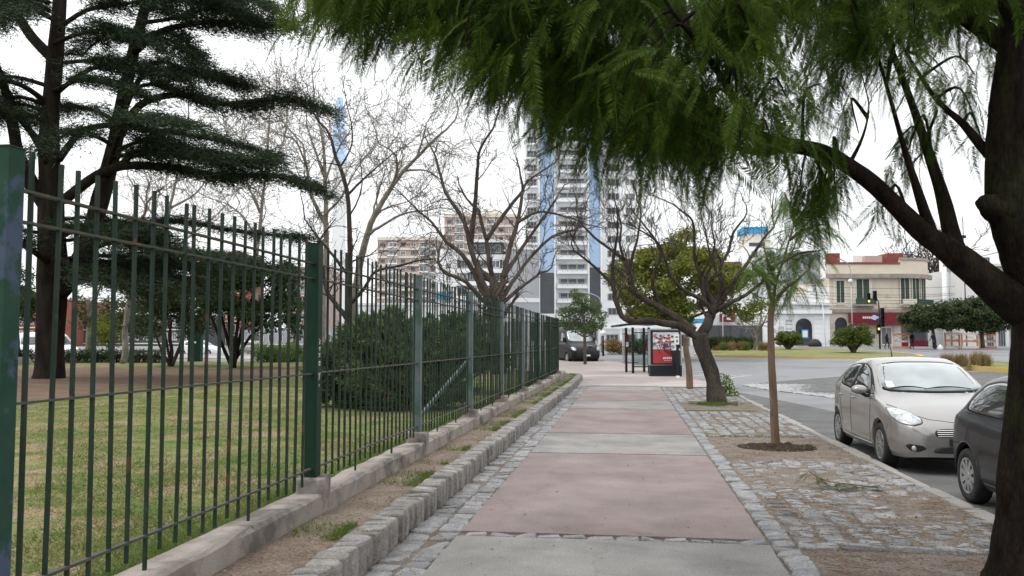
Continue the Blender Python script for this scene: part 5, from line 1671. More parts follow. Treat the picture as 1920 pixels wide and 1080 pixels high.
car.seam('bumper_seam', [(-.9, .46, .62), (-.9, .52, .5)], LEFT, .003)
h, _ = car.hit((0, .03, .66), FRONT)
MB().lathe([(.001, -.012), (.045, -.009), (.05, 0)], 18, tuple(h), 'y').build('badge', M['chrome'], silver, True, False)
h, _ = car.hit((0, 0, .43), FRONT)
MB().box(-.2, .2, h.y - .018, h.y - .004, .385, .475).build('number_plate', M['plastic'], silver, world_space=False)
MB().tube([(0, 3.1, 1.44), (.02, 3.25, 1.62), (.03, 3.4, 1.78)], [.012, .005, .003], 6).build('aerial', M['plastic'], silver, True, False)
car.patch('rear_window', [(-.5, 4, 1.30), (.5, 4, 1.30), (.56, 4, 1.0), (-.56, 4, 1.0)], REAR, M['car_glass'], .006, rings=5)

# --- dark hatchback ahead, its tail towards the silver car
dark = thing('parked_car', 'dark charcoal hatchback parked nearest, half hidden by the dark trunk', 'car', (4.37, 6.60, -.12), 0)
hb2 = dict(L=3.80, W=1.62, axles=(.78, 3.20), arch=.335, wz=.29, tumble=.025,
    top=[(0, .55), (.05, .64), (.15, .70), (.4, .80), (.9, .89), (1.0, .92), (1.4, 1.16), (1.75, 1.34), (2.0, 1.39), (2.7, 1.40), (3.1, 1.365), (3.3, 1.31), (3.42, 1.22), (3.55, 1.06), (3.64, .93), (3.70, .85), (3.77, .66), (3.80, .5)],
    hw=[(0, .56), (.1, .68), (.3, .76), (.7, .805), (2.9, .81), (3.4, .80), (3.62, .775), (3.72, .735), (3.80, .66)],
    belt=[(0, .5), (.15, .64), (.4, .74), (.9, .84), (1.3, .87), (2.2, .89), (3.0, .915), (3.5, .93), (3.66, .84), (3.8, .48)],
    wt=[(0, .48), (.2, .6), (.9, .69), (1.2, .66), (1.7, .58), (2.6, .555), (3.2, .55), (3.5, .58), (3.66, .64), (3.8, .56)],
    edge=[(0, .03), (.9, .04), (1.7, .055), (3.2, .055), (3.6, .04), (3.8, .02)],
    sill=[(0, .25), (.3, .21), (3.0, .21), (3.5, .25), (3.8, .30)])
car = Car(dark, hb2, M['dark_paint'])
car.wheels(.29, .17, 'cover'); car.underside()
for sx, D in ((-1, LEFT), (1, RIGHTD)):
    X = sx * 1.0
    car.patch('window_surround', [(X, 1.2, .915), (X, 1.65, 1.22), (X, 1.9, 1.31), (X, 2.8, 1.315), (X, 3.1, 1.27), (X, 3.32, 1.08), (X, 3.3, .97), (X, 2.2, .93)], D, M['rubber'], .003, rings=7)
    car.patch('side_window', [(X, 1.35, .945), (X, 1.7, 1.215), (X, 1.95, 1.29), (X, 2.2, 1.295), (X, 2.24, .955)], D, M['car_glass'], .008, rings=6)
    car.patch('side_window', [(X, 2.30, .96), (X, 2.27, 1.295), (X, 2.75, 1.295), (X, 3.05, 1.25), (X, 3.25, 1.08), (X, 3.24, 1.0), (X, 3.1, .975)], D, M['car_glass'], .008, rings=6)
    car.seam('door_seam', [(X, 2.27, 1.33), (X, 2.27, .9), (X, 2.24, .25)], D, .004)
    car.seam('side_trim', [(X, 2.75, .27), (X, 2.3, .265), (X, 1.2, .265)], D, .02, M['plastic'])
    car.seam('window_trim', [(X, 3.28, .958), (X, 2.3, .94), (X, 1.3, .92)], D, .006, M['plastic'], lift=.004)
    car.seam('bumper_seam', [(X, 3.42, .62), (X, 3.6, .60), (X, 3.74, .60)], D, .006)
    car.patch('tail_lamp', [(X * .8, 3.78, .82), (X * .7, 3.78, .84), (X * .62, 3.78, .78), (X * .62, 3.78, .64), (X * .78, 3.78, .64)], (sx * -.35, -1, 0), M['tail_red'], .006, rings=4)
car.patch('rear_window', [(-.5, 4, 1.27), (.5, 4, 1.27), (.6, 4, .96), (-.6, 4, .96)], REAR, M['car_glass'], .006, rings=5)
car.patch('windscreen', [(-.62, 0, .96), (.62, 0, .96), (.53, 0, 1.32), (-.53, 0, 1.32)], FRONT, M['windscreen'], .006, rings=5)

# --- black van at the corner
vp = gnd(1079, 681, -.12)
van = thing('parked_van', 'black panel van at the corner behind the small round tree', 'van', (vp.x + .75, vp.y - .4, vp.z), R(24))
vs = dict(L=5.2, W=2.0, axles=(.95, 4.1), arch=.39, wz=.34, tumble=.02,
    top=[(0, .72), (.06, .84), (.2, .98), (.5, 1.12), (.85, 1.26), (1.0, 1.36), (1.5, 1.85), (1.85, 2.16), (2.15, 2.25), (3, 2.28), (4.9, 2.27), (5.12, 2.2), (5.2, 2.05)],
    hw=[(0, .72), (.08, .84), (.25, .93), (.6, .985), (1.2, 1.0), (4.8, 1.0), (5.2, .93)],
    belt=[(0, .66), (.2, .86), (.6, 1.02), (1.0, 1.18), (1.6, 1.25), (5.2, 1.28)],
    wt=[(0, .6), (.3, .8), (.9, .9), (1.4, .86), (1.9, .80), (3, .80), (5.2, .78)],
    edge=[(0, .03), (.9, .06), (1.8, .09), (5.2, .1)],
    sill=[(0, .3), (.3, .27), (5.2, .32)])
car = Car(van, vs, M['black_paint'])
car.wheels(.35, .22, 'cover'); car.underside()
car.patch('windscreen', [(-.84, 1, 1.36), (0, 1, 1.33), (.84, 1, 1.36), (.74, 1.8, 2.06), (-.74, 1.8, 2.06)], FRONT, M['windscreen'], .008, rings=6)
for sx, D in ((-1, LEFT), (1, RIGHTD)):
    X = sx * 1.2
    car.patch('side_window', [(X, 1.35, 1.32), (X, 1.75, 1.80), (X, 2.2, 1.92), (X, 2.25, 1.34)], D, M['car_glass'], .008, rings=4)
    car.patch('headlight', [(sx * .93, .4, 1.02), (sx * .80, .2, 1.0), (sx * .66, .08, .86), (sx * .74, .1, .76), (sx * .90, .3, .84)], (sx * -.4, .9, 0), M['lamp_glass'], .01, rings=4)
    h, _ = car.hit((X, 1.45, 1.4), D)
    MB().box(h.x + sx * .06 - .08, h.x + sx * .06 + .08, 1.36, 1.46, 1.30, 1.58).build('mirror', M['plastic'], van, world_space=False)
car.patch('grille', [(-.42, 0, .70), (.42, 0, .70), (.36, 0, .60), (-.36, 0, .60)], FRONT, M['plastic'], .006, rings=4)
h, _ = car.hit((0, 0, .5), FRONT)
MB().box(-.2, .2, h.y - .02, h.y, .44, .54).build('number_plate', M['white_plain'], van, world_space=False)
h, _ = car.hit((.3, .4, 1.0), (0, .5, -1))
MB().lathe([(.001, .012), (.15, .010), (.16, 0)], 18, tuple(h)).build('round_sticker', M['white_plain'], van, world_space=False)

# --- white van on the far street beyond the park, and a pale car beyond the corner
def small_vehicle(name, label, cat, px, py, d, rz, spec, paint):
    c = pt(px, py, d)
    root = thing(name, label, cat, (c.x, c.y, c.z), rz)
    cr = Car(root, spec, paint); cr.wheels(.34, .2, 'cover'); cr.underside()
    return root, cr
root, car = small_vehicle('parked_van', 'white van on the far street just right of the cedar trunk', 'van', 134, 681, 62, R(70), vs, M['white_paint'])
car.patch('windscreen', [(-.84, 1, 1.36), (0, 1, 1.33), (.84, 1, 1.36), (.74, 1.8, 2.06), (-.74, 1.8, 2.06)], FRONT, M['car_glass'], .008, rings=5)
for sx, D in ((-1, LEFT), (1, RIGHTD)):
    car.patch('side_window', [(sx * 1.2, 1.35, 1.32), (sx * 1.2, 1.75, 1.80), (sx * 1.2, 2.2, 1.92), (sx * 1.2, 2.25, 1.34)], D, M['car_glass'], .008, rings=4)
    car.patch('side_window', [(sx * 1.2, 2.5, 1.34), (sx * 1.2, 2.5, 1.92), (sx * 1.2, 4.6, 1.92), (sx * 1.2, 4.6, 1.34)], D, M['car_glass'], .008, rings=4)
for (px, py, d, rz, lab, pm) in ((415, 669, 75, R(85), 'pale car on the far street behind the fan stemmed park tree', 'white_paint'), (515, 668, 78, R(85), 'grey car on the far street behind the tall grass', 'silver_paint')):
    root, car = small_vehicle('parked_car', lab, 'car', px, py, d, rz, hb, M[pm])
    car.patch('windscreen', [(-.675, 1, 1.035), (0, 1, 1.02), (.675, 1, 1.035), (.575, 1.6, 1.365), (-.575, 1.6, 1.365)], FRONT, M['car_glass'], .007, rings=5)
    for sx, D in ((-1, LEFT), (1, RIGHTD)):
        car.patch('side_window', [(sx, 1.3, .98), (sx, 1.85, 1.3), (sx, 2.8, 1.36), (sx, 3.15, 1.25), (sx, 3.1, 1.02)], D, M['car_glass'], .007, rings=4)
# ------------------------------------------------------------------ buildings
def wall_mat(name, c, c2=None, **kw):
    return mat(name, c, c2 or tuple(v * .9 for v in c), .4, .85, **kw)
M['w_white'] = wall_mat('w_white', (.82, .83, .84))
M['w_pale'] = wall_mat('w_pale', (.70, .70, .70))
M['w_grey'] = wall_mat('w_grey', (.36, .37, .39))
M['w_dark'] = wall_mat('w_dark', (.09, .095, .105))
M['w_beige'] = mat('w_beige', (.60, .53, .43), (.67, .60, .50), .6, .9, .006, 8, patch=(.40, .34, .29), pscale=.5, pcut=(.58, .72))
M['w_brick'] = wall_mat('w_brick', (.46, .345, .31), (.42, .31, .275))  # brick paled: distance haze is mixed into its colour
M['w_brick2'] = wall_mat('w_brick2', (.30, .115, .075), (.24, .09, .06))
M['w_cream'] = wall_mat('w_cream', (.72, .67, .59))
M['w_stain'] = mat('w_stain', (.36, .32, .28), (.24, .21, .19), 1.2, .9)
M['red_sign'] = mat('red_sign', (.17, .014, .024), (.14, .012, .02), .5, .5)
M['red_roof'] = mat('red_roof', (.25, .07, .055), (.19, .055, .045), 2, .8)
M['sky_glass'] = mat('sky_glass', (.28, .42, .62), (.34, .48, .68), .15, .08, spec=.8)  # the sky's reflection is painted in as a blue base colour
M['low_glass'] = mat('low_glass', (.03, .035, .042), (.055, .06, .072), .3, .08, spec=.6)
M['win_glass'] = mat('win_glass', (.09, .095, .10), (.3, .305, .31), .35, .12, spec=.6)
M['shutter'] = mat('shutter', (.035, .065, .05), (.05, .08, .062), 2, .7)
M['blue_tank'] = mat('blue_tank', (.05, .30, .55), None, rough=.6)
M['pale_blue'] = mat('pale_blue', (.40, .60, .85), (.50, .68, .92), .05, .2, spec=.6)

def unit_window(name, glass, frame, mull=1):
    """1 x 1 window in the xz plane, facing -y: surround, deep-set pane, glazing bars"""
    mb = MB()
    w = .07
    mb.box(-.5, .5, -.06, 0, -.5, -.5 + w, 1); mb.box(-.5, .5, -.06, 0, .5 - w, .5, 1)
    mb.box(-.5, -.5 + w, -.058, 0, -.5 + w, .5 - w, 1); mb.box(.5 - w, .5, -.058, 0, -.5 + w, .5 - w, 1)
    mb.box(-.5 + w, .5 - w, -.02, -.004, -.5 + w, .5 - w, 0)
    for k in range(mull):
        x = -.5 + (k + 1) / (mull + 1)
        mb.box(x - .02, x + .02, -.045, -.021, -.5 + w, .5 - w, 1)
    return mb.mesh(name, [glass, frame])
UW = {'white': unit_window('window', M['win_glass'], M['w_white'], 1), 'dark': unit_window('window', M['low_glass'], M['w_grey'], 2), 'shutter': unit_window('window', M['shutter'], M['w_cream'], 1), 'plain': unit_window('window', M['low_glass'], M['w_pale'], 0)}

def unit_balcony():
    mb = MB()
    mb.box(-.5, .5, -1.2, 0, -.12, 0, 0)
    mb.box(-.5, .5, -1.2, -1.15, 0, .28, 0)
    for z in (.55, .85, 1.0): mb.box(-.5, .5, -1.19, -1.16, z, z + .04, 1)
    for k in range(7):
        x = -.5 + k / 6 * .98 + .01
        mb.box(x - .006, x + .006, -1.185, -1.165, .28, 1.0, 1)
    return mb.mesh('balcony', [M['w_white'], M['grey_metal']])
BAL = unit_balcony()

class Bld:
    """a building whose front runs from picture column px0 to px1 at distance d"""
    def __init__(s, name, label, px0, px1, d, py_top, deep, wall, turn=0, py_base=662, cat='building'):
        a, b = pt(px0, py_base, d), pt(px1, py_base, d)
        s.w = (Vector((b.x - a.x, b.y - a.y, 0))).length / max(.3, math.cos(turn))
        s.h = pt(px0, py_top, d).z - gz(200) + .3
        s.rz = math.atan2(b.y - a.y, b.x - a.x) + turn
        s.k = s.w / (px1 - px0)
        s.px0, s.d, s.py_top = px0, d, py_top
        s.root = thing(name, label, cat, (a.x, a.y, gz(200) - .3), s.rz)
        if wall is not None:
            MB().box(0, s.w, 0, deep, 0, s.h).build('wall', wall, s.root, world_space=False)
    def x(s, px): return (px - s.px0) * s.k
    def z(s, py): return s.h + (s.py_top - py) * s.d / FPX
    def box(s, name, x0, x1, y0, y1, z0, z1, m):
        return MB().box(x0, x1, y0, y1, z0, z1).build(name, m, s.root, world_space=False)
    def pbox(s, name, px0, px1, py0, py1, y0, y1, m):
        return s.box(name, s.x(px0), s.x(px1), y0, y1, s.z(py1), s.z(py0), m)
    def win(s, x0, x1, z0, z1, kind='white', y=-.003, rz=0, name='window'):
        return place(name, UW[kind], s.root, ((x0 + x1) / 2, y, (z0 + z1) / 2), rz, (x1 - x0, 1.6, z1 - z0))
    def pwin(s, px0, px1, py0, py1, kind='white', y=-.003):
        return s.win(s.x(px0), s.x(px1), s.z(py1), s.z(py0), kind, y)

# tall white tower with blue glass bands
b = Bld('apartment_tower', 'tall white apartment tower with blue glass bands and stacked balconies', 985, 1205, 165, 60, 18, M['w_white'])
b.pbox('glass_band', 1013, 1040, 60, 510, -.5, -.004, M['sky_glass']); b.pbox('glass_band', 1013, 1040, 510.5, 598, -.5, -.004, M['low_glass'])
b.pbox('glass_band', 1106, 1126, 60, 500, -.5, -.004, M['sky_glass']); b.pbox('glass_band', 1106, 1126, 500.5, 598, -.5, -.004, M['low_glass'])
for px in (1011, 1041, 1104, 1128):
    b.pbox('pilaster', px - 1.6, px + 1.6, 60, 600, -.8, -.006, M['w_white'])
for k in range(20):
    py = 595 - 27.2 * k
    if py < 90: break
    b.pbox('floor_band', 1044, 1102, py - 27.2 + 18, py - 27.2 + 27, -.9, -.005, M['w_white'])
    b.pwin(1048, 1100, py - 20, py - 4, 'dark')
    place('balcony', BAL, b.root, ((b.x(1045) + b.x(1101)) / 2, -.004, b.z(py - 2)), 0, (b.x(1101) - b.x(1045), 1.2, 1))
    b.pwin(988, 1007, py - 19, py - 6, 'dark')
    place('balcony', BAL, b.root, ((b.x(987) + b.x(1008)) / 2, -.004, b.z(py - 2)), 0, (b.x(1008) - b.x(987), .9, .9))
    b.pwin(1140, 1164, py - 19, py - 6, 'dark'); b.pwin(1174, 1194, py - 19, py - 6, 'white')
# modern grey building with white bands
b = Bld('office_block', 'modern block with white bands and dark ribbon windows behind the pruned tree', 855, 962, 140, 476, 16, M['w_pale'])
for i, (p0, p1) in enumerate(((487, 500), (511, 524), (537, 552))):
    b.pbox('ribbon_recess', 857, 960, p0 - 1, p1 + 2, -.06, -.004, M['w_dark'])
    for k in range(5):
        b.pwin(860 + k * 20.4, 876 + k * 20.4, p0, p1 + 1, 'white' if (k + i) % 2 else 'dark', -.065)
    b.pbox('white_band', 850, 962, p1 + 3, p1 + 11, -.5, -.07, M['w_white'])
b.pbox('penthouse', 878, 944, 452, 476, 1.0, 9, M['w_dark'])
for k in range(4): b.pwin(882 + k * 15, 893 + k * 15, 456, 472, 'dark', .99)
b.pbox('roof_slab', 874, 950, 447, 452, .2, 10, M['w_white'])
b.pbox('ground_band', 850, 962, 562, 660, -.4, -.005, M['w_grey'])
b = Bld('grey_block', 'plain grey windowless side wall beside the white tower', 957, 1012, 138, 466, 14, M['w_grey'], turn=.25)
b.pbox('pale_course', 957, 1012, 558, 566, -.1, -.004, M['w_pale'])
b.pbox('coping', 955, 1014, 462, 466, -.2, 3, M['w_pale'])
# two brick and white apartment blocks
def brick_block(label, px0, px1, d, top, rows, cols, rowh, turn):
    b = Bld('apartment_block', label, px0, px1, d, top, 18, M['w_brick'], turn=turn)
    cw = (px1 - px0) / cols
    b.pbox('parapet', px0 - 1, px1 + 1, top - 3, top + 3, -.25, 18.2, M['w_cream'])
    for r in range(rows):
        py = top + 6 + r * rowh
        b.pbox('floor_band', px0 - .5, px1 + .5, py + rowh - 4, py + rowh, -.22, -.004, M['w_cream'])
        for c in range(cols):
            x0 = px0 + c * cw
            if c % 3 == 1:
                b.pwin(x0 + cw * .1, x0 + cw * .9, py + 1, py + rowh - 5, 'white')
                place('balcony', BAL, b.root, (b.x(x0 + cw * .5), -.004, b.z(py + rowh - 4)), 0, (cw * .95 * b.k, .7, .75))
            else:
                b.pwin(x0 + cw * .25, x0 + cw * .75, py + 2, py + rowh - 6, 'white' if (c + r) % 2 else 'dark')
    return b
b = brick_block('brick and white apartment block, the lower one left of the pruned tree', 706, 822, 185, 446, 11, 6, 15.4, 0)
b.pbox('stair_shaft', 797, 806, 452, 600, -.3, -.23, M['w_grey'])
b = brick_block('taller brick and white apartment block directly behind the pruned tree', 832, 968, 215, 402, 9, 7, 15.6, 0)
b.pbox('roof_house', 905, 940, 389, 400, 3, 12, M['w_cream'])
b = Bld('white_block', 'narrow plain white building between the two brick blocks', 816, 862, 150, 466, 12, M['w_white'])
for k in range(5):
    b.pwin(835, 846, 492 + 22 * k, 503 + 22 * k, 'white')
b.pbox('blue_box', 818, 842, 549, 560, -.8, -.004, M['blue_tank'])
b.pbox('dark_band', 818, 855, 546, 548.5, -.3, -.004, M['w_brick'])
# low pale shopfronts along the far side of the cross street
b = Bld('low_building', 'low white wall and shopfront row behind the conifer shrubs', 655, 905, 105, 572, 8, M['w_white'])
b.pbox('cornice', 654, 906, 568, 572, -.3, 1, M['w_pale'])
for k in range(9):
    px = 664 + k * 27
    b.pwin(px, px + 15, 588, 625, 'dark' if k % 2 else 'white'); b.pbox('pier', px + 18.5, px + 22.5, 574, 660, -.12, -.004, M['w_pale'])
b = Bld('low_building', 'grey low building with dark openings behind the corner', 905, 1130, 118, 588, 8, M['w_pale'])
for k in range(8):
    px = 912 + k * 27
    b.pwin(px, px + 19, 602, 640, 'dark'); b.pbox('pier', px + 21, px + 24, 590, 660, -.12, -.004, M['w_grey'])
b = Bld('low_building', 'white ground floor with dark glass behind the bus shelter', 1130, 1335, 112, 606, 9, M['w_pale'])
for k in range(6):
    px = 1136 + k * 33
    b.pwin(px, px + 24, 626, 655, 'dark'); b.pbox('column', px + 26, px + 30, 607, 660, -.5, -.004, M['w_white'])
b.pbox('fascia', 1130, 1335, 606, 616, -.7, -.51, M['w_white'])
# glass spire far away
b = Bld('glass_spire', 'slim pale blue glass tower far off above the plane trees', 618, 641, 520, 190, 8, None)
for (p0, p1, y0, y1) in ((619.5, 640.5, 300, 660), (619, 641, 228, 299.5), (621, 638, 190, 227.5), (624, 634, 172, 189.5)):
    b.pbox('shaft', p0, p1, y0, y1, 0 + (p0 - 619) * .4, 8 - (p0 - 619) * .4, M['pale_blue'] if y1 < 400 else M['w_white'])  # lowest shaft whitened, haze painted into its colour
b.pbox('mast', 628.5, 629.5, 130, 172, 3.6, 4.2, M['w_pale'])
# brick buildings beyond the park
for (p0, p1, d, top, lab, m_) in ((375, 445, 120, 470, 'red brick apartment house beyond the park, above the pale trunk', 'w_brick2'), (540, 608, 130, 500, 'brick house beyond the park behind the second fence post', 'w_brick'), (120, 372, 110, 590, 'low dark row of shops beyond the park hedge', 'w_dark'), (-160, 118, 105, 560, 'brown brick row beyond the park behind the cedar', 'w_brick2'), (445, 660, 100, 618, 'low grey row beyond the park behind the tall grass', 'w_grey')):
    b = Bld('brick_house' if 'brick' in lab else 'shop_row', lab, p0, p1, d, top, 12, M[m_])
    n = max(2, int((p1 - p0) / 17)); py = top + 8
    while py < 640:
        for k in range(n):
            x0 = p0 + (p1 - p0) * (k + .25) / n; x1 = p0 + (p1 - p0) * (k + .75) / n
            b.pwin(x0, x1, py, py + 14, 'white' if (k % 3) else 'plain')
        b.pbox('floor_band', p0, p1, py + 19, py + 21, -.15, -.004, M['w_cream'])
        py += 26
# the brick strip that shows left of the pale trunk
# --- right side: beige corner building
b = Bld('corner_building', 'beige two storey corner building with green shutters and a red awning', 1558, 1690, 100, 519, 12, M['w_beige'])
H = b.h
def arc_part(name, r0, z0, z1, m, ang=(0, 1.15), seg=10):
    """the rounded corner right of the front"""
    cx_, cy_ = b.w, 5.0
    V = []; F = []
    for k in range(seg + 1):
        a = ang[0] + (ang[1] - ang[0]) * k / seg
        for rr_ in (r0, r0 - .4):
            for z in (z0, z1): V.append((cx_ + rr_ * math.sin(a), cy_ - rr_ * math.cos(a), z))
    for k in range(seg):
        o_ = k * 4
        F += [[o_, o_ + 4, o_ + 5, o_ + 1], [o_ + 1, o_ + 5, o_ + 7, o_ + 3], [o_ + 3, o_ + 7, o_ + 6, o_ + 2], [o_ + 2, o_ + 6, o_ + 4, o_]]
    F += [[0, 1, 3, 2], [seg * 4, seg * 4 + 2, seg * 4 + 3, seg * 4 + 1]]
    return MB().add(V, F).build(name, m, b.root, world_space=False)
arc_part('corner_wall', 5.0, 0, H, M['w_beige'])
b.box('cornice', -.4, b.w - .003, -.7, .0 - .004, H - .15, H + .35, M['w_stain']); arc_part('cornice', 5.7, H - .15, H + .35, M['w_stain'])
b.box('parapet', -.2, b.w - .003, -.25, .4, H + .36, H + 1.5, M['w_beige']); arc_part('parapet', 5.25, H + .36, H + 2.0, M['w_beige'])
b.box('parapet_cap', -.25, b.w - .003, -.35, .5, H + 1.51, H + 1.75, M['red_roof'])
arc_part('parapet_cap', 5.4, H + 2.01, H + 2.3, M['w_stain'])
b.box('roof_hut', 4.9, 7.0, 1.6, 4.2, H + 1.2, H + 2.7, M['w_brick']); b.box('roof_hut', 7.6, 9.6, 1.6, 4.2, H + 1.2, H + 3.0, M['red_roof']); b.box('roof_hut', .7, 1.9, 1.5, 3, H + 1.5, H + 3.0, M['red_roof']); b.box('tank_wall', -4.5, -.3, 2, 5, H - .5, H + 3.2, M['w_grey'])
b.box('laundry', 3.4, 4.5, 1.4, 1.43, H + 1.9, H + 2.7, M['white_plain'])
for (x0, x1, z0, z1) in ((.7, 1.75, 5.1, 8.1), (3.0, 4.75, 5.2, 8.3)):
    b.box('surround', x0 - .25, x1 + .25, -.09, -.004, z0 - .1, z1 + .35, M['w_cream'])
    b.win(x0, x1, z0, z1, 'shutter', -.095)
    b.box('lintel_ornament', (x0 + x1) / 2 - .5, (x0 + x1) / 2 + .5, -.2, -.096, z1 + .36, z1 + .75, M['w_stain'])
b.box('balcony_slab', 2.6, 5.2, -1.0, -.1, 4.9, 5.1, M['w_stain']); b.box('balcony_rail', 2.7, 5.1, -.98, -.92, 5.11, 5.8, M['shutter'])
for a in (.12, .42, .72):
    cx_, cy_ = b.w + 5.06 * math.sin(a), 5 - 5.06 * math.cos(a)
    place('window', UW['shutter'], b.root, (cx_, cy_, 6.8), a, (1.25, 1.6, 3.6))
arc_part('balcony', 5.9, 4.75, 4.95, M['w_stain'], (.0, 1.0)); arc_part('balcony_rail', 5.88, 5.1, 5.7, M['w_cream'], (.02, .3)); arc_part('balcony_rail', 5.88, 5.1, 5.7, M['shutter'], (.34, .95))
b.box('string_course', -.1, b.w - .003, -.35, -.005, 4.15, 4.55, M['w_stain']); arc_part('string_course', 5.35, 4.15, 4.55, M['w_stain'])
sg = b.box('shop_sign', 2.0, b.w - .003, -.55, -.36, 2.9, 4.1, M['red_sign'])
sg['label'] = 'dark red shop fascia with small white lettering'
arc_part('shop_sign', 5.55, 2.9, 4.1, M['red_sign'])
# worn white lettering and a round emblem on the fascia
mb = MB(); x = 3.6
for w_ in (.16, .2, .14, .22, .18):
    mb.box(x, x + w_, -.58, -.551, 3.42, 3.42 + .26, 0); x += w_ + .06
x = 5.3
for w_ in (.2, .12, .2, .06):
    mb.box(x, x + w_, -.58, -.551, 3.42, 3.70, 0); x += w_ + .07
mb.build('sign_lettering', M['white_plain'], sg, world_space=False)
MB().lathe([(.001, -.60), (.3, -.60), (.3, -.553)], 18, (4.95, 0, 3.55), 'y').build('sign_emblem', M['pale_blue'], sg, world_space=False)
b.box('awning', 2.0, b.w, -1.5, -.56, 2.62, 2.82, M['red_sign'])
b.win(5.9, 7.2, .3, 2.5, 'white'); b.box('door_panel', 7.4, 8.2, -.06, -.004, .2, 2.5, M['w_pale'])
arc_part('shop_window', 5.06, .9, 2.6, M['low_glass'], (0.02, 1.1)); arc_part('shop_base', 5.08, .1, .89, M['red_sign'], (0.02, 1.1))
mb = MB()                                             # arched window
P_ = [(-.7, 0), (.7, 0)] + [(.7 * math.cos(a), 1.5 + .7 * math.sin(a)) for a in np.linspace(0, math.pi, 9)]
mb.add([(1.25 + x_, -.05, 1.4 + z_) for x_, z_ in P_] + [(1.25 + x_, -.004, 1.4 + z_) for x_, z_ in P_], [list(range(11))] + [[k, (k + 1) % 11, 11 + (k + 1) % 11, 11 + k] for k in range(11)])
mb.build('arched_window', M['low_glass'], b.root, world_space=False)
b.box('air_conditioner', 8.6, 9.8, -1.0, -.57, 3.0, 4.0, M['white_plain']).name = 'air_conditioner'
lp = MB().lathe([(.001, -.2), (.25, -.1), (.3, .1), (.001, .15)], 12, (b.w + 1.6, -.6, 2.35)).build('shop_lamp', M['amber_dim'], b.root, True, False)
# white classical house
b = Bld('white_house', 'white single storey house with balustrade and dark arched door', 1452, 1557, 99, 572, 10, M['w_white'])
H = b.h
b.box('cornice', -.2, b.w + .1, -.5, -.004, H - 1.0, H - .6, M['w_white']); b.box('cornice_cap', -.2, b.w + .1, -.6, .2, H, H + .2, M['w_pale'])
b.box('parapet', -.1, 1.4, -.1, .3, H + .21, H + 1.6, M['w_white']); b.box('parapet', 4.2, b.w, -.1, .3, H + .21, H + 2.2, M['w_white'])
for k in range(12):
    MB().lathe([(.07, 0), (.12, .25), (.06, .55), (.08, .8)], 8, (1.55 + k * .225, .1, H + .22)).build('baluster', M['w_white'], b.root, True, False)
b.box('handrail', 1.41, 4.19, -.02, .22, H + 1.03, H + 1.25, M['w_white'])
for z_ in np.arange(.6, H - 1.1, .55):
    b.box('rustication_course', 0.0, 2.3, -.06, -.004, z_, z_ + .48, M['w_white']); b.box('rustication_course', 4.6, b.w, -.06, -.004, z_, z_ + .48, M['w_white'])
P_ = [(-.95, 0), (.95, 0)] + [(.95 * math.cos(a), 2.2 + .95 * math.sin(a)) for a in np.linspace(0, math.pi, 11)]
n = len(P_)
def arch_ring(sc, y0, y1, m, name):
    MB().add([(4.0 * 0 + 3.45 + x_ * sc, y0, .3 + z_ * (1 + (sc - 1) * .5)) for x_, z_ in P_] + [(3.45 + x_ * sc, y1, .3 + z_ * (1 + (sc - 1) * .5)) for x_, z_ in P_], [list(range(n))] + [[k, (k + 1) % n, n + (k + 1) % n, n + k] for k in range(n)]).build(name, m, b.root, world_space=False)
arch_ring(1.18, -.07, -.004, M['w_pale'], 'arch_surround'); arch_ring(1.0, -.10, -.072, M['low_glass'], 'arched_door')
b.pwin(1460, 1470, 612, 640, 'dark'); b.pwin(1474, 1486, 600, 640, 'dark')
b.pbox('notice_board', 1501, 1513, 618, 634, -.6, -.5, M['blue_tank']); b.pbox('notice_sheet', 1502.5, 1511.5, 620, 632, -.63, -.605, M['white_plain'])
b.pbox('steps', 1500, 1530, 648, 664, -2.2, -.2, M['w_grey'])
b = Bld('cream_house', 'cream upper wall with a slanting roof behind the white house', 1505, 1562, 112, 536, 8, M['w_cream'])
b.pbox('slant_roof', 1503, 1560, 548, 556, -.6, -.004, M['w_dark'])
b = Bld('shop_row', 'long dark shopfront with a purple and white sign left of the white house', 1325, 1452, 104, 590, 9, M['w_pale'])
b.pbox('shop_front', 1326, 1451, 610, 660, -.4, -.004, M['w_dark'])
for k in range(6): b.pbox('roller_shutter', 1328 + k * 20.5, 1346 + k * 20.5, 613, 658, -.46, -.405, M['low_glass'])
sg = b.pbox('purple_sign', 1348, 1376, 588, 604, -.9, -.5, M['red_sign'])
b.pbox('sign_stripe', 1354, 1362, 590, 594, -.94, -.905, M['white_plain']); b.pbox('sign_stripe', 1360, 1368, 596, 600, -.94, -.905, M['white_plain'])
b.pbox('canopy', 1280, 1326, 598, 606, -2, .4, M['blue_tank'])
b = Bld('distant_tower', 'pale distant block with a blue water tank on its roof', 1404, 1472, 230, 462, 14, M['w_white'])
b.pbox('roof_house', 1408, 1452, 432, 462, 2, 10, M['w_cream']); b.pbox('water_tank', 1402, 1448, 422, 434, 1.5, 9, M['blue_tank'])
for k in range(4):
    b.pwin(1412, 1424, 470 + k * 26, 482 + k * 26, 'dark'); b.pwin(1440, 1456, 470 + k * 26, 482 + k * 26, 'dark')
b.pbox('roof_window', 1412, 1442, 452, 459, 1.9, 1.99, M['low_glass'])
b = Bld('distant_block', 'low white distant block with a red roof edge behind the crooked tree', 1325, 1408, 215, 500, 14, M['w_white'])
b.pbox('red_edge', 1324, 1392, 490, 500, -.3, 2, M['red_roof'])
for k in range(6): b.pwin(1330 + k * 13, 1338 + k * 13, 512, 524, 'white')
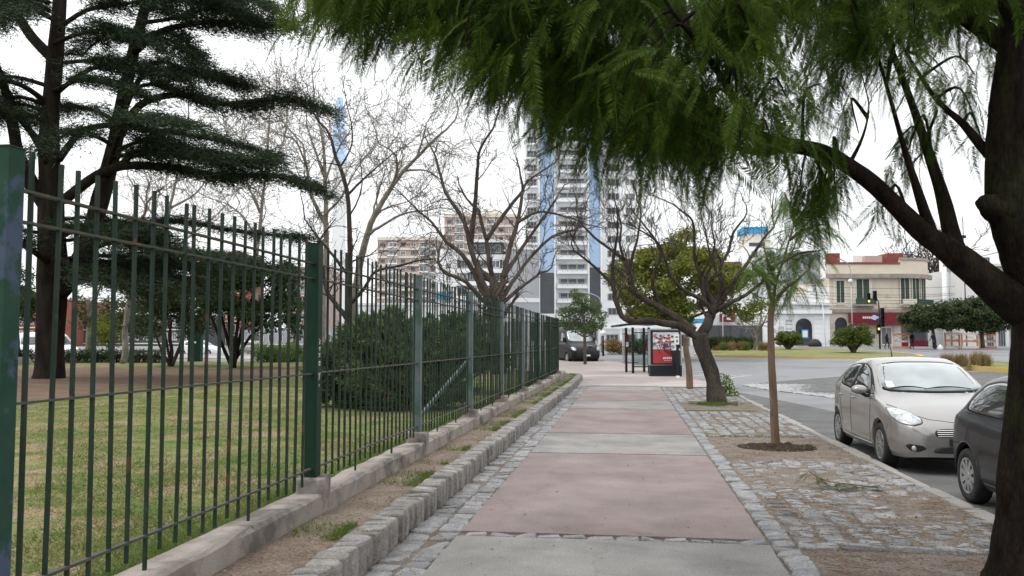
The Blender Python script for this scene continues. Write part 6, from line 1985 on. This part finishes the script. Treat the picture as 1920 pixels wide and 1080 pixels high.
# buildings at the far right
b = Bld('shop_row', 'red and brown low shops between the corner building and the pole', 1725, 1835, 118, 596, 10, M['w_pale'])
b.pbox('red_sign', 1790, 1830, 598, 608, -1.0, -.3, M['red_sign']); b.pbox('red_sign', 1735, 1780, 598, 606, -.6, -.3, M['red_sign'])
b.pbox('sign_stripe', 1802, 1812, 600, 606, -1.04, -1.005, M['white_plain'])
for k in range(5): b.pwin(1730 + k * 20, 1744 + k * 20, 612, 650, 'dark')
b = Bld('grey_building', 'pale grey stepped building right behind the near trunk', 1830, 2010, 96, 498, 12, M['w_pale'])
b.pbox('upper_storey', 1850, 2010, 467, 498, 2, 10, M['w_white']); b.pwin(1868, 1880, 478, 492, 'dark', 1.99)
b.pbox('cream_edge', 1826, 1990, 494, 499, -.5, 1, M['w_cream'])
b.pbox('red_panel', 1866, 1990, 518, 545, -.6, -.004, M['red_sign']); b.pbox('red_panel', 1850, 1866, 545, 552, -.8, -.61, M['red_sign'])
for k in range(3): b.pwin(1850 + k * 22, 1864 + k * 22, 600, 652, 'dark')
b.pbox('corrugated_panel', 1846, 1900, 500, 516, -.2, -.004, M['w_grey'])
# ------------------------------------------------------------------ bus stop
ap = gnd(1247, 705)
AD = (ap - cam.location).dot(FWD)
k_ = AD / FPX
ad = thing('advertising_panel', 'black framed advertising panel with a red and white poster', 'panel', ap, YAW + .06)
Wd, Hh = 61 * k_, 88 * k_
MB().box(-Wd / 2 + .02, Wd / 2, -.16, .16, 0, 20 * k_).build('plinth', M['black_metal'], ad, world_space=False)
MB().box(-Wd / 2, Wd / 2, -.14, .14, 20 * k_ + .002, Hh).build('case', M['grey_metal'], ad, world_space=False)
MB().box(-Wd / 2 + .05, Wd / 2 - .05, -.155, -.142, 21.5 * k_, Hh - .05).build('frame', M['black_metal'], ad, world_space=False)
px0, px1, z0, z1 = -Wd / 2 + .15, Wd / 2 - .14, 24 * k_, Hh - .14
pw, ph = px1 - px0, z1 - z0
po = MB().box(px0, px1, -.162, -.157, z0, z0 + ph * .45).build('poster', M['red_roof'], ad, world_space=False)
M['poster_red'] = mat('poster_red', (.42, .045, .05), (.36, .04, .045), 3, .35, local=True)
M['poster_sky'] = mat('poster_sky', (.62, .60, .62), (.40, .38, .42), 5, .35, local=True, patch=(.20, .12, .13), pscale=4, pcut=(.52, .6))
po.data.materials[0] = M['poster_red']
MB().box(px0, px1, -.162, -.157, z0 + ph * .45 + .001, z1).build('poster_picture', M['poster_sky'], po, world_space=False)
def disc(mb, x, z, rx, rz_, y, mi=0, n=12):
    mb.add([(x + rx * math.cos(a), y, z + rz_ * math.sin(a)) for a in np.linspace(0, 2 * math.pi, n + 1)[:-1]], [list(range(n))], mi)
mb = MB(); g = np.random.default_rng(5)
M['print_red'] = mat('print_red', (.42, .05, .06), None, rough=.4); M['print_dark'] = mat('print_dark', (.035, .03, .035), None, rough=.4); M['print_skin'] = mat('print_skin', (.42, .26, .20), None, rough=.4)
for i, (fx, fz) in enumerate(((.14, .80), (.30, .86), (.46, .80), (.62, .88), (.76, .84), (.90, .80), (.22, .66), (.52, .68), (.78, .68))):
    x, z = px0 + fx * pw, z0 + fz * ph
    disc(mb, x, z, .05 * pw, .04 * ph, -.1635 - i * .0002, 2); disc(mb, x, z + .025 * ph, .052 * pw, .026 * ph, -.1637 - i * .0002, 1)
    disc(mb, x, z - .075 * ph, .085 * pw, .05 * ph, -.1628 - i * .0001, 0 if i % 2 else 3)
mb.build('printed_crowd', [M['print_red'], M['print_dark'], M['print_skin'], M['white_plain']], po, world_space=False)
mb = MB()                                               # scrawled dark graffiti across the middle
for i in range(26):
    x, z = px0 + pw * g.uniform(.22, .80), z0 + ph * g.uniform(.27, .60)
    a = g.uniform(0, 3.14); l = g.uniform(.04, .14) * pw
    mb.bar((x - l * math.cos(a), -.1668, z - l * math.sin(a)), (x + l * math.cos(a), -.1668, z + l * math.sin(a)), .028, .001, up=(0, 1, 0))
mb.build('graffiti', M['print_dark'], po, world_space=False)
def word(n_, x0, dx, zf, w_, h_):                       # white slanted lettering and the mark below
    for i in range(n_):
        x = px0 + pw * (x0 + dx * i); z = z0 + ph * (zf + .006 * (i % 2))
        MB().add([(x - w_ * pw, -.1672, z - h_ * ph), (x + w_ * pw * .6, -.1672, z - h_ * ph), (x + w_ * pw, -.1672, z + h_ * ph), (x - w_ * pw * .6, -.1672, z + h_ * ph)], [[0, 1, 2, 3]]).build('letter', M['white_plain'], po, world_space=False)
word(6, .07, .055, .475, .022, .014); word(6, .66, .05, .495, .022, .016); word(5, .42, .075, .165, .034, .032); word(6, .45, .05, .085, .02, .009)
MB().box(-.1, .08, -.08, .08, Hh + .002, Hh + .06).build('top_lamp', M['white_plain'], ad, world_space=False)

sp_ = gnd(1200, 700)
D2 = (sp_ - cam.location).dot(FWD); k2 = D2 / FPX
sh = thing('bus_shelter', 'black framed glass bus shelter left of the advertising panel', 'bus shelter', sp_, YAW + .05)
hS = 86 * k2
for (x, y) in ((-.44, 1.0), (-.30, .1), (.40, -.1), (.44, 1.2)):
    MB().box(x - .05, x + .05, y - .05, y + .05, 0, hS).build('post', M['black_metal'], sh, world_space=False)
gp = MB().add([(-.25, .08, .35), (.35, -.08, .35), (.35, -.08, hS - .28), (-.25, .08, hS - .28), (-.25, .092, .35), (.35, -.068, .35), (.35, -.068, hS - .28), (-.25, .092, hS - .28)], [[0, 1, 2, 3], [7, 6, 5, 4], [0, 4, 5, 1], [1, 5, 6, 2], [2, 6, 7, 3], [3, 7, 4, 0]]).build('glass_panel', M['shelter_glass'], sh, world_space=False)
for z in (.30, hS - .24):
    MB().bar((-.26, .085, z), (.36, -.075, z), .06, .05).build('glass_rail', M['black_metal'], sh, world_space=False)
MB().box(-.47, -.445, 1.06, 1.9, .4, hS - .25).build('glass_panel', M['shelter_glass'], sh, world_space=False)
mb = MB(); V = []; F = []
for i in range(9):                                       # curved roof
    t = i / 8; x = -1.0 + 1.75 * t; z = hS + .02 + .16 * math.sin(math.pi * (.1 + .6 * t)) - .05
    V += [(x, -.3, z), (x, 1.9, z), (x, -.3, z + .10), (x, 1.9, z + .10)]
for i in range(8):
    o_ = i * 4; F += [[o_, o_ + 1, o_ + 5, o_ + 4], [o_ + 2, o_ + 6, o_ + 7, o_ + 3], [o_, o_ + 4, o_ + 6, o_ + 2], [o_ + 1, o_ + 3, o_ + 7, o_ + 5]]
F += [[0, 2, 3, 1], [32, 33, 35, 34]]
mb.add(V, F).build('roof', M['black_metal'], sh, world_space=False)
MB().box(-.46, -.34, .93, .94, 1.45, 1.8).build('route_sticker', M['red_sign'], sh, world_space=False)
MB().box(-.46, -.34, .93, .94, 1.2, 1.42).build('route_sticker', M['white_plain'], sh, world_space=False)
MB().box(-.3, .25, 1.6, 2.0, .42, .48).build('bench', M['grey_metal'], sh, world_space=False)

tp = gnd(1271, 708)
TDp = (tp - cam.location).dot(FWD); kt = TDp / FPX
tot = thing('stop_post', 'dark bus stop post with a white sign at its top', 'post', tp, YAW)
MB().box(-.05, .05, -.05, .05, .06, 82 * kt).build('post', M['black_metal'], tot, world_space=False)
MB().lathe([(.001, .09), (.07, .08), (.085, 0)], 14).build('foot', M['white_plain'], tot, world_space=False)
MB().box(-.14, .06, -.075, -.055, 62 * kt, 82 * kt).build('sign', M['white_plain'], tot, world_space=False)
mb = MB(); mb.box(-.06, .0, -.080, -.0755, 66 * kt, 71 * kt); mb.box(-.10, .02, -.080, -.0755, 75 * kt, 77 * kt)
mb.build('sign_symbol', M['black_metal'], tot, world_space=False)
bp_ = gnd(1267, 705.5)
kb = (bp_ - cam.location).dot(FWD) / FPX
bn = thing('litter_bin', 'dark hanging litter bin with a pale lid fixed before the advertising panel', 'bin', bp_ + Vector((.0, -.42, 0)), YAW)
MB().lathe([(.001, 20 * kb), (.12, 20 * kb), (.16, 22 * kb), (.19, 46 * kb), (.18, 48 * kb)], 18).build('bucket', M['plastic'], bn, True, False)
MB().lathe([(.2, 48 * kb), (.21, 49 * kb), (.16, 52 * kb), (.001, 53 * kb)], 18).build('lid', M['grey_metal'], bn, True, False)
MB().tube([(.17, .12, 0), (.17, .12, 45 * kb)], .03, 8).build('stand', M['black_metal'], bn, True, False)

# ------------------------------------------------------------------ poles, lights, wires
def pole(name, label, px, pyb, pyt, d, r0, r1, m, cat='pole', n=10):
    b_ = pt(px, pyb, d); t_ = pt(px, pyt, d)
    root = thing(name, label, cat, b_)
    MB().tube([(0, 0, -.5), (0, 0, (t_.z - b_.z) * .5), (0, 0, t_.z - b_.z)], [r0, (r0 + r1) / 2, r1], n).build('shaft', m, root, True, False)
    return root, t_.z - b_.z
root, h = pole('traffic_light', 'curved traffic light pole with lit amber lamps before the corner building', 1650, 655, 572, 86, .09, .07, M['black_metal'], 'traffic light')
P2, _ = smooth_path([(0, 0, h - .05), (-.03, 0, h + .35), (-.25, 0, h + .7), (-.6, 0, h + .85)], [.06] * 4, 4)
MB().tube(P2, .05, 8).build('arm', M['black_metal'], root, True, False)
def head(x, z, on, yaw=0):
    hd = MB().box(x - .17, x + .17, -.2, .1, z - .5, z + .5).build('signal_head', M['black_metal'], root, world_space=False)
    for i, zz in enumerate((.32, 0, -.32)):
        MB().lathe([(.001, -.225), (.10, -.22), (.115, -.202)], 14, (x, 0, z + zz), 'y').build('lamp', M['amber'] if i == on else M['rubber'], hd, True, False)
        MB().lathe([(.13, -.202), (.13, -.36)], 12, (x, 0, z + zz), 'y').build('visor', M['black_metal'], hd, True, False)
head(-1.0, h + .72, 2); head(-.38, h + .95, None); head(.28, h - 1.7, None); head(-.12, h - 2.4, 1); head(.30, h - .8, None)
root, h = pole('street_lamp', 'slim grey street lamp post before the beige corner building', 1599, 655, 525, 90, .09, .06, M['grey_metal'], 'lamp post')
MB().tube(smooth_path([(0, 0, h), (-.05, 0, h + 1.2), (-.5, 0, h + 2.0), (-1.3, 0, h + 2.3)], [.05] * 4, 4)[0], .045, 8).build('arm', M['grey_metal'], root, True, False)
MB().lathe([(.001, .25), (.18, .2), (.22, 0), (.15, -.15), (.001, -.2)], 12, (-.1, -.1, h - .1)).build('lamp_globe', M['white_plain'], root, True, False)
MB().box(-.35, .35, -.2, -.12, 1.0, 2.0).build('sign_plate', M['white_plain'], root, world_space=False)
root, h = pole('utility_pole', 'pale concrete utility pole above the street trees', 1775, 655, 500, 92, .32, .24, M['w_pale'], 'pole', 12)
MB().box(-.1, .8, -.1, .1, h - .5, h + .3).build('bracket', M['w_grey'], root, world_space=False)
MB().tube([(.55, 0, -.4), (.55, 0, h - .3)], .09, 8).build('conduit', M['grey_metal'], root, True, False)
root, h = pole('thin_mast', 'thin dark mast rising right of the big limb', 1813, 650, 405, 88, .06, .04, M['black_metal'])
MB().box(-.25, .25, -.1, .1, h - 2.2, h - 1.9).build('bracket', M['black_metal'], root, world_space=False)
root, h = pole('sign_pole', 'thin pale leaning pole before the white house', 1549, 655, 548, 88, .06, .05, M['w_pale'])
root.rotation_euler = (0, -.05, 0)
root, h = pole('lamp_post', 'black post with round lamp at the far kerb beside the van', 1131, 665, 630, 66, .09, .07, M['black_metal'], 'lamp post')
MB().lathe([(.001, .45), (.2, .35), (.25, .15), (.14, 0)], 12, (0, 0, h)).build('lamp_globe', M['white_plain'], root, True, False)
root, h = pole('street_lamp', 'tall grey street lamp with a curved arm above the round street tree', 1128, 665, 575, 75, .09, .06, M['grey_metal'], 'lamp post')
MB().tube(smooth_path([(0, 0, h), (-.2, 0, h + .8), (-1.2, 0, h + 1.2), (-3.0, 0, h + 1.25)], [.05] * 4, 4)[0], .05, 8).build('arm', M['grey_metal'], root, True, False)
for (px, lab) in ((1356, 'grey sign post left of the purple shop sign'), (1463, 'thin dark post before the white house')):
    pole('sign_pole', lab, px, 655, 585, 92, .05, .05, M['w_grey'])
for i, (y0, y1) in enumerate(((534, 537), (545, 550), (551, 553), (557, 560), (566, 563), (572, 572))):
    a, b_ = pt(1480, y0 - 2, 94), pt(1790, y1, 91)
    P = [a.lerp(b_, t) + Vector((0, 0, -.9 * 4 * t * (1 - t) * .4)) for t in np.linspace(0, 1, 14)]
    o = MB().tube(P, .018, 4).build('overhead_wire', M['rubber'])
    tag(o, '%s overhead wire crossing the corner building' % ('topmost', 'second from top', 'third from top', 'third from bottom', 'second from bottom', 'lowest')[i], 'wire', 'overhead wires')
P = [pt(1800, 490, 60).lerp(pt(1990, 445, 40), t) for t in np.linspace(0, 1, 8)]
tag(MB().tube(P, .02, 4).build('overhead_wire', M['rubber']), 'dark wire slanting up beside the near trunk', 'wire', 'overhead wires')

# railing posts and green kiosk at the back of the park
b_ = gnd(366, 678, .27); d = (b_ - cam.location).dot(FWD)
ki = thing('park_post', 'dark teal park signpost box left of the fan stemmed tree', 'post', b_, YAW)
MB().box(-.35, .35, -.2, .2, 0, 1.7).build('box', M['fence_green'], ki, world_space=False)
MB().box(-.1, .1, -.21, -.202, 1.0, 1.1).build('label_plate', M['white_plain'], ki, world_space=False)
MB().box(-.4, .4, -.25, .25, 1.702, 1.78).build('lid', M['fence_green'], ki, world_space=False)
b_ = gnd(40, 684, .27)
st = thing('stone_block', 'pale concrete block on the park ground left of the cedar', 'block', b_, .3)
MB().add([(-.5, -.3, 0), (.5, -.3, 0), (.5, .3, 0), (-.5, .3, 0), (-.42, -.25, .38), (.25, -.25, .40), (.25, .25, .40), (-.42, .25, .38)], [[0, 3, 2, 1], [4, 5, 6, 7], [0, 1, 5, 4], [1, 2, 6, 5], [2, 3, 7, 6], [3, 0, 4, 7]]).build('block', M['concrete'], st, world_space=False)
# metal pipe stub near the crooked tree
b_ = gnd(1380, 760)
tag(MB().lathe([(.001, .1), (.05, .1), (.055, .08), (.055, -.02)], 14, tuple(b_)).build('pipe_stub', M['bark_sapling'], smooth=True), 'short rusty pipe stub right of the crooked tree', 'pipe')

# ------------------------------------------------------------------ wooden barriers at the roadworks
def barrier(label, px0, px1, py, d, red):
    a, b_ = pt(px0, py, d), pt(px1, py, d)
    w = (b_ - a).length
    root = thing('barrier', label, 'barrier', a, math.atan2(b_.y - a.y, b_.x - a.x), 'wooden barriers at the roadworks')
    m1, m2 = (M['wood_orange'], M['wood_pale']) if red else (M['wood_pale'], M['wood_orange'])
    for x in (0.05, w - .05):
        MB().box(x - .07, x + .07, -.05, .05, -.1, 1.65).build('upright', m1, root, world_space=False)
    for z, m_ in ((.25, m2), (.85, m1), (1.55, m2)):
        MB().box(.0, w, -.11, -.055, z - .1, z + .1).build('rail', m_, root, world_space=False)
    MB().bar((.1, -.13, .9), (w - .1, -.13, 1.5), .14, .03).build('diagonal', m2, root, world_space=False)
    MB().bar((.1, -.165, 1.5), (w - .1, -.165, .9), .14, .03).build('diagonal', m2, root, world_space=False)
barrier('pale wooden barrier right of the walking person', 1673, 1706, 656, 85, False)
barrier('orange and white barrier right of the person in the navy coat', 1772, 1800, 655, 84, True)
barrier('orange barrier with crossed planks left of the near trunk', 1803, 1834, 656, 83, True)
barrier('pale crossed plank barrier behind the other two', 1836, 1868, 656, 86, False)

# ------------------------------------------------------------------ people
def person(label, px, py_foot, d, hgt, rz, walk, lean, coat, legs):
    f = pt(px, py_foot, d)
    root_loc = Vector((f.x, f.y, f.z))
    s = hgt / 1.75
    st_ = walk
    J = {'pel': (0, 0, .95), 'wst': (0, -.02, 1.10), 'chs': (0, -.03 - lean * .5, 1.33), 'nek': (0, -.05 - lean, 1.50), 'hd0': (0, -.07 - lean, 1.58), 'hd1': (0, -.09 - lean, 1.70),
         'hl': (.10, 0, .90), 'kl': (.11, -st_ * .55 - .03, .50), 'al': (.11, -st_ * .55 + .03, .09), 'tl': (.12, -st_ * .55 - .16, .04),
         'hr': (-.10, 0, .90), 'kr': (-.11, st_ * .35 - .04, .50), 'ar': (-.11, st_ * .75, .10), 'tr': (-.12, st_ * .75 - .16, .04),
         'sl': (.19, -.04 - lean * .9, 1.42), 'el': (.26, .04 + st_ * .3 - lean * .7, 1.16), 'wl': (.25, -.08 + st_ * .35 - lean, .94), 'fl': (.24, -.11 + st_ * .35 - lean, .84),
         'sr': (-.19, -.04 - lean * .9, 1.42), 'er': (-.26, .02 - st_ * .2 - lean * .7, 1.16), 'wr': (-.25, -.14 - st_ * .3 - lean, .96), 'fr': (-.24, -.18 - st_ * .3 - lean, .87)}
    Rr = {'pel': (.15, .11), 'wst': (.145, .105), 'chs': (.17, .12), 'nek': (.055, .055), 'hd0': (.075, .085), 'hd1': (.085, .10), 'hl': (.09, .09), 'kl': (.062, .062), 'al': (.045, .045), 'tl': (.04, .03), 'sl': (.06, .06), 'el': (.048, .048), 'wl': (.035, .035), 'fl': (.035, .02)}
    names = list(J); idx = {n_: i for i, n_ in enumerate(names)}
    E = [('pel', 'wst'), ('wst', 'chs'), ('chs', 'nek'), ('nek', 'hd0'), ('hd0', 'hd1'), ('pel', 'hl'), ('hl', 'kl'), ('kl', 'al'), ('al', 'tl'), ('pel', 'hr'), ('hr', 'kr'), ('kr', 'ar'), ('ar', 'tr'), ('chs', 'sl'), ('sl', 'el'), ('el', 'wl'), ('wl', 'fl'), ('chs', 'sr'), ('sr', 'er'), ('er', 'wr'), ('wr', 'fr')]
    me = bpy.data.meshes.new('person')
    me.from_pydata([tuple(c * s for c in J[n_]) for n_ in names], [(idx[a], idx[b]) for a, b in E], [])
    o = bpy.data.objects.new('person', me); COL.objects.link(o)
    o.modifiers.new('skin', 'SKIN'); o.modifiers.new('sub', 'SUBSURF').levels = 1
    for i, n_ in enumerate(names):
        key = n_ if n_ in Rr else n_[0] + 'l'
        me.skin_vertices[0].data[i].radius = tuple(v * s for v in Rr[key])
    me.skin_vertices[0].data[0].use_root = True
    dg = bpy.context.evaluated_depsgraph_get()
    m2 = bpy.data.meshes.new_from_object(o.evaluated_get(dg))
    bpy.data.objects.remove(o)
    m2.materials.clear()
    for m_ in (M[legs], M[coat], M['skin'], M['hair']): m2.materials.append(m_)
    for p in m2.polygons:
        z, x = p.center.z / s, abs(p.center.x / s)
        p.use_smooth = True
        p.material_index = (1 if (z > .92 or (x > .19 and z > .93)) else 0)
        if z > 1.52: p.material_index = 2
        if z > 1.67 or (z > 1.58 and p.center.y / s > -.06 - lean): p.material_index = 3
        if x > .2 and z < .93: p.material_index = 2
    o = bpy.data.objects.new('person', m2); COL.objects.link(o)
    o.location = root_loc; o.rotation_euler = (0, 0, rz)
    tag(o, label, 'person')
    # open coat hem over the hips
    hem = MB(); hem.lathe([(.18 * s, .78 * s), (.19 * s, .95 * s), (.16 * s, 1.12 * s)], 14, (0, -.01, 0))
    hem.v = [(v[0], v[1] * .78, v[2]) for v in hem.v]
    hem.build('coat', M[coat], o, True, False)
    return o
person('person in dark clothes walking by the pale barrier', 1663, 654, 86, 1.76, R(75), .30, 0, 'dark_cloth', 'dark_cloth')
person('person in a dark jacket standing right of the pale barrier', 1710, 655, 85, 1.72, R(20), .08, .06, 'dark_cloth', 'dark_cloth')
p3 = person('person in a navy coat bending forward beside a pale bag', 1753, 657, 83, 1.74, R(-70), .10, .22, 'navy', 'dark_cloth')
f = pt(1763, 657, 82.6)
tag(MB().lathe([(.001, .02), (.2, .0), (.26, .18), (.22, .42), (.08, .52), (.05, .6)], 12, tuple(f)).build('shopping_bag', M['white_plain'], smooth=True), 'pale bag on the ground beside the person in navy', 'bag')
f = pt(1528, 650, 86)
tag(MB().lathe([(.001, .8), (.35, .72), (.6, .45), (.7, .15), (.6, 0)], 12, tuple(f)).build('rubbish_bag', M['plastic'], smooth=True), 'black rubbish bag on the steps before the white house', 'bag')
